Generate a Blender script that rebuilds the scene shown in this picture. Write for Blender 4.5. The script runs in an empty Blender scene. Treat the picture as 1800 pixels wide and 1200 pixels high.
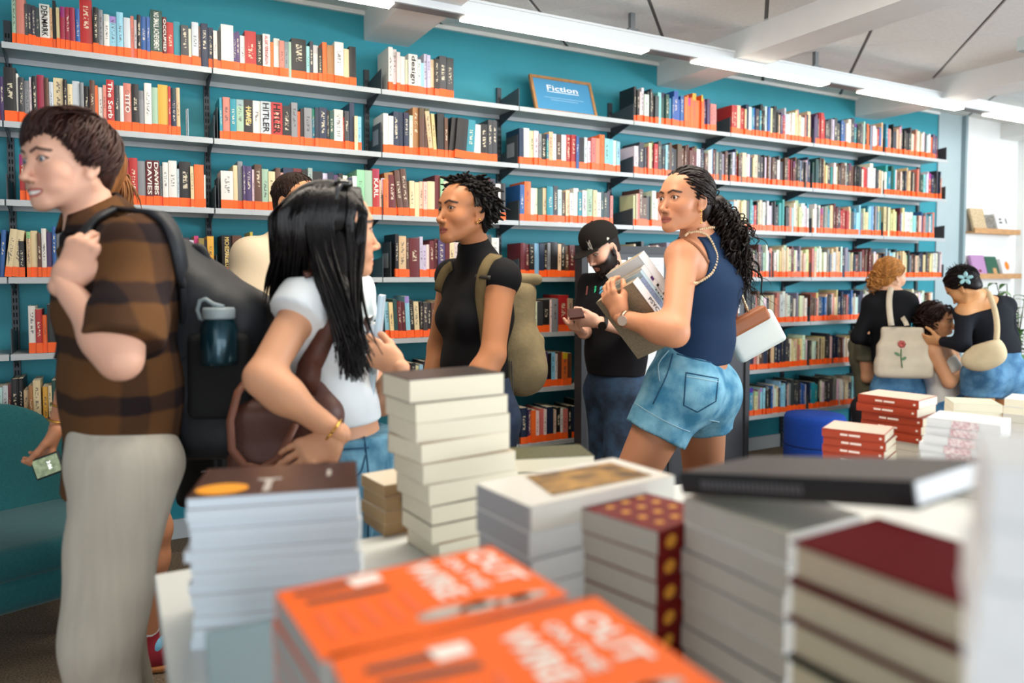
import bpy, math, random
import numpy as np
from mathutils import Vector, Matrix

scene = bpy.context.scene
col = scene.collection
rnd = random.Random(11)

# ------------------------------------------------------------------ camera
YAW = math.radians(28.4); PITCH = math.radians(2.5); FPX = 1300.0
CAM_H = 1.32
FWD = np.array([math.sin(YAW), math.cos(YAW), 0.0]); RIGHT = np.array([math.cos(YAW), -math.sin(YAW), 0.0]); UP = np.array([0, 0, 1.0])
F2 = FWD * math.cos(PITCH) - UP * math.sin(PITCH); U2 = UP * math.cos(PITCH) + FWD * math.sin(PITCH)
CAM = np.array([0.0, 0.0, CAM_H]); CY = 544.0
cam_data = bpy.data.cameras.new('camera'); cam = bpy.data.objects.new('camera', cam_data); col.objects.link(cam)
cam_data.sensor_width = 36.0; cam_data.lens = 36.0 * FPX / 1800.0
cam_data.shift_y = -56.0 / 1800.0
cam_data.clip_start = 0.02
cam.matrix_world = Matrix(((RIGHT[0], U2[0], -F2[0], CAM[0]), (RIGHT[1], U2[1], -F2[1], CAM[1]), (RIGHT[2], U2[2], -F2[2], CAM[2]), (0, 0, 0, 1)))
cam_data.dof.use_dof = True
cam_data.dof.focus_distance = 2.9
cam_data.dof.aperture_fstop = 1.8
scene.camera = cam

# ------------------------------------------------------------------ light
scene.view_settings.view_transform = 'Standard'; scene.view_settings.look = 'None'
scene.view_settings.gamma = 1.0; scene.view_settings.use_curve_mapping = False
scene.view_settings.exposure = 0.42
world = bpy.data.worlds.new('world'); scene.world = world; world.use_nodes = True
wbg = world.node_tree.nodes['Background']; wbg.inputs[0].default_value = (0.86, 0.93, 1.0, 1); wbg.inputs[1].default_value = 0.46

def area(name, loc, target, sx, sy, power, color):
    l = bpy.data.lights.new(name, 'AREA'); l.shape = 'RECTANGLE'; l.size = sx; l.size_y = sy; l.energy = power; l.color = color
    o = bpy.data.objects.new(name, l); col.objects.link(o); o.location = loc
    o.rotation_euler = (Vector(target) - Vector(loc)).to_track_quat('-Z', 'Y').to_euler(); return o
area('window_daylight', (7.2, -1.2, 2.0), (1.5, 2.2, 1.1), 3.2, 2.2, 300, (0.88, 0.95, 1.0))
area('window_daylight_rear', (-2.6, -2.4, 2.3), (0.6, 3.0, 1.2), 3.5, 2.0, 30, (1.0, 0.97, 0.93))
area('ceiling_fill_behind', (1.5, -3.4, 1.1), (2.6, 3.0, 2.9), 6.0, 1.6, 120, (0.93, 0.97, 1.0))  # unseen fill added low behind the camera to brighten the ceiling
area('ceiling_light_panel', (1.4, 1.9, 2.76), (1.4, 2.0, 0.0), 2.4, 0.5, 60, (1.0, 0.9, 0.76))

# ------------------------------------------------------------------ pixel helpers (1800 x 1200 frame)
def ray(px, py):
    return F2 + RIGHT * ((px - 900.0) / FPX) + U2 * ((CY - py) / FPX)
def P(px, py, z):
    r = ray(px, py); return CAM + r * (z / r.dot(FWD))
def PH(px, py, h):
    r = ray(px, py); return CAM + r * ((h - CAM_H) / r[2])
def PY(px, py, y):
    r = ray(px, py); return CAM + r * (y / r[1])
def camdir(x, y, z):          # direction given as right, up, away
    v = RIGHT * x + UP * y + FWD * z; return v / np.linalg.norm(v)

def vdir(px, x, y, z):        # the same, but relative to the line of sight through column px
    r = ray(px, CY); r = np.array([r[0], r[1], 0]); r /= np.linalg.norm(r); rt = np.array([r[1], -r[0], 0])
    v = rt * x + UP * y + r * z; return v / np.linalg.norm(v)

# ------------------------------------------------------------------ materials
def lin(h):
    h = h.lstrip('#'); o = []
    for i in (0, 2, 4):
        c = int(h[i:i + 2], 16) / 255.0; o.append(c / 12.92 if c <= 0.04045 else ((c + 0.055) / 1.055) ** 2.4)
    return tuple(o)
MATS = {}
class NT:
    def __init__(s, m): s.n = m.node_tree.nodes; s.l = m.node_tree.links
    def add(s, t, **kw):
        n = s.n.new(t)
        for k, v in kw.items(): setattr(n, k, v)
        return n
    def link(s, a, b): s.l.new(a, b)
def M(name, hexc, rough=0.6, metal=0.0, var=0.0, vscale=30.0, bump=0.0, bscale=120.0, spec=0.4, stretch=None, coat=0.0, hexb=None, sheen=0.0, emit=None, estr=0.0):
    if name in MATS: return MATS[name]
    m = bpy.data.materials.new(name); m.use_nodes = True; t = NT(m); b = m.node_tree.nodes['Principled BSDF']
    c = lin(hexc); b.inputs['Base Color'].default_value = (*c, 1); b.inputs['Roughness'].default_value = rough
    b.inputs['Metallic'].default_value = metal; b.inputs['Specular IOR Level'].default_value = spec
    b.inputs['Coat Weight'].default_value = coat
    if sheen: b.inputs['Sheen Weight'].default_value = sheen
    if emit: b.inputs['Emission Color'].default_value = (*lin(emit), 1); b.inputs['Emission Strength'].default_value = estr
    if var or bump:
        tc = t.add('ShaderNodeTexCoord'); src = tc.outputs['Object']
        if stretch:
            mp = t.add('ShaderNodeMapping'); mp.inputs['Scale'].default_value = stretch; t.link(src, mp.inputs[0]); src = mp.outputs[0]
    if var:
        nz = t.add('ShaderNodeTexNoise'); nz.inputs['Scale'].default_value = vscale; nz.inputs['Detail'].default_value = 3; t.link(src, nz.inputs['Vector'])
        mx = t.add('ShaderNodeMix', data_type='RGBA'); c2 = lin(hexb) if hexb else tuple(x * (1 - var) for x in c)
        c1 = c if hexb else tuple(min(1, x * (1 + var * 0.6)) for x in c)
        mx.inputs[6].default_value = (*c1, 1); mx.inputs[7].default_value = (*c2, 1)
        rm = t.add('ShaderNodeMapRange'); rm.inputs[1].default_value = 0.35; rm.inputs[2].default_value = 0.65
        t.link(nz.outputs[0], rm.inputs[0]); t.link(rm.outputs[0], mx.inputs[0]); t.link(mx.outputs[2], b.inputs['Base Color'])
    if bump:
        nz = t.add('ShaderNodeTexNoise'); nz.inputs['Scale'].default_value = bscale; nz.inputs['Detail'].default_value = 4; t.link(src, nz.inputs['Vector'])
        bp = t.add('ShaderNodeBump'); bp.inputs['Strength'].default_value = bump; bp.inputs['Distance'].default_value = 0.004
        t.link(nz.outputs[0], bp.inputs['Height']); t.link(bp.outputs[0], b.inputs['Normal'])
    MATS[name] = m; return m
def attr_mat(name, rough=0.55, spec=0.35, bump=0.0, bscale=250.0, sss=0.0, sheen=0.0, stretch=None):
    if name in MATS: return MATS[name]
    m = bpy.data.materials.new(name); m.use_nodes = True; t = NT(m); b = m.node_tree.nodes['Principled BSDF']
    a = t.add('ShaderNodeAttribute', attribute_name='col'); t.link(a.outputs['Color'], b.inputs['Base Color'])
    b.inputs['Roughness'].default_value = rough; b.inputs['Specular IOR Level'].default_value = spec
    if sss: b.inputs['Subsurface Weight'].default_value = sss; b.inputs['Subsurface Radius'].default_value = (0.012, 0.005, 0.003); b.inputs['Subsurface Scale'].default_value = 0.5
    if sheen: b.inputs['Sheen Weight'].default_value = sheen
    if bump:
        tc = t.add('ShaderNodeTexCoord'); src = tc.outputs['Object']
        if stretch:
            mp = t.add('ShaderNodeMapping'); mp.inputs['Scale'].default_value = stretch; t.link(src, mp.inputs[0]); src = mp.outputs[0]
        nz = t.add('ShaderNodeTexNoise'); nz.inputs['Scale'].default_value = bscale; nz.inputs['Detail'].default_value = 3
        bp = t.add('ShaderNodeBump'); bp.inputs['Strength'].default_value = bump; bp.inputs['Distance'].default_value = 0.003
        t.link(src, nz.inputs['Vector']); t.link(nz.outputs[0], bp.inputs['Height']); t.link(bp.outputs[0], b.inputs['Normal'])
    MATS[name] = m; return m

# ------------------------------------------------------------------ mesh helpers
def set_smooth(me, on=True): me.polygons.foreach_set('use_smooth', [on] * len(me.polygons))
def mesh_obj(name, verts, faces, mats=None, parent=None, smooth=False, colors=None, midx=None, top=True):
    me = bpy.data.meshes.new(name)
    if isinstance(verts, np.ndarray): verts = verts.tolist()
    if isinstance(faces, np.ndarray): faces = faces.tolist()
    me.from_pydata(verts, [], faces)
    if mats is not None:
        for m in (mats if isinstance(mats, (list, tuple)) else [mats]): me.materials.append(m)
    if midx is not None: me.polygons.foreach_set('material_index', np.asarray(midx, dtype=np.int32))
    if smooth: set_smooth(me)
    if colors is not None:
        a = me.color_attributes.new('col', 'FLOAT_COLOR', 'POINT'); c = np.ones((len(verts), 4), dtype=np.float32); c[:, :3] = colors
        a.data.foreach_set('color', c.ravel())
    me.update()
    o = bpy.data.objects.new(name, me); col.objects.link(o)
    if parent is not None: o.parent = parent
    return o
def tag(o, label=None, cat=None, group=None, kind=None):
    if label: o['label'] = label
    if cat: o['category'] = cat
    if group: o['group'] = group
    if kind: o['kind'] = kind
    return o
def empty(name, loc=(0, 0, 0), rz=0.0):
    o = bpy.data.objects.new(name, None); col.objects.link(o); o.location = loc; o.rotation_euler = (0, 0, rz); o.empty_display_size = 0.1; return o
class MB:
    """collects simple shapes for one mesh"""
    def __init__(s): s.v = []; s.f = []; s.m = []
    def _add(s, v, f, m=0):
        o = len(s.v); s.v += [tuple(map(float, x)) for x in v]; s.f += [tuple(i + o for i in q) for q in f]; s.m += [m] * len(f); return s
    def box(s, x0, x1, y0, y1, z0, z1, m=0):
        v = [(x0, y0, z0), (x1, y0, z0), (x1, y1, z0), (x0, y1, z0), (x0, y0, z1), (x1, y0, z1), (x1, y1, z1), (x0, y1, z1)]
        return s._add(v, [(0, 3, 2, 1), (4, 5, 6, 7), (0, 1, 5, 4), (1, 2, 6, 5), (2, 3, 7, 6), (3, 0, 4, 7)], m)
    def bbox(s, x0, x1, y0, y1, z0, z1, b, m=0):
        """box with bevelled edges"""
        r = s.prism([(x0 + b, y0), (x1 - b, y0), (x1, y0 + b), (x1, y1 - b), (x1 - b, y1), (x0 + b, y1), (x0, y1 - b), (x0, y0 + b)], z0, z1, m); return r
    def prism(s, poly, z0, z1, m=0):
        n = len(poly); v = [(x, y, z0) for x, y in poly] + [(x, y, z1) for x, y in poly]
        f = [tuple(range(n - 1, -1, -1)), tuple(range(n, 2 * n))] + [(i, (i + 1) % n, n + (i + 1) % n, n + i) for i in range(n)]
        return s._add(v, f, m)
    def tube(s, pts, rad, seg=8, m=0, cap=True, flat=None):
        pts = [np.array(p, float) for p in pts]; n = len(pts)
        rad = rad if hasattr(rad, '__len__') else [rad] * n
        tans = [pts[min(i + 1, n - 1)] - pts[max(i - 1, 0)] for i in range(n)]
        tans = [t / (np.linalg.norm(t) + 1e-9) for t in tans]
        ref = np.array([0, 0, 1.0]) if abs(tans[0][2]) < 0.9 else np.array([1.0, 0, 0])
        if flat is not None: ref = np.array(flat[0], float)
        a = np.cross(tans[0], ref); a /= np.linalg.norm(a) + 1e-9
        v = []; f = []
        for i in range(n):
            t = tans[i]
            if flat is not None: a = np.cross(t, ref)
            a = a - t * a.dot(t); a /= np.linalg.norm(a) + 1e-9; b = np.cross(t, a)
            fa = flat[1] if flat is not None else 1.0
            for k in range(seg):
                q = 2 * math.pi * k / seg; v.append(pts[i] + a * (math.cos(q) * rad[i]) + b * (math.sin(q) * rad[i] * fa))
        for i in range(n - 1):
            for k in range(seg):
                k2 = (k + 1) % seg; f.append((i * seg + k, i * seg + k2, (i + 1) * seg + k2, (i + 1) * seg + k))
        if cap: f.append(tuple(range(seg - 1, -1, -1))); f.append(tuple((n - 1) * seg + k for k in range(seg)))
        return s._add(v, f, m)
    def lathe(s, prof, c=(0, 0, 0), seg=24, m=0):
        v = []; f = []; n = len(prof)
        for r, z in prof:
            for k in range(seg):
                q = 2 * math.pi * k / seg; v.append((c[0] + r * math.cos(q), c[1] + r * math.sin(q), c[2] + z))
        for i in range(n - 1):
            for k in range(seg):
                k2 = (k + 1) % seg; f.append((i * seg + k, i * seg + k2, (i + 1) * seg + k2, (i + 1) * seg + k))
        f.append(tuple(range(seg - 1, -1, -1))); f.append(tuple((n - 1) * seg + k for k in range(seg)))
        return s._add(v, f, m)
    def ball(s, c, r, seg=10, m=0):
        r = r if hasattr(r, '__len__') else (r, r, r); v = []; f = []; n = seg // 2 + 1
        for i in range(n + 1):
            th = math.pi * i / n
            for k in range(seg):
                q = 2 * math.pi * k / seg; v.append((c[0] + r[0] * math.sin(th) * math.cos(q), c[1] + r[1] * math.sin(th) * math.sin(q), c[2] - r[2] * math.cos(th)))
        for i in range(n):
            for k in range(seg):
                k2 = (k + 1) % seg; f.append((i * seg + k, i * seg + k2, (i + 1) * seg + k2, (i + 1) * seg + k))
        return s._add(v, f, m)
    def build(s, name, mats, parent=None, smooth=False):
        return mesh_obj(name, s.v, s.f, mats, parent, smooth, midx=s.m)
def bevel(o, w=0.004, seg=2):
    b = o.modifiers.new('bevel', 'BEVEL'); b.width = w; b.segments = seg; b.limit_method = 'ANGLE'; return o
def basis(o, origin, ex, ey, ez):
    """place o: local axes -> given world vectors (may be scaled)"""
    o.matrix_world = Matrix(((ex[0], ey[0], ez[0], origin[0]), (ex[1], ey[1], ez[1], origin[1]), (ex[2], ey[2], ez[2], origin[2]), (0, 0, 0, 1)))
    return o
def text_mesh(body, size=1.0, extrude=0.0, bold=0.0, align='CENTER'):
    cu = bpy.data.curves.new('lettering', 'FONT'); cu.body = body; cu.size = size; cu.extrude = extrude; cu.offset = bold
    cu.align_x = align; cu.align_y = 'CENTER'; cu.resolution_u = 2
    ob = bpy.data.objects.new('lettering', cu); col.objects.link(ob)
    dg = bpy.context.evaluated_depsgraph_get(); dg.update()
    me = bpy.data.meshes.new_from_object(ob.evaluated_get(dg)); bpy.data.objects.remove(ob); bpy.data.curves.remove(cu)
    return me
def text_obj(name, body, mat, w, h, bold=0.0):
    """lettering fitted into w x h in its local x/y plane, centred"""
    me = text_mesh(body, 1.0, 0.0, bold); n = len(me.vertices); co = np.zeros(n * 3); me.vertices.foreach_get('co', co); co = co.reshape(-1, 3)
    lo = co.min(0); hi = co.max(0); c = (lo + hi) / 2; s = (hi - lo)
    co[:, 0] = (co[:, 0] - c[0]) * (w / max(s[0], 1e-6)); co[:, 1] = (co[:, 1] - c[1]) * (h / max(s[1], 1e-6)); co[:, 2] = 0
    me.vertices.foreach_set('co', co.ravel()); me.materials.clear(); me.materials.append(mat); me.update()
    o = bpy.data.objects.new(name, me); col.objects.link(o); return o

# ------------------------------------------------------------------ the room
YF = 3.79           # shelf front plane
YW = 4.06           # wall face
CEIL = 2.79
teal = M('teal_paint', '2f93a4', 0.55, var=0.05, vscale=3.0, bump=0.05, bscale=300)
whitewall = M('white_paint', 'eef1f1', 0.7, var=0.02, vscale=4, bump=0.04, bscale=200)
greypaint = M('pale_grey_blue_paint', 'a9bcc2', 0.65, var=0.03, vscale=4)
carpet = M('brown_grey_carpet', '8f7d68', 0.95, var=0.35, vscale=160, bump=0.6, bscale=500, spec=0.1, hexb='5f5448')
ceilmat = M('ceiling_tile_white', 'e6e6e4', 0.8, var=0.04, vscale=60, bump=0.15, bscale=350)
struct = lambda o: tag(o, kind='structure')
struct(MB().box(-4, 10, -3.5, YW + 0.1, -0.1, 0.0).build('floor', carpet))
wl = struct(MB().box(-4, 6.52, YW, YW + 0.1, 0, CEIL + 0.1).build('wall_back', teal))
struct(MB().box(6.52, 6.87, YW - 0.012, YW + 0.1, 0, CEIL + 0.1).build('trim_1', greypaint))
struct(MB().box(6.865, 6.9, YW - 0.05, YW + 0.1, 0, CEIL + 0.1).build('trim_2', M('grey_edge', '8fa3aa', 0.6)))
struct(MB().box(6.9, 10, YW - 0.02, YW + 0.1, 0, CEIL + 0.1).build('wall_right', whitewall))
struct(MB().box(7.78, 7.98, YW - 0.09, YW - 0.02, 0, CEIL).build('trim_3', whitewall))
struct(MB().box(-4, 6.5, YW - 0.015, YW, 0, 0.10).build('baseboard_back', M('baseboard_white', 'c9cfd0', 0.5)))
# bright cornice strip where the painted wall meets the ceiling
struct(MB().box(-4, 6.52, YW - 0.02, YW, CEIL - 0.022, CEIL).build('trim_4', M('cornice_white', 'eef0f0', 0.5)))
# ceiling: a dark-jointed grid of tiles laid at an angle to the shelves, on a slab
struct(MB().box(-4, 10, -3.5, YW + 0.1, CEIL + 0.012, CEIL + 0.1).build('ceiling', M('ceiling_joint', '77787a', 0.8)))
ceil = bpy.data.objects['ceiling']
gang = YAW + math.atan((1320 - 900) / FPX)          # heading of the joints seen running towards the shelves
gx = np.array([math.cos(gang), -math.sin(gang)]); gy = np.array([math.sin(gang), math.cos(gang)])
TW, TL = 0.60, 1.20
tile_me = {}
def clip_poly(poly, a, b, c):      # keep a*x+b*y<=c
    out = []
    for i in range(len(poly)):
        p, q = poly[i], poly[(i + 1) % len(poly)]; dp = a * p[0] + b * p[1] - c; dq = a * q[0] + b * q[1] - c
        if dp <= 0: out.append(p)
        if dp * dq < 0: t = dp / (dp - dq); out.append((p[0] + t * (q[0] - p[0]), p[1] + t * (q[1] - p[1])))
    return out
p0 = PH(1140, 0, CEIL)[:2]
ox, oy = p0.dot(gx), p0.dot(gy)
BEAM_X = [-0.83, 1.26, 3.33, 5.40, 7.47]; BEAM_W = 0.26; BEAM_H = 0.155
nt = 0
for i in range(-8, 14):
    for j in range(-12, 14):
        a0, a1 = ox + i * TW + 0.011, ox + (i + 1) * TW - 0.011
        if j % 1: pass
        b0, b1 = oy + j * 0.6 + 0.004, oy + (j + 1) * 0.6 - 0.004
        poly = [tuple(gx * a + gy * b) for a, b in ((a0, b0), (a0, b1), (a1, b1), (a1, b0))]
        cx, cy = np.mean(poly, 0)
        if cx < -1.0 or cx > 9.6 or cy < 0.2 or cy > 4.6: continue
        for (a, b, c) in ((0, 1, YW), (0, -1, 0.0), (-1, 0, 1.5), (1, 0, 9.9)): poly = clip_poly(poly, a, b, c) if poly else poly
        if len(poly) < 3: continue
        poly = poly[::-1] if np.cross(np.array(poly[1]) - poly[0], np.array(poly[2]) - poly[1]) < 0 else poly
        MB().prism(poly, CEIL, CEIL + 0.014).build('ceiling_tile', ceilmat, ceil); nt += 1
for bx in BEAM_X:
    struct(MB().box(bx, bx + BEAM_W, -3.4, YW + 0.05, CEIL - BEAM_H, CEIL + 0.02).build('trim_%d' % (BEAM_X.index(bx) + 5), M('beam_white', 'e8e9e8', 0.65, var=0.02, vscale=6)))

# ------------------------------------------------------------------ linear light track hung in front of the shelves
trackw = M('track_white', 'dfe4e6', 0.4); tracks = M('track_grey', '75787a', 0.5)
led = M('led_diffuser', 'ffffff', 0.5, emit='fff4e0', estr=14.0)
TY, TH = 3.37, 2.60
trk = empty('linear_light_track', (0, TY, TH)); tag(trk, 'long white linear light track hanging above the bookshelves', 'light')
MB().box(-0.6, 9.2, -0.04, 0.04, 0.0, 0.035).box(-0.6, 9.2, -0.03, 0.03, 0.035, 0.07).box(-0.6, 9.2, -0.037, 0.037, 0.07, 0.082).build('rail', trackw, trk)
for k in range(6):
    x0 = 0.05 + 1.497 * k
    MB().box(x0, x0 + 1.13, -0.036, 0.036, -0.012, 0.0).build('diffuser', led, trk)
    MB().box(x0 + 1.13, x0 + 1.497, -0.034, 0.034, -0.004, 0.0).build('blank_cover', tracks, trk)
    for dx in (0.565,):
        MB().box(x0 + 1.02, x0 + 1.05, -0.012, 0.012, 0.082, CEIL - TH).box(x0 + 1.0, x0 + 1.07, -0.02, 0.02, 0.082, 0.10).build('hanger', tracks, trk)
t2 = empty('light_track_end', (0, 0, 0)); tag(t2, 'short grey end of a second light track at the right edge of the ceiling', 'light')
c2 = P(1830, 82, 3.4)
MB().box(c2[0] - 0.13, c2[0] + 1.2, c2[1] - 0.035, c2[1] + 0.035, c2[2] - 0.03, c2[2] + 0.03).build('rail', M('track_end_grey', '9fa9ad', 0.4), t2)
MB().box(c2[0] - 0.10, c2[0] - 0.06, c2[1] - 0.012, c2[1] + 0.012, c2[2] + 0.03, CEIL - 0.0).build('hanger', tracks, t2)

# ------------------------------------------------------------------ wall shelving
ROW_H = [CAM_H + 0.33 * k for k in (3, 2, 1, 0, -1, -2, -3)]      # top faces of the seven shelves
BAY0 = 1.268 - 0.829 * 3; BAYW = 0.829; NBAY = 9                  # bay k spans BAY0 + k*BAYW ...
def bay_x(k): return BAY0 + BAYW * k
shelf_grey = M('shelf_grey_metal', 'b4babd', 0.45, metal=0.1, var=0.04, vscale=8)
dark_metal = M('dark_grey_metal', '4a5157', 0.5, metal=0.3, bump=0.05, bscale=200)
slot = M('slot_black', '0c0e10', 0.8)
shelf_mb = MB().box(0.003, BAYW - 0.003, 0, 0.25, -0.006, 0).box(0.003, BAYW - 0.003, 0, 0.006, -0.026, -0.006).box(0.003, BAYW - 0.003, 0.244, 0.25, -0.03, -0.006)
shelf_me = None; brk_me = None; up_me = None; slot_me = None
BAYNAMES = ['leftmost', 'second', 'third', 'fourth', 'fifth', 'sixth', 'seventh', 'eighth', 'ninth']
def inst(name, me, parent, loc):
    o = bpy.data.objects.new(name, me); col.objects.link(o); o.parent = parent; o.location = loc; return o
for k in range(NBAY):
    b = empty('wall_shelving_bay', (bay_x(k), YF, 0))
    tag(b, 'grey metal wall shelving bay with slotted posts, %s from the left' % ('first' if k == 0 else BAYNAMES[k]), 'shelving', 'wall shelving bays')
    for r, h in enumerate(ROW_H):
        if shelf_me is None:
            o = shelf_mb.build('shelf', shelf_grey, b); shelf_me = o.data; o.location = (0, 0, h)
            o2 = mesh_obj('bracket', *(lambda m: (m.v, m.f))(MB()._add([(0.004, 0.012, 0), (0.004, 0.25, 0), (0.004, 0.25, 0.085), (0.004, 0.012, 0.11), (0.007, 0.012, 0), (0.007, 0.25, 0), (0.007, 0.25, 0.085), (0.007, 0.012, 0.11)], [(3, 2, 1, 0), (4, 5, 6, 7), (0, 1, 5, 4), (1, 2, 6, 5), (2, 3, 7, 6), (3, 0, 4, 7)])), dark_metal, b)
            brk_me = o2.data; o2.location = (0, 0, h)
            mb2 = MB()._add([(0.0, 0.02, -0.012), (0.0, 0.25, -0.075), (0.0, 0.25, -0.006), (0.0, 0.02, -0.006), (0.003, 0.02, -0.012), (0.003, 0.25, -0.075), (0.003, 0.25, -0.006), (0.003, 0.02, -0.006)], [(3, 2, 1, 0), (4, 5, 6, 7), (0, 1, 5, 4), (1, 2, 6, 5), (2, 3, 7, 6), (3, 0, 4, 7)]); o3 = mb2.build('shelf_support', dark_metal, b); sup_me = o3.data; o3.location = (0, 0, h)
        else:
            inst('shelf', shelf_me, b, (0, 0, h)); inst('shelf_support', sup_me, b, (0, 0, h))
            if k >= 2 or r > 1: inst('bracket', brk_me, b, (0, 0, h))
    if up_me is None:
        o = MB().box(-0.014, 0.014, 0.25, 0.27, 0.0, 2.47).build('post', dark_metal, b); up_me = o.data
        sm = MB()
        for q in range(72): sm.box(-0.008, -0.003, 0.2485, 0.2502, 0.05 + q * 0.033, 0.07 + q * 0.033); sm.box(0.003, 0.008, 0.2485, 0.2502, 0.05 + q * 0.033, 0.07 + q * 0.033)
        p_ = sm.build('slot_strip', slot, b); slot_me = p_.data
    else:
        inst('post', up_me, b, (0, 0, 0)); inst('slot_strip', slot_me, b, (0, 0, 0))
endb = [o for o in bpy.data.objects if o.name.startswith('wall_shelving_bay')][-1]
inst('post', up_me, endb, (BAYW, 0, 0))
for h in ROW_H: inst('bracket', brk_me, endb, (BAYW - 0.012, 0, h))

# ------------------------------------------------------------------ books
PAL = {'W': 'dedbd4', 'C': 'dcc99f', 'K': '1d1b1d', 'N': '1d2a45', 'B': '2a5c9e', 'L': '8cc4d8', 'T': '23899b', 'G': '1f4a42', 'g': '9dbba2', 'R': 'b02626', 'r': '64191f',
       'M': '9a2743', 'P': 'c97a6b', 'O': 'ee6a2a', 'Y': 'd9a640', 'V': '4a3766', 'S': '84868a', 'D': '3b3c41', 'E': 'd2b48c', 'U': '5c3a2b', 'Z': 'a87545', 'Q': 'c3cad0'}
CNAME = {'W': 'white', 'C': 'cream', 'K': 'black', 'N': 'navy', 'B': 'blue', 'L': 'light blue', 'T': 'teal', 'G': 'dark green', 'g': 'pale green', 'R': 'red', 'r': 'dark red',
         'M': 'crimson', 'P': 'salmon', 'O': 'orange', 'Y': 'yellow', 'V': 'purple', 'S': 'grey', 'D': 'charcoal', 'E': 'beige', 'U': 'brown', 'Z': 'tan', 'Q': 'silver grey'}
def book_mat(code, attr=False):
    nm = 'book_cover_' + (CNAME[code].replace(' ', '_') if not attr else 'assorted')
    if nm in MATS: return MATS[nm]
    m = bpy.data.materials.new(nm); m.use_nodes = True; t = NT(m); b = m.node_tree.nodes['Principled BSDF']; b.inputs['Roughness'].default_value = 0.42
    uv = t.add('ShaderNodeUVMap', uv_map='spine'); sp = t.add('ShaderNodeSeparateXYZ'); t.link(uv.outputs[0], sp.inputs[0])
    if attr:
        a = t.add('ShaderNodeAttribute', attribute_name='col'); base = a.outputs['Color']; seed = a.outputs['Alpha']
    else:
        rgb = t.add('ShaderNodeRGB'); rgb.outputs[0].default_value = (*lin(PAL[code]), 1); base = rgb.outputs[0]
        oi = t.add('ShaderNodeObjectInfo'); seed = oi.outputs['Random']
    def mth(op, a, b_=None, c=None):
        n = t.add('ShaderNodeMath', operation=op)
        for i, x in enumerate((a, b_, c)):
            if x is None: continue
            if isinstance(x, (int, float)): n.inputs[i].default_value = x
            else: t.link(x, n.inputs[i])
        return n.outputs[0]
    # lettering-like blotches in a column down the spine; each book has its own
    cmb = t.add('ShaderNodeCombineXYZ'); t.link(mth('MULTIPLY', sp.outputs[0], 3.0), cmb.inputs[0]); t.link(mth('MULTIPLY', sp.outputs[1], 26.0), cmb.inputs[1]); t.link(mth('MULTIPLY', seed, 97.0), cmb.inputs[2])
    nz = t.add('ShaderNodeTexNoise'); nz.inputs['Scale'].default_value = 1.0; nz.inputs['Detail'].default_value = 1.0; t.link(cmb.outputs[0], nz.inputs['Vector'])
    blot = mth('GREATER_THAN', nz.outputs[0], 0.52)
    colm = mth('LESS_THAN', mth('ABSOLUTE', mth('SUBTRACT', sp.outputs[0], 0.5)), 0.2)
    lo = mth('ADD', 0.28, mth('MULTIPLY', mth('FRACT', mth('MULTIPLY', seed, 13.7)), 0.2)); hi = mth('ADD', 0.7, mth('MULTIPLY', mth('FRACT', mth('MULTIPLY', seed, 7.3)), 0.22))
    rng = mth('MULTIPLY', mth('GREATER_THAN', sp.outputs[1], lo), mth('LESS_THAN', sp.outputs[1], hi))
    has = mth('GREATER_THAN', mth('FRACT', mth('MULTIPLY', seed, 31.1)), 0.3)
    msk = mth('MULTIPLY', mth('MULTIPLY', blot, colm), mth('MULTIPLY', rng, has)); msk = mth('MULTIPLY', msk, 0.75)
    bw = t.add('ShaderNodeRGBToBW'); t.link(base, bw.inputs[0])
    ink = t.add('ShaderNodeMix', data_type='RGBA'); ink.inputs[6].default_value = (0.75, 0.66, 0.48, 1); ink.inputs[7].default_value = (0.06, 0.05, 0.06, 1); t.link(mth('GREATER_THAN', bw.outputs[0], 0.22), ink.inputs[0])
    mx = t.add('ShaderNodeMix', data_type='RGBA'); t.link(msk, mx.inputs[0]); t.link(base, mx.inputs[6]); t.link(ink.outputs[2], mx.inputs[7])
    # a contrasting title panel on some
    pan = mth('MULTIPLY', mth('GREATER_THAN', sp.outputs[1], mth('ADD', 0.74, mth('MULTIPLY', seed, 0.12))), mth('GREATER_THAN', mth('FRACT', mth('MULTIPLY', seed, 51.3)), 0.87))
    hs = t.add('ShaderNodeHueSaturation'); t.link(mx.outputs[2], hs.inputs['Color']); t.link(mth('ADD', 0.35, mth('MULTIPLY', seed, 0.4)), hs.inputs['Hue']); hs.inputs['Value'].default_value = 0.8
    m2 = t.add('ShaderNodeMix', data_type='RGBA'); t.link(pan, m2.inputs[0]); t.link(mx.outputs[2], m2.inputs[6]); t.link(hs.outputs[0], m2.inputs[7])
    t.link(m2.outputs[2], b.inputs['Base Color'])
    MATS[nm] = m; return m
pages_mat = M('paper_pages', 'e6dcc4', 0.85, var=0.10, vscale=60, stretch=(8, 1, 1))
pages_white = M('paper_pages_white', 'e9ebec', 0.85, var=0.08, vscale=40, stretch=(1, 1, 30))
pages_cream = M('paper_pages_cream', 'ede5cf', 0.85, var=0.08, vscale=40, stretch=(1, 1, 30))
band_mat = M('orange_label_band', 'fc6420', 0.5, var=0.12, vscale=25)
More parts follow.
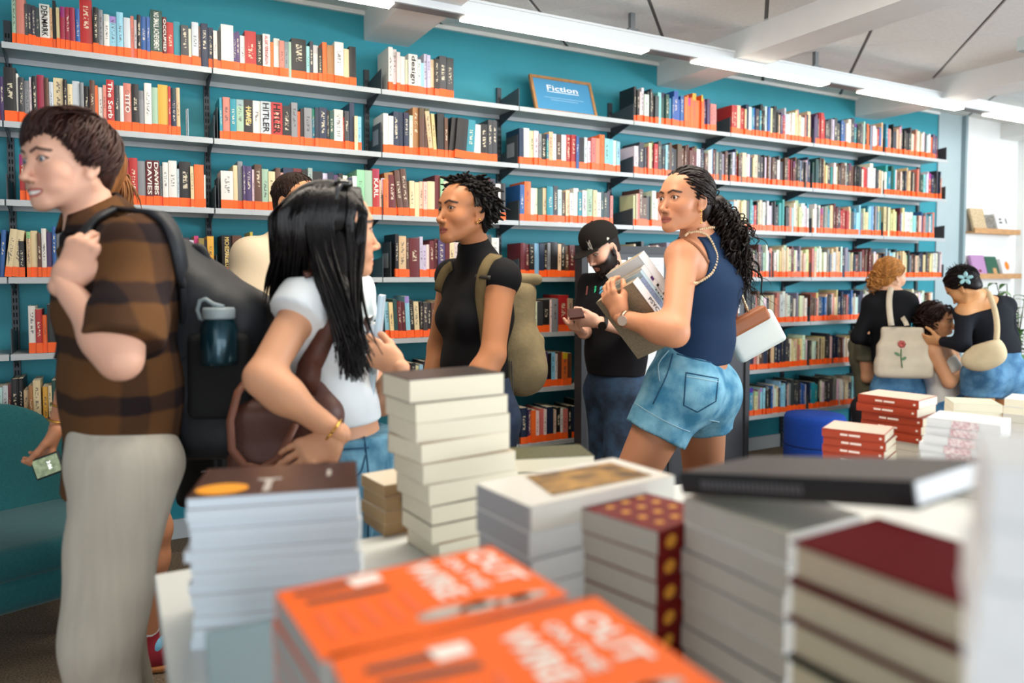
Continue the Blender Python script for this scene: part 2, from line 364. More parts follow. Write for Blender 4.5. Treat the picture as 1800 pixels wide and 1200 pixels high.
# one unit book: thickness x [-.5,.5], spine at y=0, fore-edge y=1, height z [0,1]
def make_cover_mesh(name, bt=0.07, spine=0.02, hard=True):
    mb = MB()
    mb.box(-0.5, -0.5 + bt, spine * 0.5, 1, 0, 1); mb.box(0.5 - bt, 0.5, spine * 0.5, 1, 0, 1)
    # gently rounded spine
    xs = np.linspace(-0.5, 0.5, 5); ys = [0.012, 0.003, 0.0, 0.003, 0.012]
    v = []; f = []
    for z in (0, 1):
        for x, y in zip(xs, ys): v.append((x, y, z))
        for x in xs: v.append((x, spine + 0.012, z))
    for i in range(4): f.append((i, i + 1, 11 + i, 10 + i))
    for i in range(4): f.append((6 + i, 5 + i, 15 + i, 16 + i))
    for i in range(4): f.append((i + 1, i, 5 + i, 6 + i)); f.append((10 + i, 11 + i, 16 + i, 15 + i))
    f.append((0, 10, 15, 5)); f.append((4, 9, 19, 14))
    mb._add(v, f)
    me = bpy.data.meshes.new(name); me.from_pydata(mb.v, [], mb.f)
    uvl = me.uv_layers.new(name='spine')
    nf0 = 12
    for p in me.polygons:
        for li in p.loop_indices:
            co = me.vertices[me.loops[li].vertex_index].co
            uvl.data[li].uv = (co.x + 0.5, co.z) if nf0 <= p.index < nf0 + 4 else (-5, -5)
    me.materials.append(book_mat('W')); me.update(); return me
COVER = make_cover_mesh('book'); _pm = MB().box(-0.43, 0.43, 0.02, 0.965, 0.012, 0.985)
COVER_SOFT = make_cover_mesh('book', 0.03, 0.012)
def raw_mesh(mb, name, mat):
    me = bpy.data.meshes.new(name); me.from_pydata(mb.v, [], mb.f); me.materials.append(mat); me.update(); return me
PAGES = raw_mesh(_pm, 'page_block', pages_mat)
PAGES_SOFT = raw_mesh(MB().box(-0.47, 0.47, 0.014, 0.995, 0.002, 0.998), 'page_block', pages_mat)
BAND = raw_mesh(MB().box(-0.51, 0.51, -0.006, 0.10, 0.0, 1.0), 'spine_label', band_mat)
def place_book(code, thick, depth, height, origin, ex, ey, ez, soft=False, band=0.0, pages=None, cover=None, label=None, group=None):
    """ex: thickness axis, ey: spine to fore-edge, ez: foot to head (unit vectors); origin: middle of the spine's foot"""
    o = bpy.data.objects.new('book', COVER_SOFT if soft else COVER); col.objects.link(o)
    basis(o, origin, np.array(ex) * thick, np.array(ey) * depth, np.array(ez) * height)
    o.material_slots[0].link = 'OBJECT'; o.material_slots[0].material = cover if cover else book_mat(code)
    pg = bpy.data.objects.new('page_block', PAGES_SOFT if soft else PAGES); col.objects.link(pg); pg.parent = o
    if pages is not None: pg.material_slots[0].link = 'OBJECT'; pg.material_slots[0].material = pages
    if band:
        bd = bpy.data.objects.new('spine_label', BAND); col.objects.link(bd); bd.parent = o; bd.scale = (1, 1, band / height); bd.location = (0, 0, 0.004)
    tag(o, label, 'book', group)
    return o
ORD = ['first', 'second', 'third', 'fourth', 'fifth', 'sixth', 'seventh', 'eighth', 'ninth', 'tenth', 'eleventh', 'twelfth', 'thirteenth', 'fourteenth', 'fifteenth', 'sixteenth', 'seventeenth', 'eighteenth', 'nineteenth', 'twentieth']
def ordn(i):
    if i < 20: return ORD[i]
    return {2: 'twenty-', 3: 'thirty-', 4: 'forty-'}[(i + 1) // 10] + ORD[(i + 1) % 10 - 1] if (i + 1) % 10 else {3: 'thirtieth', 4: 'fortieth', 5: 'fiftieth'}[(i + 1) // 10]
ROWNAME = ['top', 'second highest', 'third highest', 'middle', 'third lowest', 'second lowest', 'lowest']
TITLES = {}
# each run: (row, bay, start px, 'code+width px[:height mm][/lean deg][=title]')
RUNS = [
 (0, 1, 28, 'g8:205 P15:205 D6:165 D6:165 D7:165 D7:160 W18:180=DENMARK E5:170 K6:200 E6:170 M9:180 M9:180 M9:180 B8:180 R22:225 K10:195 S9:190 W10:175 L13:170 L12:190 Q12:170 P6:185 W5:170 K7:190 B10:190 B6:190 G21:225=NO^SMALL^ACHIEVEMENT r8:200=OCCUPIED R12:180 T12:190 D14:175 W5:165 Q12:195 U4:180 N13:200 N9:185'),
 (0, 2, 379, 'W7:170 K6:175 W22:205 V5:180 V6:185 W9:170 R20:195 K11:185 W13:190=ALEX^FERGUSON O6:160 W10:180 P9:170 S7:170 g5:175 K26:195 L6:165 D6:190 W9:175 K7:165 O8:195 Z13:185 W16:205 C10:180 K12:195'),
 (0, 3, 684, 'W8:220 W7:215 W6:200 W9:185 W5:170 W16:200=design Q6:180 L5:165 Q6:215 Q6:210 C7:190 K8:195 D13:215 D12:215'),
 (1, 0, -14, 'U9:190 C8:180 V8:180 K22:220'),
 (1, 1, 29, 'W7:200 D10:185 S10:175 W4:190 K9:195 M13:205 U8:195 Q8:180 C17:200 K7:195 C9:180 Q13:195 S7:190 K9:180 U10:205 O6:185 W8:180 P6:190 R14:215=The^Serb D9:195 W7:195 P14:210=TITO K13:210 S9:185 W13:220 g11:205 Y18:220 R5:215 N9:210 E7:215'),
 (1, 2, 388, 'T5:190 P13:195 T11:190 g13:190 K16:195=HAVEL W14:195 Q18:195=HITLER R20:195=HITLER K15:185 S11:205 O5:165 K7:180 S14:185 T5:185 N7:190 N14:195 K4:185 G8:185 W16:195 R3:160 D8:190 N9:235 C6:170 L6:170'),
 (1, 3, 674, 'W9:200 W9:190 N10:215 N9:215 N9:215 W6:205 Z12:250 U9:250 U8:250 E8:235/-6 E6:225/-4 K13:235 U6:215 K11:220/6 K20:215/5 T14:215/4 W12:195 K13:200 D8:230 D8:230'),
 (1, 4, 913, 'N8:200 W10:205 C8:195 W8:195 S5:180 K9:185 T4:185 E7:200 W6:190 U9:190 W8:190 R9:195 R9:195 B5:190 K9:185 W6:190 W7:170 P7:190 P7:190 O9:215 L8:195 L7:195 W6:190 L6:185'),
 (2, 1, 34, 'R11:190 K8:185 W10:180 R10:180'),
 (2, 1, 198, 'W11:200 R18:205 R15:205=2 S14:195 r13:200=DAVIES r12:200=DAVIES S5:180 W10:195 W15:205 Q4:170 K20:205 C6:185 O17:195 W3:150'),
 (2, 2, 388, 'W22:175 C8:205 S9:225 V5:205 V11:205 W4:190 U13:215 g12:195 C12:185 U9:205 C5:185 N18:210 r15:210 K10:205 g8:215 K18:200 W10:195 N10:200 V8:190 K8:200 W8:190 N8:180 W8:190 g14:225 g14:225 R12:235=KARL C7:180 O9:185 r13:210'),
 (2, 3, 676, 'Q8:190/-6 Z16:220/-7 U10:235/-6 U10:245/-5 C9:185 C8:180 C7:185 C7:185 C13:190 r10:225 g6:215 C8:195 U8:200 M9:205 M8:210 K11:225 C9:200 Y8:200 W9:200 r12:225 D9:225 W9:200 K9:205'),
 (2, 4, 914, 'B8:205 O11:225 W6:190 W7:190 G8:190 E8:195 T11:205 D8:210 Q7:190 U7:180 C7:190 W6:175 W9:205 T7:185 W8:195 g11:205 C7:200 W7:190 G5:195 D6:190 N5:200 P5:175'),
 (3, 0, -26, 'W9:190 g10:190 B9:195/3 C13:200/7 C14:195/7 K10:150'),
 (3, 1, 42, 'E8:190 C12:195 U7:185 W9:205 V10:190 B7:215 S9:205 g6:205 g8:205 C8:200 U8:195 W9:190 R10:185'),
 (3, 1, 296, 'C22:190 D13:180 W8:170 Y8:190 Z10:180 K5:170 Y12:190'),
 (3, 2, 388, 'K18:195=MICHELANGELO U17:195 K15:180 Y5:215 C7:190 K9:195 W8:190 R9:195 N9:195 E8:190 W9:185 K10:195 C8:180 W9:190 U9:195 g9:190 K10:190 O9:195 T6:165'),
 (3, 3, 694, 'K6:225 E13:215 U6:205 r18:205 Q6:215 Q6:170 W6:175 r8:195 r7:205 V12:200 r8:195 C8:190 W8:190 S7:185 C9:195 K9:205 R9:200 W10:200 D14:235 W13:220'),
 (3, 4, 915, 'r9:195 r7:190 K9:190 L9:195 N8:195 K6:190 S5:200 K13:205 C6:195 K7:200 U8:185 r9:190 O8:185 r7:190 O6:185'),
 (4, 1, 42, 'W13:200 R12:185 O9:160 K17:205 C12:190 W10:195 R9:190'),
 (4, 3, 676, 'L9:190/-3 C7:190/-3 G7:205/-3 r8:195/-3 r6:190/-3 L8:220/-3 K7:200/-3 C9:190/-3 K6:190 D8:185 K6:180 U8:185 C9:195 W8:190 r9:190 K9:195 E9:200 W8:190 K10:195 R9:190'),
 (4, 4, 915, 'W6:190 P12:185 C6:190 W6:180 D10:180 K12:190 W5:190 S10:195 R18:215 E8:195 D6:190'),
 (5, 0, -40, 'C10:190 W10:195 Q12:185 Q10:190 r6:195 K13:215 K9:215 E9:165 Z8:185 C14:205'),
 (5, 1, 64, 'Y10:175 C7:180 G10:200 r9:190 E8:190'),
 (5, 3, 687, 'r13:180 r10:175 r10:175 K9:185 C6:170 L7:175 K8:190 W8:180 D8:185 Z8:180 K8:190 R9:185 W9:180'),
 (5, 4, 918, 'C9:185 E15:190 Y9:200 K5:190 V8:205 K6:195 L7:200 W4:190 U9:200 O9:195 U7:190'),
 (6, 4, 916, 'N12:210 V7:195 O8:190 W6:185 P8:195 W5:190 N12:200 C5:180 K8:190 W4:185 P9:180 K7:195 N7:190 L6:175 K8:215 K7:205 Z9:190'),
]
BAND_H = 0.042
wire = M('wire_chrome', 'c8ccd0', 0.25, metal=1.0)
bk_fold = M('bookend_grey', '4a4d52', 0.5, metal=0.2)
spine_white = M('spine_lettering_white', 'f0ece2', 0.6); spine_black = M('spine_lettering_black', '151314', 0.6); spine_red = M('spine_lettering_red', 'c01f24', 0.6); spine_gold = M('spine_lettering_gold', 'e6c878', 0.6)
# books past the largest two hundred are joined into one object
fv, ff, fc, fuv = [], [], [], []
def far_book(xa, xb, yb, h, hh, dep, code, seed, lean=0.0):
    c = lin(PAL[code]); o = len(fv); c = tuple(min(1, x * rnd.uniform(0.8, 1.2)) for x in c)
    sh = math.tan(lean)
    for (x, y, z) in ((xa, yb, h), (xb, yb, h), (xb, yb + dep, h), (xa, yb + dep, h), (xa + sh * hh, yb, h + hh), (xb + sh * hh, yb, h + hh), (xb + sh * hh, yb + dep, h + hh), (xa + sh * hh, yb + dep, h + hh)):
        fv.append((x, y, z)); fc.append((*c, seed))
    for k, q in enumerate(((0, 1, 5, 4), (1, 2, 6, 5), (3, 0, 4, 7), (2, 3, 7, 6))):
        ff.append(tuple(o + i for i in q)); fuv.extend([(0, 0), (1, 0), (1, 1), (0, 1)] if k == 0 else [(-5, -5)] * 4)
    # page top with the boards proud of it
    o = len(fv); pc = lin('ddd2b8'); e = (xb - xa) * 0.08
    for (x, y) in ((xa + e, yb + .004), (xb - e, yb + .004), (xb - e, yb + dep - .004), (xa + e, yb + dep - .004)): fv.append((x + sh * hh, y, h + hh + 0.0003)); fc.append((*pc, 0))
    ff.append((o, o + 1, o + 2, o + 3)); fuv.extend([(-5, -5)] * 4)
    if rnd.random() > 0.04:
        o = len(fv); bc = lin('fc6420'); bh = BAND_H * rnd.uniform(0.9, 1.1); e = 0.0004
        for (x, y, z) in ((xa - e, yb - .001, h), (xb + e, yb - .001, h), (xb + e, yb + .02, h), (xa - e, yb + .02, h)): fv.append((x, y, z + 0.002)); fc.append((*bc, 0))
        for (x, y, z) in ((xa - e, yb - .001, h), (xb + e, yb - .001, h), (xb + e, yb + .02, h), (xa - e, yb + .02, h)): fv.append((x + sh * bh, y, z + bh)); fc.append((*bc, 0))
        for q in ((0, 1, 5, 4), (1, 2, 6, 5), (3, 0, 4, 7)): ff.append(tuple(o + i for i in q)); fuv.extend([(-5, -5)] * 4)
def run_tokens(seq):
    for tok in seq.split():
        title = None; lean = 0.0; hh = 190.0
        if '=' in tok: tok, title = tok.split('='); title = title.replace('^', ' ')
        if '/' in tok: tok, l_ = tok.split('/'); lean = float(l_)
        if ':' in tok: tok, q = tok.split(':'); hh = float(q)
        yield tok[0], float(tok[1:]), hh / 1000.0 * 1.03, lean, title
HIDDEN = [(2, 76, 196), (2, 497, 640), (2, 770, 870), (3, 125, 400), (3, 445, 640), (3, 775, 870), (4, 108, 500), (4, 770, 925), (5, 107, 500), (5, 752, 940), (6, 0, 700)]
sizes = []
for ri, (row, bay, px0, seq) in enumerate(RUNS):
    px = px0
    for i, (c_, w_, hh_, l_, t_) in enumerate(run_tokens(seq)):
        hid = any(r_ == row and a_ <= px + w_ / 2 <= b_ for r_, a_, b_ in HIDDEN) or px < -8
        sizes.append(((1e6 if t_ else 0) + w_ * hh_ * (1 - 0.35 * min(1, px / 1000.0)) * (0 if hid else 1), ri, i)); px += w_
OWN = {(ri, i) for _, ri, i in sorted(sizes, reverse=True)[:200]}
nbook = 0; run_count = {}
for ri, (row, bay, px0, seq) in enumerate(RUNS):
    h = ROW_H[row]; px = px0
    # start the count anew for each run but keep labels apart
    start = run_count.get((row, bay), 0)
    for i, (code, w, hh, lean, title) in enumerate(run_tokens(seq)):
        setb = rnd.uniform(0.004, 0.022); yb = YF + setb
        xa = PY(px, 300, yb)[0]; xb = PY(px + w, 300, yb)[0]; px += w
        th = max(0.006, xb - xa - 0.0012); dep = min(0.235, 0.13 + (hh - 0.15) * 0.7 + rnd.uniform(-0.008, 0.008))
        a = math.radians(lean + rnd.uniform(-0.4, 0.4))
        ex = (math.cos(a), 0, -math.sin(a)); ez = (math.sin(a), 0, math.cos(a))
        mid = (xa + xb) / 2; n = start + i
        if (ri, i) not in OWN: far_book(xa, xa + th, yb, h + 0.0005, hh, dep, code, rnd.random(), a); continue
        size = 'tall ' if hh > 0.222 else ('short ' if hh < 0.18 else '')
        wd = 'thick ' if th > 0.036 else ('thin ' if th < 0.014 else '')
        b_ = 'leaning ' if abs(lean) > 2 else ''
        lab = '%s%s%s%s book, %s from left on %s shelf, %s bay' % (size, wd, b_, CNAME[code], ordn(n), ROWNAME[row], BAYNAMES[bay])
        o = place_book(code, th, dep, hh, (mid, yb, h + 0.0005 + (abs(math.sin(a)) * th * 0.5)), ex, (0, 1, 0), ez, soft=rnd.random() < 0.55, band=BAND_H * rnd.uniform(0.93, 1.07) if (row, bay, i) not in () and rnd.random() > 0.05 else 0.0, label=lab, group='books on the wall shelves')
        nbook += 1
        if title:
            dark = code in 'KGrRMNU'
            tm = spine_white if dark else spine_black
            if title.startswith('ALEX'): tm = spine_red
            if title.startswith('MICH') or title.startswith('HAVEL'): tm = spine_gold
            if title == 'HITLER' and code == 'R': tm = spine_black
            if title == 'TITO': tm = spine_white
            hz = (hh - BAND_H) * (0.9 if len(title) > 4 else 0.5)
            if title == '2': hz = 0.028
            if title.startswith('HAVEL'): hz *= 0.6
            to = text_obj('spine_title', title, tm, *((th * 0.6, hz) if title == '2' else (hz, th * (0.62 if len(title) < 9 else 0.45))), bold=0.012)
            ctr = np.array([mid, yb - 0.0012, h]) + np.array(ez) * (BAND_H + (hh - BAND_H) * 0.5 if title != '2' else BAND_H + 0.03)
            if title == '2': basis(to, ctr, np.array(ex), np.array(ez), (0, -1, 0))
            else: basis(to, ctr, -np.array(ez), np.array(ex), (0, -1, 0))   # reads downwards
            mw = to.matrix_world.copy(); to.parent = o; to.matrix_parent_inverse = o.matrix_world.inverted(); to.matrix_world = mw
    run_count[(row, bay)] = start + len(seq.split())
# the far bays: too many to pick apart, one object
MIX = 'WWWCCWQQSKKKDDNNUUrRPLTBGgEEYOVMZ'
MIXES = {0: 'KKDNNBTDKLWCSPRVOQ', 1: 'WCWSKDUPRQLNTGKUrD', 2: 'WCLTWKRSQPBEKUDr', 3: 'WCKDPSUQLEKUrND', 4: 'WCKDSPQBUNKDU', 5: 'WCDKQSNPEUKD', 6: 'LTBNKWDSTKDN'}
for row in range(7):
    for bay in range(5, 9):
        x = bay_x(bay) + 0.014; xe = bay_x(bay + 1) - 0.015
        if row == 0 and bay == 8: xe -= 0.12
        if bay == 5 and row == 0: xe -= 0.10
        if row >= 4 and bay >= 7: xe -= rnd.uniform(0.0, 0.2)
        if bay == 8 and row in (1, 2, 3): xe -= rnd.uniform(0.02, 0.15)
        if row == 2 and bay == 5: x += 0.0
        lastc = None; lean = 0
        while x < xe:
            th = rnd.choice([0.012, 0.015, 0.018, 0.02, 0.024, 0.028, 0.035]) * rnd.uniform(0.9, 1.1); hh = rnd.choice([0.175, 0.18, 0.19, 0.195, 0.2, 0.205, 0.215, 0.23]) + rnd.uniform(-.004, .004)
            c = lastc if (lastc and rnd.random() < 0.28) else rnd.choice(MIXES[row] + 'WCWC'); lastc = c
            if row == 0 and bay == 5: c = 'KWDDLGTBBOOOOVPK'[min(15, int((x - bay_x(5)) / 0.045))]
            far_book(x, min(x + th - 0.001, xe), YF + rnd.uniform(0.004, 0.02), ROW_H[row] + 0.0005, hh, rnd.uniform(0.13, 0.19), c, rnd.random(), math.radians(rnd.choice([0, 0, 0, 0, 0.5, -0.5])))
            x += th
# wire bookend, dark folders and the Fiction sign
wb = MB().tube([(0, 0.02, 0), (0, 0.02, 0.13), (0, 0.10, 0.145), (0, 0.10, 0.004), (0.0, 0.16, 0.004)], 0.0022, 6).build('wire_bookend', wire); wb.location = (PY(331, 200, YF)[0], YF + 0.005, ROW_H[1])
tag(wb, 'chrome wire bookend standing after the last book of the second bay', 'bookend')
def bookend(px, row, label, hgt=0.15, paper=False):
    x = PY(px, 300, YF + 0.02)[0]
    b = MB().box(-0.0015, 0.0015, 0.0, 0.14, 0, hgt).box(-0.0015, 0.05, 0.0, 0.14, 0, 0.0015).build('bookend', bk_fold); b.location = (x, YF + 0.02, ROW_H[row] + 0.0005); tag(b, label, 'bookend', 'steel bookends')
    if paper: MB().box(-0.003, -0.0018, 0.04, 0.13, 0.05, 0.13).build('paper_note', M('note_grey_paper', '8d9298', 0.8), b)
bookend(383.5, 1, 'dark steel bookend at left end of the third bay, second highest shelf')
bookend(383.5, 2, 'dark steel bookend at left end of the third bay, third highest shelf')
bookend(670, 1, 'steel bookend with pale paper note, fourth bay, second highest shelf', 0.16, True)
bookend(673, 2, 'tall black bookend in fourth bay, third highest shelf', 0.20)
bookend(686, 3, 'steel bookend with paper note, fourth bay, middle shelf', 0.19, True)
bookend(910, 1, 'steel bookend with paper note, fifth bay, second highest shelf', 0.17, True)
bookend(912, 2, 'dark steel bookend at left end of the fifth bay, third highest shelf', 0.12)
sg = empty('shelf_sign', (0, 0, 0)); tag(sg, 'wood-framed blue sign reading Fiction standing on the top shelf', 'sign')
cA = PY(948, 193, YF + 0.05); cB = PY(1056, 206, YF + 0.05)
W_ = cB[0] - cA[0]; H_ = 0.25; tl = math.radians(20)
sg.location = ((cA[0] + cB[0]) / 2 - 0.02, YF + 0.05, ROW_H[0] + 0.002); sg.rotation_euler = (-tl, 0, 0)
fw = 0.018
MB().box(-W_ / 2, W_ / 2, 0, 0.018, 0, fw).box(-W_ / 2, W_ / 2, 0, 0.018, H_ - fw, H_).box(-W_ / 2, -W_ / 2 + fw, 0, 0.018, fw, H_ - fw).box(W_ / 2 - fw, W_ / 2, 0, 0.018, fw, H_ - fw).build('frame', M('sign_oak', 'b08050', 0.5, var=0.2, vscale=20), sg)
MB().box(-W_ / 2 + fw, W_ / 2 - fw, 0.006, 0.016, fw, H_ - fw).build('panel', M('sign_blue', '4c93bf', 0.22, coat=0.5), sg)  # panel blue lightened: its reflection is put into the colour
sw = M('sign_white', 'f4f6f8', 0.5)
def flat_text(body, parent, x, z, w, h, mat, y=0.0055, bold=0.0):
    o = text_obj('lettering', body, mat, w, h, bold); o.parent = parent; o.location = (x, y, z); o.rotation_euler = (math.pi / 2, 0, 0); return o
flat_text('Fiction', sg, 0.0, H_ * 0.70, W_ * 0.50, H_ * 0.15, sw, bold=0.012)
MB().box(-W_ * 0.26, W_ * 0.26, 0.0052, 0.0058, H_ * 0.585, H_ * 0.60).build('underline', sw, sg)
MB().box(-W_ * 0.32, W_ * 0.32, 0.0052, 0.0058, H_ * 0.42, H_ * 0.435).box(-W_ * 0.22, W_ * 0.22, 0.0052, 0.0058, H_ * 0.36, H_ * 0.375).build('small_print', M('sign_pale_print', '8fb8d6', 0.5), sg)

# ------------------------------------------------------------------ the display table in front
TAB = 0.80
tab = empty('display_table', (0, 0, 0)); tag(tab, 'white display table covered with stacks of books in the foreground', 'table')
tw = M('table_white', 'd8dcda', 0.35, var=0.02, vscale=5)
tx0, tx1, ty0, ty1 = 0.055, 2.75, 0.16, 1.42
bevel(MB().box(tx0, tx1, ty0, ty1, TAB - 0.03, TAB).build('tabletop', tw, tab), 0.003)
MB().box(tx0 + 0.02, tx0 + 0.045, ty0 + 0.03, ty1 - 0.03, 0, TAB - 0.03).build('side_panel', tw, tab)
MB().box(tx1 - 0.045, tx1 - 0.02, ty0 + 0.03, ty1 - 0.03, 0, TAB - 0.03).build('side_panel', tw, tab)
MB().box(tx0 + 0.045, tx1 - 0.045, 0.72, 0.745, 0, TAB - 0.03).build('centre_panel', tw, tab)
MB().box(tx0 + 0.045, tx1 - 0.045, ty0 + 0.08, ty1 - 0.08, 0.30, 0.325).build('lower_shelf', tw, tab)

def cover_mat(name, hexc, rough=0.3, **kw): return M(name, hexc, rough, **kw)
def stack(corner, ang, L, Wd, t, n, base, mats, spine, label, pages=None, soft=True, jit=0.006, jrot=2.0, lean=(0, 0), tops=None, seed=1, group=None, vis=99):
    """pile of lying books. corner: near corner (x, y) of the pile; ang: heading in degrees of its long side L (counter-clockwise from +x);
    the short side Wd runs 90 degrees to the left of it. spine: side the spines are on: 'L0' (long side through the corner), 'L1' (far long side), 'S0', 'S1'"""
    r = random.Random(seed); z = base; a0 = math.radians(ang); out = []
    ts = t if hasattr(t, '__len__') else [t] * n
    c0 = np.array([corner[0], corner[1]], float)
    cen = c0 + np.array([math.cos(a0), math.sin(a0)]) * L / 2 + np.array([-math.sin(a0), math.cos(a0)]) * Wd / 2
    for i in range(n):
        top = (i == n - 1)
        a = a0 + math.radians(r.uniform(-jrot, jrot)); th = ts[i]
        c = cen + np.array([r.uniform(-jit, jit), r.uniform(-jit, jit)]) + np.array(lean) * i
        if tops and i in tops:
            dx, dy, da = tops[i]; c = c + np.array([dx, dy]); a += math.radians(da)
        u = np.array([math.cos(a), math.sin(a), 0]); v = np.array([-math.sin(a), math.cos(a), 0]); zz = np.array([0, 0, 1.0])
        mt = mats[i % len(mats)] if isinstance(mats, (list, tuple)) else mats
        if spine == 'L0': dep, hei, ey, ez = Wd, L, v, u
        elif spine == 'L1': dep, hei, ey, ez = Wd, L, -v, -u
        elif spine == 'S0': dep, hei, ey, ez = L, Wd, u, -v
        else: dep, hei, ey, ez = L, Wd, -u, v
        cc = np.array([c[0], c[1], z + th / 2])
        org = cc - ey * dep / 2 - ez * hei / 2
        ex = np.cross(ey, ez); ex = ex / np.linalg.norm(ex)
        if i < n - vis:      # buried in the pile: joined with the other uncounted books
            q = [cc + u * (a_ * L / 2) + v * (b_ * Wd / 2) + zz * (c_ * th * 0.49) for c_ in (-1, 1) for a_, b_ in ((-1, -1), (1, -1), (1, 1), (-1, 1))]; o_ = len(fv); pc = lin('c9c4ba')
            for x in q: fv.append(tuple(x)); fc.append((*pc, 0))
            for f_ in ((3, 2, 1, 0), (4, 5, 6, 7), (0, 1, 5, 4), (1, 2, 6, 5), (2, 3, 7, 6), (3, 0, 4, 7)): ff.append(tuple(o_ + k for k in f_)); fuv.extend([(-5, -5)] * 4)
            z += th; continue
        pos = 'topmost of' if top else ('bottom one of' if i == 0 else '%s from top of' % ordn(n - 1 - i))
        o = place_book('W', th * 0.985, dep, hei, org, ex, ey, ez, soft=soft, pages=pages, cover=mt, label='%s %s' % (label[0], label[1] % pos), group=group)
        z += th; out.append((o, cc, u, v, th, ex, ey, ez, dep, hei))
    return out
def on_cover(bk, name, mat, shapes, lift=0.0006):
    """flat print on the upper cover; shapes in metres in the (u, v) frame of the book, centred"""
    o, cc, u, v, th = bk[:5]; mb = MB()
    for s in shapes:
        if s[0] == 'poly': pts = s[1]
        else:
            _, cx, cy, rx, ry = s; pts = [(cx + rx * math.cos(2 * math.pi * q / 28), cy + ry * math.sin(2 * math.pi * q / 28)) for q in range(28)]
        w = [tuple(cc + u * a + v * b + np.array([0, 0, th / 2 + lift])) for a, b in pts]
        mb._add(w, [tuple(range(len(w)))])
        if len(shapes) < 5: p = mb.build(name, mat); p.parent = o; p.matrix_parent_inverse = o.matrix_world.inverted(); mb = MB()
    if mb.v: p = mb.build(name, mat); p.parent = o; p.matrix_parent_inverse = o.matrix_world.inverted()
def cover_text(bk, body, mat, cx, cy, w, h, rot, bold=0.02, lift=0.0008):
    """lettering on the upper cover; rot: 0 reads along u, 1 reads along -v"""
    o, cc, u, v, th = bk[:5]; t = text_obj('cover_lettering', body, mat, w, h, bold)
    org = cc + u * cx + v * cy + np.array([0, 0, th / 2 + lift])
    if rot == 0: basis(t, org, u, v, (0, 0, 1))
    else: basis(t, org, -v, u, (0, 0, 1))
    mw = t.matrix_world.copy(); t.parent = o; t.matrix_parent_inverse = o.matrix_world.inverted(); t.matrix_world = mw; return t
def nrm_(v): return v / np.linalg.norm(v)
def deg_of(a, b): d = b[:2] - a[:2]; return math.degrees(math.atan2(d[1], d[0]))
G_T = 'books piled on the display table'

# A: pale-edged paperbacks under a brown cover with an orange oval
hA = TAB + 0.215
fl = PH(330, 876, hA); fr = PH(634, 858, hA)
pa = M('paper_cool', 'dfeefa', 0.8, var=0.10, vscale=30, stretch=(30, 1, 1))  # white paper with the bluish sky reflection put into its colour
cA_ = cover_mat('cover_brown_photo', '4a2b20', 0.28, var=0.3, vscale=12)
cW_ = cover_mat('cover_white', 'dfe3e6', 0.35)
stA = stack(fl, deg_of(fl, fr), 0.232, 0.165, 0.0154, 14, TAB, [cW_] * 13 + [cA_], 'L1', ('pale-edged paperback,', '%s the pile under the oval-printed brown cover'), pages=pa, jit=0.006, jrot=1.8, tops={13: (-0.008, 0.0, 1.5), 10: (-0.004, 0.002, 0), 5: (-0.003, 0, 1)}, seed=3, group=G_T)
on_cover(stA[-1], 'orange_oval', M('print_orange_yellow', 'f5a012', 0.4), [('ell', -0.075, -0.045, 0.036, 0.028)])
on_cover(stA[-1], 'white_print', M('print_pale', 'b9b2ac', 0.4), [('poly', [(-0.018, -0.07), (-0.008, -0.07), (-0.008, -0.01), (-0.018, -0.01)]), ('poly', [(-0.03, -0.01), (0.004, -0.01), (0.004, 0.0), (-0.03, 0.0)]), ('poly', [(0.07, -0.005), (0.076, -0.005), (0.076, 0.03), (0.07, 0.03)])])
# grey books lower left
hG = TAB + 0.115
gl = PH(362, 1108, hG); 
aG = deg_of(PH(362, 1113, hG), PH(478, 1092, hG)); vG = np.array([-math.sin(math.radians(aG)), math.cos(math.radians(aG))])
stG = stack(gl[:2] - vG * 0.15, aG, 0.20, 0.15, 0.023, 5, TAB, [cover_mat('cover_slate_grey', '6b8794', 0.4)], 'L1', ('slate grey paperback,', '%s the low pile in the lower left corner'), pages=M('paper_grey', '9aa0a4', 0.8, var=0.1, vscale=30), jit=0.002, jrot=0.8, seed=5, group=G_T, vis=3)
on_cover(stG[-1], 'pale_title_block', M('print_pale_blue', 'c4dbe6', 0.5), [('poly', [(-0.012, -0.01), (0.016, -0.01), (0.016, 0.045), (-0.012, 0.045)]), ('poly', [(0.026, 0.012), (0.05, 0.012), (0.05, 0.05), (0.026, 0.05)])])

# B: two piles of orange graphic books
hB = TAB + 0.22; angB = 3.0
cO = cover_mat('cover_bright_orange', 'ff6a08', 0.5, spec=0.15)
pgB = M('paper_grey_white', 'b9b8b4', 0.85, var=0.12, vscale=30)
oW = M('print_white', 'fbf3ec', 0.45); oK = M('print_black', '2a1a16', 0.5); oG = M('print_mid_grey', 'b9b1aa', 0.5); oD = M('print_deep_orange', 'f25a06', 0.5)
L_ = PH(480, 1040, hB); Bk = PH(845, 960, hB)
aB = deg_of(L_, Bk)
uB = np.array([math.cos(math.radians(aB)), math.sin(math.radians(aB))]); vB = np.array([-uB[1], uB[0]])
W2 = 0.150
cB1 = L_[:2] - vB * W2
stB = stack(cB1, aB, 0.236, W2, 0.0275, 8, TAB, [cO], 'L1', ('bright orange comic book with white lettering,', '%s the farther orange pile'), pages=pgB, jit=0.002, jrot=0.6, seed=7, group=G_T, vis=5)
b2l = PH(578, 1152, hB); b2r = PH(1046, 1046, hB); aB2 = deg_of(b2l, b2r); vB2 = np.array([-math.sin(math.radians(aB2)), math.cos(math.radians(aB2))]); cB2 = b2l[:2] - vB2 * 0.19
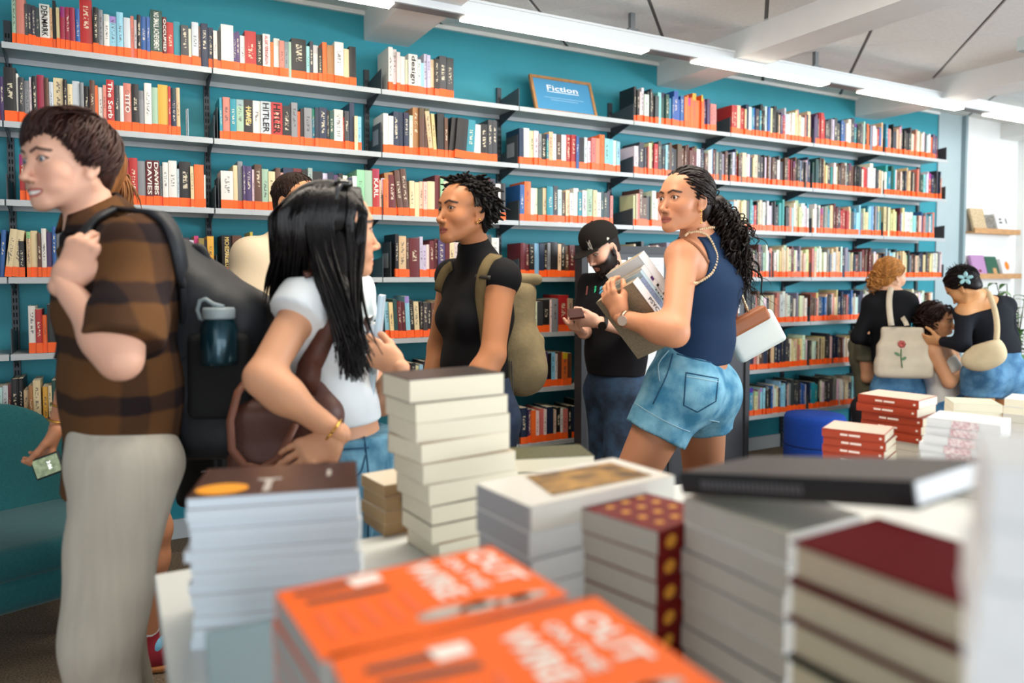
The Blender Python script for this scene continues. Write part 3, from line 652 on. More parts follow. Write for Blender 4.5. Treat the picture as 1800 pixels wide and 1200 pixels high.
stB2 = stack(cB2, aB2, 0.250, 0.19, 0.0275, 8, TAB, [cO], 'L1', ('bright orange comic book with white lettering,', '%s the nearer orange pile'), pages=pgB, jit=0.002, jrot=0.6, seed=8, group=G_T, vis=3)
for bk in (stB[-1], stB2[-1]):
    cover_text(bk, 'OUT', oW, 0.093, 0.020, 0.088, 0.031, 1, 0.03)
    cover_text(bk, 'ON THE', oW, 0.058, 0.020, 0.085, 0.016, 1, 0.025)
    cover_text(bk, 'WIRE', oW, 0.024, 0.020, 0.092, 0.030, 1, 0.03)
    on_cover(bk, 'drawn_figure', oK, [('poly', [(-0.105, 0.060), (-0.052, 0.060), (-0.052, 0.050), (-0.105, 0.052)]), ('poly', [(-0.100, 0.038), (-0.05, 0.034), (-0.020, 0.030), (-0.022, 0.022), (-0.052, 0.024), (-0.100, 0.030)]), ('ell', 0.035, -0.050, 0.010, 0.006), ('ell', 0.075, -0.058, 0.012, 0.006)])
    on_cover(bk, 'drawn_paper', oW, [('poly', [(-0.052, 0.066), (-0.020, 0.066), (-0.020, 0.046), (-0.050, 0.044)])])
    on_cover(bk, 'drawn_machine', oG, [('ell', 0.0, -0.050, 0.026, 0.010), ('ell', 0.035, -0.055, 0.022, 0.010), ('ell', 0.075, -0.060, 0.030, 0.008)])
    on_cover(bk, 'small_print', oD, [('poly', [(-0.10 + 0.020 * k, -0.045), (-0.094 + 0.020 * k, -0.045), (-0.094 + 0.020 * k, 0.010 - 0.006 * (k % 2)), (-0.10 + 0.020 * k, 0.010 - 0.006 * (k % 2))]) for k in range(5)])

# C: leaning pile of thick cream-edged paperbacks
hC = TAB + 0.335
cf = PH(722, 668, hC); crr = PH(880, 662, hC)
fw2 = np.array([FWD[0], FWD[1]]); rt2 = np.array([RIGHT[0], RIGHT[1]])
cC = [cover_mat('cover_cream', 'd8cdb8', 0.4), cover_mat('cover_black_gloss', '1a1a1c', 0.3), cover_mat('cover_tan', 'b59a78', 0.4)]
stC = stack(cf[:2] + rt2 * 0.050, math.degrees(-YAW) + 35, 0.20, 0.13, [0.034, 0.033, 0.036, 0.040, 0.038, 0.038, 0.036, 0.036, 0.044], 9, TAB, [cC[2], cC[0], cC[1], cC[0], cC[0], cC[2], cC[0], cC[0], cover_mat('cover_dark_photo', '3a3634', 0.3, var=0.5, vscale=25)], 'L1', ('thick cream-edged paperback,', '%s the tall leaning pile'), pages=pages_cream, jit=0.004, jrot=3, lean=(-0.0055, 0.003), seed=12, group=G_T)
# low pile beside it and the olive-covered one behind
e0 = P(676, 870, 1.46)
stack(e0[:2], math.degrees(-YAW) + 35, 0.11, 0.11, 0.026, 4, TAB, [cC[2], cC[0]], 'L1', ('tan-edged paperback,', '%s the low pile left of the leaning pile'), pages=M('paper_tan', 'bfa27c', 0.85, var=0.1, vscale=40), seed=14, group=G_T)
hE = 1.32 - (796 - 487) * 1.62 / 1300
e1 = PH(905, 806, TAB + 0.145)
stack(e1[:2] + fw2 * 0.0, math.degrees(-YAW) + 10, 0.17, 0.11, 0.029, 5, TAB, [cover_mat('cover_olive_photo', '6b6a45', 0.35, var=0.6, vscale=30, hexb='1f2a26')], 'L1', ('cream-edged book with olive photo cover,', '%s the pile behind the sepia cover'), pages=pages_cream, seed=15, group=G_T, vis=2)
# D: sepia photo cover, white spines
hD = TAB + 0.215
dF = PH(935, 893, hD); dR = PH(1190, 838, hD); dL = PH(803, 859, hD)
wD = float(np.linalg.norm((dL - dF)[:2])); lD = float(np.linalg.norm((dR - dF)[:2]))
stD = stack(dF, deg_of(dF, dR), lD, wD, 0.036, 6, TAB, [cW_] * 5 + [cover_mat('cover_white_gloss', 'e4e2da', 0.25)], 'L0', ('white-spined large paperback,', '%s the pile with the sepia cover photo'), pages=M('paper_mid_grey', 'a6a7aa', 0.85, var=0.12, vscale=40), jit=0.003, jrot=0.8, seed=17, group=G_T, vis=5)
on_cover(stD[-1], 'sepia_photo', M('print_sepia', 'b98a3e', 0.35, var=0.6, vscale=22, hexb='4e3513', stretch=(1, 2.2, 1)), [('poly', [(-lD * 0.30, -wD * 0.32), (lD * 0.40, -wD * 0.36), (lD * 0.40, wD * 0.33), (-lD * 0.2, wD * 0.42)])])
# E: dark red covers with gold ornaments
hE2 = TAB + 0.20
eL = PH(1002, 884, hE2); eF = PH(1160, 933, hE2)
aE = deg_of(eF, eL)      # long page side, spine on the right short side
cR = cover_mat('cover_dark_red', '74100f', 0.4, spec=0.15, var=0.25, vscale=10)
dE = float(np.linalg.norm((eL - eF)[:2]))
uE = np.array([math.cos(math.radians(aE)), math.sin(math.radians(aE))]); vE = np.array([-uE[1], uE[0]])
stE = stack(eF[:2] - vE * 0.125, aE, dE, 0.125, 0.0333, 6, TAB, [cR], 'S0', ('dark red paperback with gold ornaments,', '%s the pile behind the orange books'), pages=M('paper_warm_grey', 'b8b4ab', 0.85, var=0.12, vscale=40), jit=0.003, jrot=0.8, seed=19, group=G_T, vis=6)
gold = M('print_gold', 'd9942a', 0.35)
on_cover(stE[-1], 'gold_ornament', gold, [('ell', -0.055 + 0.028 * i, -0.035 + 0.034 * j, 0.006, 0.007) for i in range(5) for j in range(3)])
for bk in stE:
    o, cc, u, v, th = bk[:5]; mb = MB()
    for j in range(3):
        c = cc - u * (dE / 2 + 0.0006) + v * (-0.04 + 0.04 * j)
        pts = [c + v * (0.012 * math.cos(q * math.pi / 6)) + np.array([0, 0, 1]) * (0.009 * math.sin(q * math.pi / 6)) for q in range(12)]
        mb._add(pts, [tuple(range(12))])
    p_ = mb.build('gold_spine_ornament', gold); p_.parent = o; p_.matrix_parent_inverse = o.matrix_world.inverted()
# F: grey-white paged pile that carries the black book
hF = TAB + 0.235
fL = PH(1202, 872, hF); fF = PH(1402, 946, hF)
aF = deg_of(fF, fL); dF_ = 0.165
uF = np.array([math.cos(math.radians(aF)), math.sin(math.radians(aF))]); vF = np.array([-uF[1], uF[0]])
cY = cover_mat('cover_charcoal', '343439', 0.35)
stF = stack(fL[:2] - uF * dF_ - vF * 0.135, aF, dF_, 0.135, 0.0335, 7, TAB, [cW_, cY, cW_, cW_, cY, cW_, cover_mat('cover_white_yellow', 'dcd8c8', 0.35)], 'L0', ('white-paged paperback,', '%s the pile under the black book'), pages=M('paper_pale_grey', 'c6c3bd', 0.85, var=0.1, vscale=40), jit=0.003, jrot=0.8, seed=21, group=G_T)
# H: hardcovers in dark red, brown and green
hH = TAB + 0.284
hL = PH(1390, 950, hH); hR = PH(1705, 1066, hH)
aH = deg_of(hR, hL); uH = np.array([math.cos(math.radians(aH)), math.sin(math.radians(aH))]); vH = np.array([-uH[1], uH[0]])
dH = float(np.linalg.norm((hL - hR)[:2]))
hc = [cover_mat('cloth_maroon', '5a0f18', 0.7, spec=0.1, bump=0.1), cover_mat('cloth_green', '2c4a3c', 0.7, spec=0.1, bump=0.1), cover_mat('cloth_brown', '3a2320', 0.7, spec=0.1, bump=0.1), cover_mat('cloth_dark_red', '5c0a14', 0.75, spec=0.06, bump=0.1)]
stH = stack(hL[:2] - uH * dH - vH * 0.13, aH, dH, 0.13, 0.0355, 8, TAB, [hc[0], hc[2], hc[0], hc[2], hc[1], hc[2], hc[0], hc[3]], 'L0', ('cloth hardback,', '%s the pile of maroon, brown and green boards'), pages=M('paper_ivory', 'cfc5ab', 0.85, var=0.1, vscale=40), soft=False, jit=0.003, jrot=1.0, seed=23, group=G_T, vis=7)
on_cover(stH[-1], 'pale_label', M('print_lilac', 'b9bde0', 0.4), [('poly', [(-0.085, -0.02), (-0.055, -0.06), (-0.04, -0.052), (-0.07, -0.008)])])
yn = MB().box(-0.017, 0.017, -0.004, 0.004, 0, 0.02).build('page_marker', M('marker_yellow', 'e8c413', 0.5)); ynp = PH(1432, 905, TAB + 0.218); yn.location = (ynp[0], ynp[1], TAB + 0.205); tag(yn, 'small yellow page marker under the black book', 'marker')
# G: black hardback lying across the two piles
gA = P(1198, 868, 0.95); gB = P(1612, 897, 0.705); ezk = nrm_(gB - gA); Gl = float(np.linalg.norm(gB - gA))
eyk = np.cross(np.array([0, 0, 1.0]), ezk); eyk /= np.linalg.norm(eyk); exk = np.cross(eyk, ezk)
gup = exk if exk[2] > 0 else -exk
ko = place_book('K', 0.028, 0.155, Gl, gA + gup * 0.014, exk, eyk, ezk, soft=False, cover=cover_mat('cloth_black', '1f1f22', 0.45, bump=0.08), pages=pages_white, label='black hardback with faint spine lettering lying across two piles')
kt = MB()
for q in range(22):
    a = Gl * (0.12 + 0.022 * q); kt._add([gA + gup * (0.014 + dz) + ezk * (a + dx) - eyk * 0.0012 for dx, dz in ((0, -.005), (.004, -.005), (.004, .005), (0, .005))], [(0, 1, 2, 3)])
kp = kt.build('spine_print', M('print_dull_grey', '6a6a70', 0.5)); kp.parent = ko; kp.matrix_parent_inverse = ko.matrix_world.inverted()
# I: very near white pile at the right edge
iC = P(1722, 800, 0.37)
stack((iC[0], iC[1]), -58, 0.20, 0.10, 0.0305, 14, TAB, [cW_], 'S1', ('white paperback,', '%s the nearest pile at right'), pages=pages_white, jit=0.003, seed=31, group=G_T, vis=9)
# J, K, L: piles at the far right end of the table
cRed = cover_mat('cover_brick_red', 'a63a1e', 0.4)
redw = M('print_small_white', 'f2ddd2', 0.5)
def red_pile(pxl, pxr, pyl, pyr, zc, n, seed, lab):
    h = 1.32 - (pyl - 487) * zc / 1300 ; a = PH(pxl, pyl, h); b = PH(pxr, pyr, h); Ls = float(np.linalg.norm((a - b)[:2])); ang = deg_of(a, b)
    nn = int(round((h - TAB) / 0.0215)); th = (h - TAB) / nn
    st = stack(a, ang, Ls, 0.125, th, nn, TAB, [cRed], 'L0', ('brick red paperback,', lab), pages=pages_cream, jit=0.007, jrot=2.0, seed=seed, group=G_T, vis=n)
    ang_top = cover_mat('cover_pale_pink', 'e2c4b4', 0.4)
    st[-1][0].material_slots[0].material = cRed
    on_cover(st[-1], 'pale_cover_face', ang_top, [('poly', [(-Ls * 0.49, -0.058), (Ls * 0.49, -0.058), (Ls * 0.49, 0.062), (-Ls * 0.49, 0.062)])])
    for bk in st[-n:]:
        o, cc, u, v, t = bk[:5]; mb = MB()
        for (x0, x1) in ((-0.2, -0.08), (-0.06, 0.12), (0.42, 0.455)):
            mb._add([cc + u * (Ls * x) - v * (0.125 / 2 + 0.0008) + np.array([0, 0, z]) for x, z in ((x0, -.0025), (x1, -.0025), (x1, .0025), (x0, .0025))], [(0, 1, 2, 3)])
        p_ = mb.build('spine_print', redw); p_.parent = o; p_.matrix_parent_inverse = o.matrix_world.inverted()
red_pile(1511, 1617, 692, 705, 2.02, 5, 41, '%s the taller red-spined pile')
red_pile(1450, 1560, 752, 765, 1.86, 4, 42, '%s the shorter red-spined pile')
hK = 1.32 - (735 - 487) * 1.78 / 1300; ka = PH(1622, 733, hK); kb = PH(1752, 748, hK)
nk = int(round((hK - TAB) / 0.019))
stp = stack(ka, deg_of(ka, kb), float(np.linalg.norm((ka - kb)[:2])), 0.13, (hK - TAB) / nk, nk, TAB, [cover_mat('cover_white_matte', 'dfe0e2', 0.5)], 'L0', ('white paperback with pink patterned spine,', '%s the pile at far right'), pages=pages_white, jit=0.006, jrot=1.5, seed=44, group=G_T, vis=6)
pinkp = M('print_pink_weave', 'c9a0a6', 0.5, var=0.5, vscale=150, hexb='efe2e2')
for bk in stp:
    o, cc, u, v, t = bk[:5]; Lk = bk[9]
    p_ = MB()._add([cc + u * (Lk * x) - v * (0.065 + 0.0008) + np.array([0, 0, z]) for x, z in ((-0.15, -t * .46), (0.22, -t * .46), (0.22, t * .46), (-0.15, t * .46))], [(0, 1, 2, 3)]).build('spine_pattern', pinkp); p_.parent = o; p_.matrix_parent_inverse = o.matrix_world.inverted()
hL2 = 1.32 - (703 - 487) * 2.1 / 1300; la = PH(1676, 708, hL2); lb = PH(1762, 712, hL2)
stack(la, deg_of(la, lb), float(np.linalg.norm((la - lb)[:2])), 0.12, (hL2 - TAB) / 8, 8, TAB, [cover_mat('cover_pale_sage', 'c9d0bd', 0.4)], 'L1', ('cream-edged book with sage cover,', '%s the pile behind the pink spines'), pages=pages_cream, jit=0.004, seed=46, group=G_T, vis=2)
lc = PH(1766, 700, hL2 + 0.02); ld = PH(1850, 708, hL2 + 0.02)
stack(lc, deg_of(lc, ld), 0.14, 0.12, (hL2 + 0.02 - TAB) / 9, 9, TAB, [cW_], 'L1', ('white-covered cream-edged book,', '%s the pile at the right frame edge'), pages=pages_cream, jit=0.003, seed=47, group=G_T, vis=2)

# the uncounted books in one object
me = bpy.data.meshes.new('shelf_books'); me.from_pydata(fv, [], ff); a = me.color_attributes.new('col', 'FLOAT_COLOR', 'POINT'); a.data.foreach_set('color', np.array(fc, dtype=np.float32).ravel())
uvl = me.uv_layers.new(name='spine'); uvl.data.foreach_set('uv', np.array(fuv, dtype=np.float32).ravel()); me.materials.append(book_mat('W', True)); me.update()
fb = bpy.data.objects.new('shelf_books', me); col.objects.link(fb); tag(fb, 'mixed books with orange spine bands filling the far shelving bays', 'books', kind='stuff')


# ------------------------------------------------------------------ implicit-surface modelling for people and soft things
V = lambda *a: np.array(a, dtype=float)
def nrm(v): v = np.asarray(v, float); return v / (np.linalg.norm(v) + 1e-12)
class Prim:
    __slots__ = ('f', 'lo', 'hi', 'k', 'sub')
    def __init__(s, f, lo, hi, k, sub): s.f = f; s.lo = lo; s.hi = hi; s.k = k; s.sub = sub
def cone(a, b, ra, rb, k=0.02, sub=False, flat=False):
    a = V(*a); b = V(*b); ab = b - a; L2 = float(ab.dot(ab)) + 1e-12; L = math.sqrt(L2); R = max(ra, rb)
    def f(x, y, z):
        px, py, pz = x - a[0], y - a[1], z - a[2]; tr = (px * ab[0] + py * ab[1] + pz * ab[2]) / L2; t = np.clip(tr, 0, 1)
        d = np.sqrt((px - t * ab[0]) ** 2 + (py - t * ab[1]) ** 2 + (pz - t * ab[2]) ** 2) - (ra + (rb - ra) * t)
        return np.maximum(d, (tr - 1) * L) if flat else d
    return Prim(f, np.minimum(a, b) - R, np.maximum(a, b) + R, k, sub)
def econe(a, b, xd, ra, rb, k=0.03, sub=False, flat=False):
    a = V(*a); b = V(*b); L = np.linalg.norm(b - a) + 1e-9; w = (b - a) / L; xa = nrm(np.asarray(xd, float) - w * np.dot(xd, w)); ya = np.cross(w, xa); R = max(max(ra), max(rb))
    def f(x, y, z):
        px, py, pz = x - a[0], y - a[1], z - a[2]
        lx = px * xa[0] + py * xa[1] + pz * xa[2]; ly = px * ya[0] + py * ya[1] + pz * ya[2]; lz = px * w[0] + py * w[1] + pz * w[2]
        t = np.clip(lz / L, 0, 1); rx = ra[0] + (rb[0] - ra[0]) * t; ry = ra[1] + (rb[1] - ra[1]) * t; rm = np.minimum(rx, ry); rest = lz - t * L
        d = (np.sqrt((lx / rx) ** 2 + (ly / ry) ** 2 + (rest / rm) ** 2) - 1) * rm
        return np.maximum(d, lz - L) if flat else d
    return Prim(f, np.minimum(a, b) - R, np.maximum(a, b) + R, k, sub)
def ell(c, r, k=0.02, sub=False, X=None, Y=None):
    """ellipsoid; X, Y: its first two axes"""
    c = V(*c); r = V(*r); R = r.max()
    if X is None:
        def f(x, y, z):
            px, py, pz = x - c[0], y - c[1], z - c[2]
            k0 = np.sqrt((px / r[0]) ** 2 + (py / r[1]) ** 2 + (pz / r[2]) ** 2); k1 = np.sqrt((px / r[0] ** 2) ** 2 + (py / r[1] ** 2) ** 2 + (pz / r[2] ** 2) ** 2) + 1e-9
            return k0 * (k0 - 1) / k1
        return Prim(f, c - r, c + r, k, sub)
    X = nrm(X); Y = nrm(np.asarray(Y, float) - X * np.dot(X, Y)); Z = np.cross(X, Y)
    def f(x, y, z):
        px, py, pz = x - c[0], y - c[1], z - c[2]
        u = px * X[0] + py * X[1] + pz * X[2]; v = px * Y[0] + py * Y[1] + pz * Y[2]; w = px * Z[0] + py * Z[1] + pz * Z[2]
        k0 = np.sqrt((u / r[0]) ** 2 + (v / r[1]) ** 2 + (w / r[2]) ** 2); k1 = np.sqrt((u / r[0] ** 2) ** 2 + (v / r[1] ** 2) ** 2 + (w / r[2] ** 2) ** 2) + 1e-9
        return k0 * (k0 - 1) / k1
    return Prim(f, c - R, c + R, k, sub)
def rbox(c, half, X, Y, r=0.02, k=0.02, sub=False):
    """rounded box"""
    c = V(*c); X = nrm(X); Y = nrm(np.asarray(Y, float) - X * np.dot(X, Y)); Z = np.cross(X, Y); hx, hy, hz = [max(h - r, 1e-4) for h in half]; R = float(np.linalg.norm(half))
    def f(x, y, z):
        px, py, pz = x - c[0], y - c[1], z - c[2]
        u = np.abs(px * X[0] + py * X[1] + pz * X[2]) - hx; v = np.abs(px * Y[0] + py * Y[1] + pz * Y[2]) - hy; w = np.abs(px * Z[0] + py * Z[1] + pz * Z[2]) - hz
        return np.sqrt(np.maximum(u, 0) ** 2 + np.maximum(v, 0) ** 2 + np.maximum(w, 0) ** 2) + np.minimum(np.maximum(u, np.maximum(v, w)), 0) - r
    return Prim(f, c - R, c + R, k, sub)
def chain(pts, rs, k=0.015):
    return [cone(pts[i], pts[i + 1], rs[i], rs[i + 1], k) for i in range(len(pts) - 1)]
def surface(prims, h, lo=None, hi=None, clips=(), disp=None, smooth=2):
    """blend the primitives, keep what lies behind every clip plane, and mesh the zero surface (surface nets)"""
    adds = [p for p in prims if not p.sub]
    l0 = np.min([p.lo - p.k * 0.3 for p in adds], 0) - 3 * h; h0 = np.max([p.hi + p.k * 0.3 for p in adds], 0) + 3 * h
    if lo is not None: l0 = np.maximum(l0, lo)
    if hi is not None: h0 = np.minimum(h0, hi)
    n = np.maximum(np.ceil((h0 - l0) / h).astype(int) + 1, 4)
    ax = [(l0[i] + h * np.arange(n[i])).astype(np.float32) for i in range(3)]
    D = np.full(tuple(n), 1.0, dtype=np.float32)
    for p in prims:
        mg = max(p.k, 4 * h) + 2 * h
        i0 = np.maximum(((p.lo - mg - l0) / h).astype(int), 0); i1 = np.minimum(np.ceil((p.hi + mg - l0) / h).astype(int) + 1, n)
        if np.any(i1 <= i0): continue
        sl = tuple(slice(a, b) for a, b in zip(i0, i1))
        d = p.f(ax[0][sl[0]][:, None, None], ax[1][sl[1]][None, :, None], ax[2][sl[2]][None, None, :]).astype(np.float32)
        o = D[sl]; k = p.k
        if p.sub: hh = np.maximum(k - np.abs(o + d), 0) / k; D[sl] = np.maximum(o, -d) + hh * hh * k * 0.25
        else: hh = np.maximum(k - np.abs(o - d), 0) / k; D[sl] = np.minimum(o, d) - hh * hh * k * 0.25
    X, Y, Z = ax[0][:, None, None], ax[1][None, :, None], ax[2][None, None, :]
    if disp is not None: D = disp(X, Y, Z, D).astype(np.float32)
    for pt, nn in clips: D = np.maximum(D, ((X - pt[0]) * nn[0] + (Y - pt[1]) * nn[1] + (Z - pt[2]) * nn[2]).astype(np.float32))
    D[0] = D[-1] = 1; D[:, 0] = D[:, -1] = 1; D[:, :, 0] = D[:, :, -1] = 1
    S = D < 0
    C = S[:-1, :-1, :-1].astype(np.int8)
    for a in (0, 1):
        for b in (0, 1):
            for c in (0, 1):
                if a or b or c: C = C + S[a:a + n[0] - 1, b:b + n[1] - 1, c:c + n[2] - 1]
    act = (C > 0) & (C < 8); idx = np.full(act.shape, -1, dtype=np.int32); cells = np.argwhere(act); idx[act] = np.arange(len(cells))
    acc = np.zeros((len(cells), 3)); cnt = np.zeros(len(cells))
    cor = [(a, b, c) for a in (0, 1) for b in (0, 1) for c in (0, 1)]
    vals = {q: D[cells[:, 0] + q[0], cells[:, 1] + q[1], cells[:, 2] + q[2]].astype(float) for q in cor}
    for q in cor:
        for axn in range(3):
            if q[axn] == 0:
                q2 = list(q); q2[axn] = 1; q2 = tuple(q2); a, b = vals[q], vals[q2]; cr = (a < 0) != (b < 0)
                t = np.where(cr, a / np.where(cr, a - b, 1), 0); pos = np.tile(np.array(q, float), (len(cells), 1)); pos[:, axn] = t
                acc[cr] += pos[cr]; cnt[cr] += 1
    verts = (cells + acc / cnt[:, None]) * h + l0
    faces = []
    for axn in range(3):
        b_, c_ = (axn + 1) % 3, (axn + 2) % 3
        s0 = [slice(None)] * 3; s1 = [slice(None)] * 3; s0[axn] = slice(0, -1); s1[axn] = slice(1, None)
        A, B = S[tuple(s0)], S[tuple(s1)]; ch = A != B; e = np.argwhere(ch); ins = A[ch]
        ok = (e[:, b_] > 0) & (e[:, c_] > 0) & (e[:, b_] < n[b_] - 1) & (e[:, c_] < n[c_] - 1); e = e[ok]; ins = ins[ok]
        def cell(db, dc):
            q = e.copy(); q[:, b_] += db; q[:, c_] += dc; return idx[q[:, 0], q[:, 1], q[:, 2]]
        Q = np.stack([cell(-1, -1), cell(0, -1), cell(0, 0), cell(-1, 0)], 1); Q[~ins] = Q[~ins][:, ::-1]; faces.append(Q)
    faces = np.concatenate(faces)
    for _ in range(smooth):
        sm = np.zeros_like(verts); w = np.zeros(len(verts))
        for i in range(4):
            a, b = faces[:, i], faces[:, (i + 1) % 4]
            for j in range(3): sm[:, j] += np.bincount(a, verts[b, j], len(verts)) + np.bincount(b, verts[a, j], len(verts))
            w += np.bincount(a, minlength=len(verts)) + np.bincount(b, minlength=len(verts))
        verts = verts * 0.45 + 0.55 * sm / np.maximum(w, 1)[:, None]
    return verts, faces
def folds(seed, amp, freq=30.0, n=5, aniso=(1, 1, 0.35)):
    r = np.random.RandomState(seed); ks = r.normal(size=(n, 3)) * freq * np.array(aniso); ph = r.uniform(0, 6.28, n)
    def f(X, Y, Z, D):
        s = 0
        for k, p in zip(ks, ph): s = s + np.sin(X * k[0] + Y * k[1] + Z * k[2] + p)
        return D + amp * s / n
    return f
def join(parts):
    """[(verts, faces, colour array or rgb)] -> one mesh"""
    vs, fs, cs, o = [], [], [], 0
    for v, f, c in parts:
        vs.append(np.asarray(v, float)); fs += [tuple(int(i) + o for i in q) for q in f]; c = np.asarray(c, float); cs.append(np.tile(c, (len(v), 1)) if c.ndim == 1 else c); o += len(v)
    return np.concatenate(vs), fs, np.concatenate(cs)
def tubes(paths, radii, seg=5):
    """many tapered strands as one mesh. paths: list of (n,3); radii: list of arrays"""
    vs, fs, o = [], [], 0
    q = np.linspace(0, 2 * math.pi, seg, endpoint=False); cq, sq = np.cos(q), np.sin(q)
    for p, r in zip(paths, radii):
        p = np.asarray(p, float); n = len(p); t = np.gradient(p, axis=0); t /= np.linalg.norm(t, axis=1)[:, None] + 1e-12
        ref = V(0.31, 0.72, 0.61); a = np.cross(t, ref); a /= np.linalg.norm(a, axis=1)[:, None] + 1e-9; b = np.cross(t, a)
        r = np.broadcast_to(r, (n,))
        vs.append((p[:, None, :] + (a[:, None, :] * cq[None, :, None] + b[:, None, :] * sq[None, :, None]) * r[:, None, None]).reshape(-1, 3))
        i = np.arange(n - 1)[:, None] * seg; k = np.arange(seg)[None, :]; k2 = (k + 1) % seg
        fs.append((np.stack([i + k, i + k2, i + seg + k2, i + seg + k], -1) + o).reshape(-1, 4)); o += n * seg
    return np.concatenate(vs), np.concatenate(fs)

# ------------------------------------------------------------------ heads
HAIR_Z = [-0.14, -0.075, -0.045, -0.02, 0.0, 0.03, 0.06, 0.078, 0.095, 0.13]
HAIR_Y = [-0.060, -0.048, -0.030, -0.004, 0.024, 0.046, 0.068, 0.085, 0.11, 0.15]
def hairline(z, shift=0.0): return np.interp(z, HAIR_Z, HAIR_Y) + shift
CRC = V(0, -0.018, 0.030); CRR = V(0.074, 0.094, 0.081)
def head_prims(fem, neck_to, smile=0.0, jaw=1.0, ears=True):
    k = 1.0 if fem else 1.06
    P_ = [ell(CRC, CRR, 0.02), ell((0, 0.03, 0.026), (0.061, 0.057, 0.058), 0.03), ell((0, 0.034, -0.03), (0.053 * k, 0.055, 0.06), 0.03), ell((0, 0.04, -0.072), (0.040 * k * jaw, 0.046, 0.034), 0.03)]
    for s in (-1, 1):
        P_ += [cone((s * 0.051 * k, -0.004, -0.052), (s * 0.016 * k, 0.072, -0.099), 0.017 * k, 0.014, 0.025), ell((s * 0.038, 0.056, -0.032), (0.023, 0.025, 0.022), 0.03)]
    P_ += [ell((0, 0.079, -0.100), (0.017 * k, 0.013, 0.014), 0.02), cone((-0.03, 0.077, 0.020), (0.03, 0.077, 0.020), 0.0105 * k, 0.0105 * k, 0.02)]
    P_ += [ell((0, 0.077, -0.068), (0.028, 0.017, 0.020), 0.02)]
    for s in (-1, 1): P_ += [ell((s * 0.032, 0.100, 0.001), (0.020, 0.018, 0.0125), 0.014, True)]
    P_ += [cone((0, 0.082, 0.008), (0, 0.107, -0.036), 0.0060 * k, 0.0078 * k, 0.012), ell((0, 0.1105, -0.0405), (0.0086 * k, 0.0088, 0.0078), 0.008)]
    for s in (-1, 1):
        P_ += [ell((s * 0.0105 * k, 0.099, -0.0450), (0.0068, 0.0098, 0.0066), 0.006), ell((s * 0.0065, 0.103, -0.0525), (0.0032, 0.005, 0.003), 0.003, True)]
        P_ += [ell((s * 0.032, 0.0745, 0.0), (0.0145, 0.0145, 0.0145), 0.005), ell((s * 0.032, 0.092, 0.0003), (0.0140, 0.0138, 0.0066), 0.002, True)]
        cz = 0.004 * smile; cx = 0.022 + 0.005 * smile
        P_ += [cone((s * cx, 0.083, -0.0735 + cz), (0, 0.0945, -0.0695), 0.0025, 0.0052, 0.005), cone((s * (cx - 0.003), 0.083, -0.0760 + cz), (0, 0.0935, -0.0815 - 0.002 * smile), 0.0025, 0.0058, 0.005)]
        P_ += [ell((s * (cx + 0.012), 0.066, -0.062), (0.012, 0.014, 0.012), 0.02)] if smile > 0.5 else []
    for s in (-1, 1):
        cz = 0.004 * smile; cx = 0.022 + 0.005 * smile
        P_ += [cone((s * (cx + 0.001), 0.091, -0.0745 + cz), (0, 0.103, -0.0757), 0.0016, 0.0020, 0.003, True)]
    for s in (-1, 1) if ears else ():
        P_ += [ell((s * 0.074, -0.010, -0.014), (0.0175, 0.0065, 0.029), 0.008, X=(s * 0.35, -1, 0), Y=(-s, -0.35, 0)), ell((s * 0.0715, 0.0, -0.040), (0.006, 0.008, 0.010), 0.008)]
        P_ += [ell((s * 0.083, -0.009, -0.012), (0.0105, 0.006, 0.018), 0.004, True, X=(s * 0.35, -1, 0), Y=(-s, -0.35, 0))]
    nr = 0.047 if fem else 0.056
    P_ += [cone((0, -0.022, -0.055), neck_to, nr, nr * 1.08, 0.03)]
    return P_
def mixc(base, c, m): return base * (1 - m[:, None]) + np.asarray(c)[None, :] * m[:, None]
def sstep(a, b, x): t = np.clip((x - a) / (b - a), 0, 1); return t * t * (3 - 2 * t)
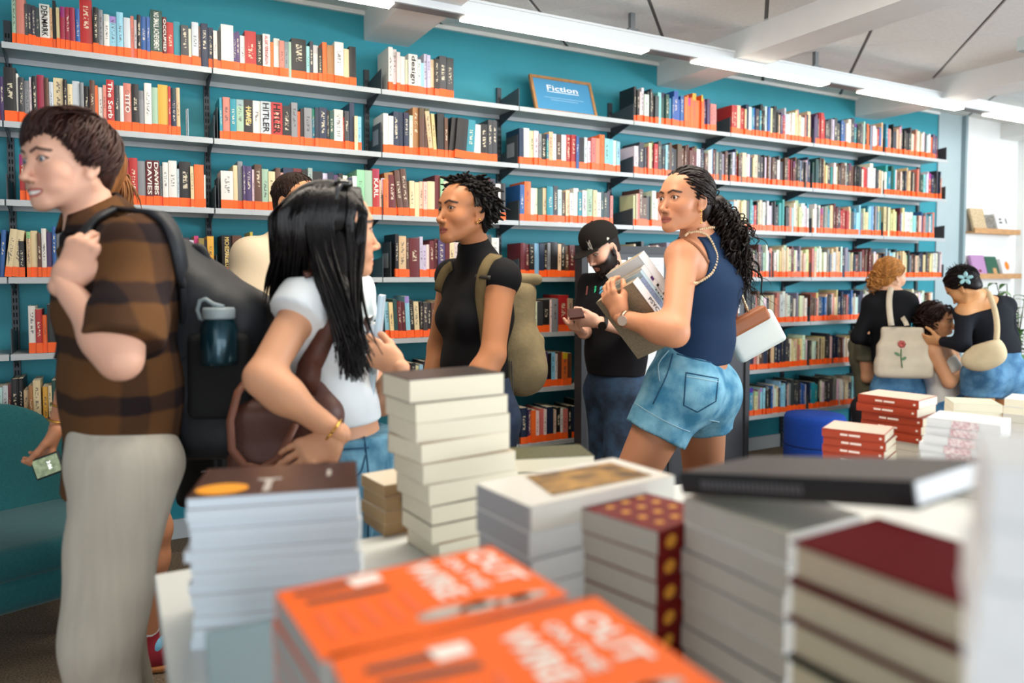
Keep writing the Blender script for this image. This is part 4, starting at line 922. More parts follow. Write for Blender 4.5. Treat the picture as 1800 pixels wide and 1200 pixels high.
def head_mesh(fem, neck_to, skin, brow, h=0.0021, smile=0.0, teeth=False, beard=0.0, lip=None, jaw=1.0, ears=True):
    neck_to = V(*neck_to); dn = nrm(neck_to - V(0, -0.022, -0.055))
    cut = V(0, -0.022, -0.055) + dn * min(0.075, np.linalg.norm(neck_to - V(0, -0.022, -0.055)))
    v, f = surface(head_prims(fem, neck_to, smile, jaw, ears), h, clips=[(cut, dn)], smooth=1)
    x, y, z = v.T; c = np.tile(np.array(skin), (len(v), 1)); ax_ = np.abs(x)
    c = c * np.stack([np.ones_like(x), 1 - 0.10 * sstep(0.04, 0.0, np.hypot(ax_ - 0.042, z + 0.04)) * (y > 0.03), 1 - 0.12 * sstep(0.04, 0.0, np.hypot(ax_ - 0.042, z + 0.04)) * (y > 0.03)], 1)
    cz = 0.004 * smile; cx = 0.024 + 0.005 * smile
    zc = -0.0755 + cz * (ax_ / cx) ** 2
    thk = 0.0105 * np.sqrt(np.clip(1 - (ax_ / cx) ** 2, 0, 1)) + 0.0008
    lm = sstep(1.15, 0.85, np.abs(z - zc) / thk) * (y > 0.078) * (ax_ < cx)
    lipc = np.array(lip) if lip is not None else np.array(skin) * np.array([0.80, 0.50, 0.50])
    if beard:
        edge = np.where(z > -0.06, sstep(0.036, 0.016, y - (z + 0.0) * 0.0) , 1.0)
        bm = sstep(-0.035, -0.058, z - 0.55 * np.clip(0.07 - y, 0, 0.09)) * (y > -0.012) * sstep(-0.19, -0.15, z)
        c = mixc(c, brow, np.clip(bm * beard, 0, 1))
    c = mixc(c, lipc, lm * (1 - 0.4 * min(beard, 1)))
    ln = sstep(0.0022, 0.0009, np.abs(z - zc)) * (ax_ < cx) * (y > 0.078)
    if teeth:
        tm = sstep(1.1, 0.8, np.hypot(ax_ / (cx * 0.86), (z - zc) / 0.0042)) * (y > 0.078); c = mixc(c, (0.86, 0.84, 0.80), tm)
    else: c = mixc(c, np.array(skin) * 0.22, ln * 0.8)
    for s in (-1, 1):
        pts = [(s * 0.012, 0.0185), (s * 0.030, 0.0255), (s * 0.049, 0.0185)]; best = np.full(len(v), 1.0); par = np.zeros(len(v))
        for (a, b) in ((pts[0], pts[1]), (pts[1], pts[2])):
            a = np.array(a); b = np.array(b); ab = b - a; t = np.clip(((x - a[0]) * ab[0] + (z - a[1]) * ab[1]) / ab.dot(ab), 0, 1); best = np.minimum(best, np.hypot(x - a[0] - t * ab[0], z - a[1] - t * ab[1]))
        c = mixc(c, brow, sstep(0.0050, 0.0026, best) * (y > 0.04) * 0.92)
        e = ((x - s * 0.032) / 0.0148) ** 2 + ((z - 0.0005) / 0.0072) ** 2
        c = mixc(c, (0.012, 0.008, 0.007), sstep(0.55, 0.8, e) * sstep(1.45, 1.1, e) * (y > 0.06) * np.where(z > 0.0, 0.95, 0.35))
    nos = np.exp(-(((ax_ - 0.0065) / 0.0035) ** 2 + ((z + 0.0515) / 0.0025) ** 2)) * (y > 0.093); c = mixc(c, np.array(skin) * 0.15, nos * 0.9)
    return v, f, c
def eye_parts(gaze=(0, 1, 0), iris=(0.05, 0.025, 0.012)):
    out = []; g = nrm(gaze)
    for s in (-1, 1):
        mb = MB().ball((s * 0.032, 0.0745, 0), 0.0126, 28); v = np.array(mb.v); n = (v - V(s * 0.032, 0.0745, 0)) / 0.0126; a = np.arccos(np.clip(n @ g, -1, 1))
        c = np.tile(np.array([0.78, 0.75, 0.72]), (len(v), 1)); c = mixc(c, iris, sstep(0.62, 0.52, a)); c = mixc(c, (0.004, 0.004, 0.004), sstep(0.24, 0.18, a)); out.append((v, mb.f, c))
    return out
def head_matrix(pos, fwd, up=(0, 0, 1), scale=1.0):
    f = nrm(fwd); u = nrm(np.asarray(up, float) - f * np.dot(up, f)); r = np.cross(f, u)
    return np.array([r, f, u]).T * scale, np.asarray(pos, float)
def to_world(v, H): return np.asarray(v) @ H[0].T + H[1]
def to_local(p, H): return np.linalg.solve(H[0], np.asarray(p, float) - H[1])
def hair_cap(lift=0.008, shift=0.0, h=0.004, top=1.0, nape=-0.085):
    def disp(X, Y, Z, D):
        yl = hairline(Z, shift)
        return np.maximum(np.maximum(D, (Y - yl) * 0.8), nape - Z)
    return surface([ell(CRC + V(0, -0.002, 0.002), CRR + lift, 0.03), ell((0, -0.045, -0.035), (0.058 + lift * 0.5, 0.05 + lift * 0.5, 0.06), 0.03)], h, disp=disp, smooth=2)
def scalp(n, lift): n = nrm(n); return CRC + n * (1.0 / math.sqrt(((n / (CRR + lift)) ** 2).sum()))
def flow_strands(count, crown, seed, lift=(0.006, 0.018), over=0.01, shift=0.0, step=0.006, maxlen=0.15, rad=0.0032, swirl=0.0, wob=0.002, nape=-0.08, bias=None, fall=0.0):
    """strands that leave the crown and follow the scalp to the hairline"""
    r = np.random.RandomState(seed); paths, rr = [], []; cr = nrm(crown)
    while len(paths) < count:
        n = nrm(r.normal(size=3)); 
        if n[2] < -0.55: continue
        p = scalp(n, lift[0]); 
        if p[1] > hairline(p[2], shift) - 0.004 or p[2] < nape: continue
        L = r.uniform(*lift); pts = [p]; extra = 0.0; ph = r.uniform(0, 6.28); tw = swirl * r.uniform(0.5, 1.4)
        for i in range(int(maxlen / step)):
            n = nrm(pts[-1] - CRC); away = n * n.dot(cr) - cr; away = nrm(away + 1e-4)
            if bias is not None: away = nrm(away + np.asarray(bias))
            side = np.cross(n, away); d = nrm(away + side * tw + side * 0.25 * math.sin(ph + i * 0.9)); q = pts[-1] + d * step
            m = nrm(q - CRC); s = scalp(m, L * min(1, 0.4 + i * 0.2))
            out = q[1] > hairline(q[2], shift) or q[2] < nape
            if out:
                extra += step
                q = s * 0.75 + q * 0.25 + V(0, 0, -fall * step)
                if extra > (over(q) if callable(over) else over) * r.uniform(0.5, 1.3): break
            else: q = s
            pts.append(q + r.normal(size=3) * wob * 0.3)
        if len(pts) < 4: continue
        t = np.linspace(0, 1, len(pts)); paths.append(np.array(pts)); rr.append(rad * r.uniform(0.7, 1.2) * np.minimum(1, 0.55 + 2 * t) * np.clip((1 - t) * 3.2, 0.12, 1))
    return paths, rr
def curls(starts, ends_fn, seed, n=48, amp=0.010, turns=9, rad=0.003):
    r = np.random.RandomState(seed); paths, rr = [], []
    for s in starts:
        base = ends_fn(s, r, n); t = np.linspace(0, 1, n); tan = np.gradient(base, axis=0); tan /= np.linalg.norm(tan, axis=1)[:, None] + 1e-9
        a = np.cross(tan, V(0.4, 0.3, 0.85)); a /= np.linalg.norm(a, axis=1)[:, None] + 1e-9; b = np.cross(tan, a)
        ph = r.uniform(0, 6.28); tn = turns * r.uniform(0.7, 1.3); am = amp * r.uniform(0.6, 1.4) * np.minimum(1, t * 5)
        ang = ph + t * tn * 2 * math.pi
        paths.append(base + a * (np.cos(ang) * am)[:, None] + b * (np.sin(ang) * am)[:, None]); rr.append(rad * r.uniform(0.7, 1.3) * np.clip((1 - t) * 6, 0.2, 1))
    return paths, rr

# ------------------------------------------------------------------ hands
def hand_mesh(wrist, fdir, pnorm, side, curl=(0.3, 0.4, 0.3), thumb=(0.75, 0.62, -0.25), tcurl=0.25, scale=1.0, h=0.0026, spread=0.06, curls_=None):
    """side 'R' or 'L'; fdir: wrist to knuckles; pnorm: out of the palm"""
    s = -1.0 if side == 'R' else 1.0
    fy = nrm(fdir); bz = nrm(-(np.asarray(pnorm, float) - fy * np.dot(pnorm, fy))); fx = np.cross(fy, bz)
    pr = [econe((0, -0.008, 0), (0, 0.02, 0), (1, 0, 0), (0.0255, 0.021), (0.027, 0.018), 0.015), econe((0, 0.02, 0), (0, 0.082, 0), (1, 0, 0), (0.029, 0.016), (0.0385, 0.0125), 0.015), ell((s * 0.022, 0.035, -0.006), (0.016, 0.028, 0.013), 0.012)]
    for i, (bx, L, r0) in enumerate(((0.029, 0.072, 0.0090), (0.0098, 0.080, 0.0092), (-0.0098, 0.075, 0.0088), (-0.0282, 0.058, 0.0078))):
        p = V(s * bx, 0.084 - (0.006 if i == 3 else 0.0) - (0.003 if i == 0 else 0), 0.001); a = 0.0; cu = curls_[i] if curls_ is not None else curl
        sp = s * spread * (1.5 - i) 
        for j, fr in enumerate((0.45, 0.31, 0.24)):
            a += cu[j]; d = V(math.sin(sp) * math.cos(a), math.cos(sp) * math.cos(a), -math.sin(a)); q = p + d * L * fr
            pr.append(cone(p, q, r0 * (1 - 0.10 * j), r0 * (1 - 0.10 * (j + 1)), 0.004 if j else 0.006)); p = q
    t0 = V(s * 0.022, 0.022, -0.006); d = nrm((s * thumb[0], thumb[1], thumb[2])); t1 = t0 + d * 0.042
    d2 = nrm(d + V(-s * tcurl, tcurl * 0.6, -tcurl * 0.4)); t2 = t1 + d2 * 0.032; d3 = nrm(d2 + V(-s * tcurl, tcurl * 0.6, -tcurl * 0.4)); t3 = t2 + d3 * 0.024
    pr += [cone(t0, t1, 0.0135, 0.0112, 0.012), cone(t1, t2, 0.0108, 0.0098, 0.004), cone(t2, t3, 0.0098, 0.0078, 0.004)]
    v, f = surface(pr, h, smooth=1)
    return (v * scale) @ np.array([fx, fy, bz]) + np.asarray(wrist, float), f

# ------------------------------------------------------------------ bodies
def lat_of(J):
    ls = nrm(J['sh_r'] - J['sh_l']); lh = nrm(J['hip_r'] - J['hip_l']); return ls, lh, nrm(ls + lh)
def torso(J, w, infl=0.0, fem=False, bust=1.0, belly=0.0, k=0.05, top=True):
    """w: dict of half widths/depths: hip, waist, chest"""
    ls, lh, lw = lat_of(J); e = infl; up = nrm(J['neck'] - J['pelvis']); fs = nrm(np.cross(up, ls))
    P_ = [econe(J['pelvis'], J['waist'], lh, (w['hip'][0] + e, w['hip'][1] + e), (w['waist'][0] + e, w['waist'][1] + e), k), econe(J['waist'], J['chest'], lw, (w['waist'][0] + e, w['waist'][1] + e), (w['chest'][0] + e, w['chest'][1] + e), k)]
    if top:
        P_ += [econe(J['chest'], J['neck'] - up * 0.035, ls, (w['chest'][0] + e, w['chest'][1] + e), (0.075 + e, 0.055 + e), k)]
        for q in ('sh_l', 'sh_r'): P_ += [cone(J['neck'] - up * 0.022, J[q] + up * 0.002, 0.042 + e, 0.044 + e, 0.05), cone(J['chest'] + (J[q] - J['chest']) * 0.45, J[q], 0.06 + e, 0.048 + e, 0.05)]
    if fem:
        for s in (-1, 1): P_ += [ell(J['chest'] + ls * s * 0.068 + fs * (w['chest'][1] * 0.72) - up * 0.02, (0.056 * bust + e, 0.052 * bust + e, 0.056 * bust + e), 0.03, X=ls, Y=fs)]
    return P_
def limb(a, b, c, ra, rb, rc, k=0.02, bulge=0.0):
    P_ = [cone(a, b, ra, rb, k), cone(b, c, rb * 1.0, rc, k)]
    if bulge: m = a * 0 + b + (c - b) * 0.28; P_.append(ell(m, (bulge,) * 3, 0.04))
    return P_
class Person:
    def __init__(s, label, J, skin):
        s.J = J; s.skin = np.array(skin); s.label = label; s.parts = []; s.kids = []; s.base = np.array([J['pelvis'][0], J['pelvis'][1], 0.0])
    def body(s, prims, h=0.009, clips=()): v, f = surface(prims, h, clips=clips, smooth=2); s.parts.append((v, f, s.skin))
    def add(s, v, f, c=None): s.parts.append((v, f, s.skin if c is None else c))
    def child(s, name, v, f, mat, col_=None, label=None, smooth=True): s.kids.append((name, v, f, mat, col_, label, smooth))
    def finish(s):
        v, f, c = join(s.parts)
        o = mesh_obj('person', v - s.base, f, attr_mat('skin', 0.5, 0.35, bump=0.04, bscale=400, sss=0.0), smooth=True, colors=c); o.location = s.base.tolist(); tag(o, s.label, 'person'); s.o = o
        for (n, v, f, m, cc, lb, sm) in s.kids:
            k = mesh_obj(n, np.asarray(v) - s.base, f, m, o, smooth=sm, colors=cc)
            if lb: k['label'] = lb
        return o
def joints(**kw):
    return {k: (P(*v) if len(v) == 3 and not isinstance(v, np.ndarray) else np.asarray(v, float)) for k, v in kw.items()}
SK = dict(fair=lin('e0ad94'), tan=lin('c98a66'), brown=lin('b37750'), mid=lin('d39b78'))
HAIRC = dict(brown=lin('3b241a'), black=lin('0e0b0c'), dark=lin('1c1210'), blond=lin('b9793a'), auburn=lin('8a5a30'))
def hair_mat(name, hexc, rough=0.38):
    if name in MATS: return MATS[name]
    m = M(name, hexc, rough, var=0.35, vscale=60, spec=0.22, bump=0.35, bscale=180, stretch=(1, 1, 0.12)); return m
def add_head(p, pos, fwd, up=(0, 0, 1), scale=1.0, fem=True, brow=(0.02, 0.012, 0.01), gaze=(0, 1, 0), iris=(0.05, 0.025, 0.012), h=0.0021, **kw):
    H = head_matrix(pos, fwd, up, scale); nk = to_local(p.J['neck'], H)
    v, f, c = head_mesh(fem, nk, p.skin, brow, h=h, **kw); p.add(to_world(v, H), f, c)
    if h < 0.004:
        for (v, f, c) in eye_parts(gaze, iris): p.child('eye', to_world(v, H), f, attr_mat('eye_gloss', 0.12, 0.6), c)
    nr = (0.047 if fem else 0.056) * scale
    p.neck_prim = cone(to_world(V(0, -0.022, -0.055), H), p.J['neck'], nr * 0.995, nr * 1.08, 0.03)
    p.H = H; return H

# ================================================================== PEOPLE
from mathutils.bvhtree import BVHTree
class Snap:
    """looks up where a picture point falls on a surface"""
    def __init__(s, v, f): s.t = BVHTree.FromPolygons([tuple(x) for x in np.asarray(v, float)], [tuple(int(i) for i in q) for q in f])
    def __call__(s, px, py, off=0.0):
        d = nrm(ray(px, py)); hit = s.t.ray_cast(Vector(CAM), Vector(d))
        if hit[0] is None: return None
        return np.array(hit[0]) + np.array(hit[1]) * (off if np.dot(hit[1], d) < 0 else -off)
    def line(s, pts, off=0.001, step=5.0):
        out = []
        for (a, b) in zip(pts[:-1], pts[1:]):
            n = max(1, int(math.hypot(b[0] - a[0], b[1] - a[1]) / step))
            for i in range(n):
                t = i / n; q = s(a[0] + (b[0] - a[0]) * t, a[1] + (b[1] - a[1]) * t, off)
                if q is not None: out.append(q)
        q = s(pts[-1][0], pts[-1][1], off)
        if q is not None: out.append(q)
        return out
def smooth_px(pts, n=6):
    """Catmull-Rom through picture points"""
    p = [np.array(q, float) for q in pts]; p = [2 * p[0] - p[1]] + p + [2 * p[-1] - p[-2]]; out = []
    for i in range(1, len(p) - 2):
        for j in range(n):
            t = j / n; a, b, c, d = p[i - 1:i + 3]; out.append(0.5 * ((2 * b) + (-a + c) * t + (2 * a - 5 * b + 4 * c - d) * t * t + (-a + 3 * b - 3 * c + d) * t ** 3))
    out.append(p[-2]); return out
def bez(p0, p1, p2, p3, n):
    t = np.linspace(0, 1, n)[:, None]; return (1 - t) ** 3 * p0 + 3 * (1 - t) ** 2 * t * p1 + 3 * (1 - t) * t * t * p2 + t ** 3 * p3
def strap_mesh(pts, width, thick, normal):
    """flat band along points; normal: roughly outwards (vector or list)"""
    mb = MB(); n = len(pts); v = []; f = []
    pts = [np.asarray(p, float) for p in pts]
    for i in range(n):
        t = nrm(pts[min(i + 1, n - 1)] - pts[max(i - 1, 0)]); nn = normal[i] if isinstance(normal, list) else normal; nn = nrm(np.asarray(nn, float) - t * np.dot(nn, t)); b = np.cross(t, nn); wd = width[i] if hasattr(width, '__len__') else width
        for (a, c) in ((-1, -1), (1, -1), (1, 1), (-1, 1)): v.append(pts[i] + b * a * wd / 2 + nn * c * thick / 2)
    for i in range(n - 1):
        for k in range(4): k2 = (k + 1) % 4; f.append((i * 4 + k, i * 4 + k2, i * 4 + 4 + k2, i * 4 + 4 + k))
    f += [(3, 2, 1, 0), tuple(n * 4 - 4 + k for k in range(4))]
    return np.array(v), f
def centre_child(o, base):
    return o
class Thing:
    """top-level thing made of parts given in world coordinates"""
    def __init__(s, name, label, cat, base, group=None): s.o = empty(name, tuple(base)); s.b = np.asarray(base, float); tag(s.o, label, cat, group)
    def part(s, name, v, f, mat, smooth=True, colors=None, parent=None):
        o = mesh_obj(name, np.asarray(v, float) - s.b, f, mat, parent or s.o, smooth=smooth, colors=colors); return o
denim_l = M('light_denim', '5b8fb0', 0.85, var=0.35, vscale=22, bump=0.35, bscale=400, hexb='8fbdd4')
gold_m = M('gold', 'd9a94e', 0.25, metal=1.0)

def legs_skin(J, r=(0.08, 0.055, 0.035)):
    out = []
    for q in 'lr': out += [cone(J['hip_' + q], J['kn_' + q], r[0], r[1], 0.03), cone(J['kn_' + q], J['an_' + q], r[1], r[2], 0.03), ell(J['kn_' + q] + (J['an_' + q] - J['kn_' + q]) * 0.28 , (r[1] * 1.02,) * 3, 0.03)]
    return out
def shoes(p, J, fwd, mat, sole, size=0.26):
    f2 = nrm(np.array([fwd[0], fwd[1], 0])); lat = np.array([f2[1], -f2[0], 0])
    for q in 'lr':
        a = J['an_' + q]; b = np.array([a[0], a[1], 0.0]); h_ = b - f2 * 0.055; t_ = b + f2 * (size - 0.09)
        v, fc = surface([econe(h_ + V(0, 0, 0.05), t_ + V(0, 0, 0.035), lat, (0.036, 0.045), (0.042, 0.028), 0.03), cone(b + V(0, 0, 0.05), a + V(0, 0, 0.02), 0.042, 0.042, 0.03)], 0.007, clips=[(b + V(0, 0, 0.018), (0, 0, -1)), (a + V(0, 0, 0.02), (0, 0, 1))]); p.child('shoe', v, fc, mat)
        v, fc = surface([econe(h_ + V(0, 0, 0.02), t_ + V(0, 0, 0.02), lat, (0.042, 0.04), (0.047, 0.04), 0.03)], 0.007, clips=[(b + V(0, 0, 0.024), (0, 0, 1)), (b + V(0, 0, 0.001), (0, 0, -1))]); p.child('shoe_sole', v, fc, sole)

# ---- turtleneck woman with khaki backpack
def turtleneck_woman():
    J = joints(neck=(843, 452, 2.56), chest=(838, 552, 2.56), waist=(832, 640, 2.55), pelvis=(838, 715, 2.55), sh_l=(882, 489, 2.42), sh_r=(795, 487, 2.70),
               el_l=(866, 625, 2.34), wr_l=(800, 735, 2.28), el_r=(770, 610, 2.80), wr_r=(748, 705, 2.70), hip_l=(862, 740, 2.47), hip_r=(815, 740, 2.64))
    for q, s in (('l', 862), ('r', 830)): J['kn_' + q] = P(s - 10, 960, 2.47 if q == 'l' else 2.66); J['an_' + q] = V(J['kn_' + q][0], J['kn_' + q][1] + 0.03, 0.09)
    p = Person('woman in black sleeveless turtleneck with short twisted dark hair', J, SK['brown'])
    H = add_head(p, P(817, 370, 2.50), camdir(-0.76, 0.02, -0.65), scale=0.96, fem=True, brow=HAIRC['dark'], gaze=(-0.25, 1, 0.0), lip=lin('8a4a40'))
    w = dict(hip=(0.155, 0.105), waist=(0.118, 0.088), chest=(0.138, 0.096))
    sk = [p.neck_prim] + torso(J, w, 0, True, 0.8) + limb(J['sh_l'], J['el_l'], J['wr_l'], 0.050, 0.040, 0.027, bulge=0.042) + limb(J['sh_r'], J['el_r'], J['wr_r'], 0.050, 0.040, 0.027) + legs_skin(J)
    p.body(sk)
    for q, sd in (('l', 'L'), ('r', 'R')):
        d = nrm(J['wr_' + q] - J['el_' + q]); v, f = hand_mesh(J['wr_' + q], d, camdir(-0.3, 0, 0.9), sd, h=0.0035); p.add(v, f)
    up = nrm(J['neck'] - J['chest']); hd = to_world(V(0, -0.02, -0.075), H)
    top = torso(J, w, 0.007, True, 0.86) + [cone(J['neck'] - up * 0.05, J['neck'] + (hd - J['neck']) * 0.66, 0.062, 0.0555, 0.03, flat=True)]
    tv, tf = surface(top, 0.006, clips=[(J['pelvis'] + V(0, 0, 0.02), (0, 0, -1))], disp=folds(4, 0.0025, 40)); p.child('turtleneck_top', tv, tf, M('black_rib_knit', '0d0d10', 0.8, bump=0.25, bscale=500, stretch=(3, 3, 0.2), spec=0.2))
    je = [econe(J['pelvis'] - V(0, 0, 0.03), J['pelvis'] + V(0, 0, 0.07), lat_of(J)[1], (0.168, 0.118), (0.150, 0.105), 0.04)]
    for q in 'lr': je += [cone(J['hip_' + q], J['kn_' + q], 0.096, 0.072, 0.05), cone(J['kn_' + q], J['an_' + q], 0.072, 0.062, 0.04)]
    v, f = surface(je, 0.009, disp=folds(9, 0.004, 30)); p.child('jeans', v, f, M('dark_denim', '26364f', 0.85, var=0.25, vscale=25, bump=0.3, bscale=350))
    shoes(p, J, camdir(-1, 0, -0.3), M('shoe_black', '18181a', 0.5), M('sole_white', 'd8d6d0', 0.6))
    hm = hair_mat('twist_hair', '0d0908', 0.7)
    v, f = hair_cap(0.004, -0.004); parts = [(to_world(v, H), f, (0, 0, 0))]
    r = np.random.RandomState(5); paths, rr = [], []
    while len(paths) < 420:
        n = nrm(r.normal(size=3)); b = scalp(n, 0.002)
        if b[1] > hairline(b[2]) - 0.010 or b[1] > 0.055 or (b[1] > 0.02 and b[2] < 0.085) or b[2] < -0.06 or abs(b[0]) > 0.078: continue
        if abs(b[0]) > 0.055 and b[1] > -0.02 and b[2] < 0.03: continue
        L = r.uniform(0.022, 0.040) * (1.0 if b[2] > 0.03 else 0.85) * (0.55 if b[1] > 0.04 else 1.0); out = nrm(n * 0.75 + V(0, 0.6 if b[2] > 0.07 and b[1] > -0.02 else -0.45, 0.05 if b[2] > 0.05 else -0.6) + r.normal(size=3) * 0.45)
        t = np.linspace(0, 1, 8)[:, None]; dr = V(r.normal() * 0.5, r.normal() * 0.5, -0.6 if b[1] < 0.03 else 0.2); sd = nrm(np.cross(out, r.normal(size=3)))
        pts = b + out * L * t + dr * L * t * t * 0.7 + sd * 0.0035 * np.sin(t * 9 + r.uniform(0, 6))
        paths.append(pts); rr.append(r.uniform(0.0042, 0.0062) * np.array([1, 1.1, 0.95, 1.1, 0.95, 1.05, 0.85, 0.4]))
    v, f = tubes(paths, rr, 6); parts.append((to_world(v, H), f, (0, 0, 0)))
    v, f, _ = join(parts); p.child('hair', v, f, hm)
    for e in ((-0.080, 0.006, -0.047), (-0.083, -0.002, -0.037)):
        mb = MB().ball(to_world(V(*e), H), 0.0035, 8); p.child('earring', np.array(mb.v), mb.f, gold_m)
    p.finish()
    # khaki backpack
    kh = M('khaki_canvas', '857555', 0.9, var=0.15, vscale=14, bump=0.5, bscale=60); khd = M('khaki_webbing', '6a5a3a', 0.9, var=0.1, vscale=30)
    ls = lat_of(J)[0]; up2 = nrm(J['neck'] - J['pelvis']); fs = nrm(np.cross(up2, ls)); bk = -fs
    c = P(888, 575, 2.66); lo_ = P(904, 655, 2.62)
    t = Thing('canvas_backpack', 'khaki canvas backpack worn by the woman in the black turtleneck', 'backpack', (c[0], c[1], c[2] - 0.2))
    v, f = surface([rbox(c + up2 * 0.03, (0.125, 0.075, 0.155), ls, bk, 0.06, 0.04), rbox(c - up2 * 0.10 + bk * 0.015, (0.135, 0.085, 0.10), ls, bk, 0.07, 0.06), ell(lo_ + bk * 0.03, (0.11, 0.075, 0.085), 0.06, X=ls, Y=bk)], 0.007, disp=folds(3, 0.007, 26, aniso=(1, 1, 0.8)))
    t.part('main_bag', v, f, kh); bs = Snap(v, f)
    v, f = surface([rbox(c - up2 * 0.09 + bk * 0.085, (0.10, 0.035, 0.075), ls, bk, 0.03, 0.02)], 0.007, disp=folds(7, 0.004, 30)); t.part('front_pocket', v, f, kh)
    v, f = surface([rbox(c + up2 * 0.175 + bk * 0.01, (0.12, 0.075, 0.022), ls, bk, 0.02, 0.02)], 0.007, disp=folds(8, 0.004, 30)); t.part('lid_flap', v, f, kh)
    sn = Snap(tv, tf)
    a = sn.line(smooth_px([(858, 640), (852, 575), (847, 525), (850, 490), (860, 464), (874, 452)]), 0.006); 
    if len(a) > 4:
        vv, ff = strap_mesh(a, 0.036, 0.008, camdir(-0.2, 0.2, -1)); t.part('shoulder_strap', vv, ff, khd)
        b = sn.line([(842, 486), (865, 488)], 0.012, 3); 
        if len(b) > 2: vv, ff = strap_mesh(b, 0.012, 0.006, camdir(-0.2, 0.2, -1)); t.part('strap_buckle', vv, ff, M('buckle_dark', '2b2620', 0.5))
    a = sn.line(smooth_px([(774, 520), (777, 496), (785, 478), (796, 468)]), 0.006)
    if len(a) > 3: vv, ff = strap_mesh(a, 0.034, 0.008, camdir(-0.2, 0.2, -1)); t.part('shoulder_strap', vv, ff, khd)
    for q in range(3):
        x = 890 + q * 4; pts = [P(x, 610, 2.54), P(x + 4, 680, 2.5), P(x + 8, 760, 2.48), P(x + 10 - q * 4, 800 + q * 12, 2.48)]
        mb = MB().tube([tuple(z) for z in bez(*pts, 10)], 0.0022, 5); t.part('drawstring', mb.v, mb.f, M('cord_grey', '4c4a44', 0.8))
turtleneck_woman()

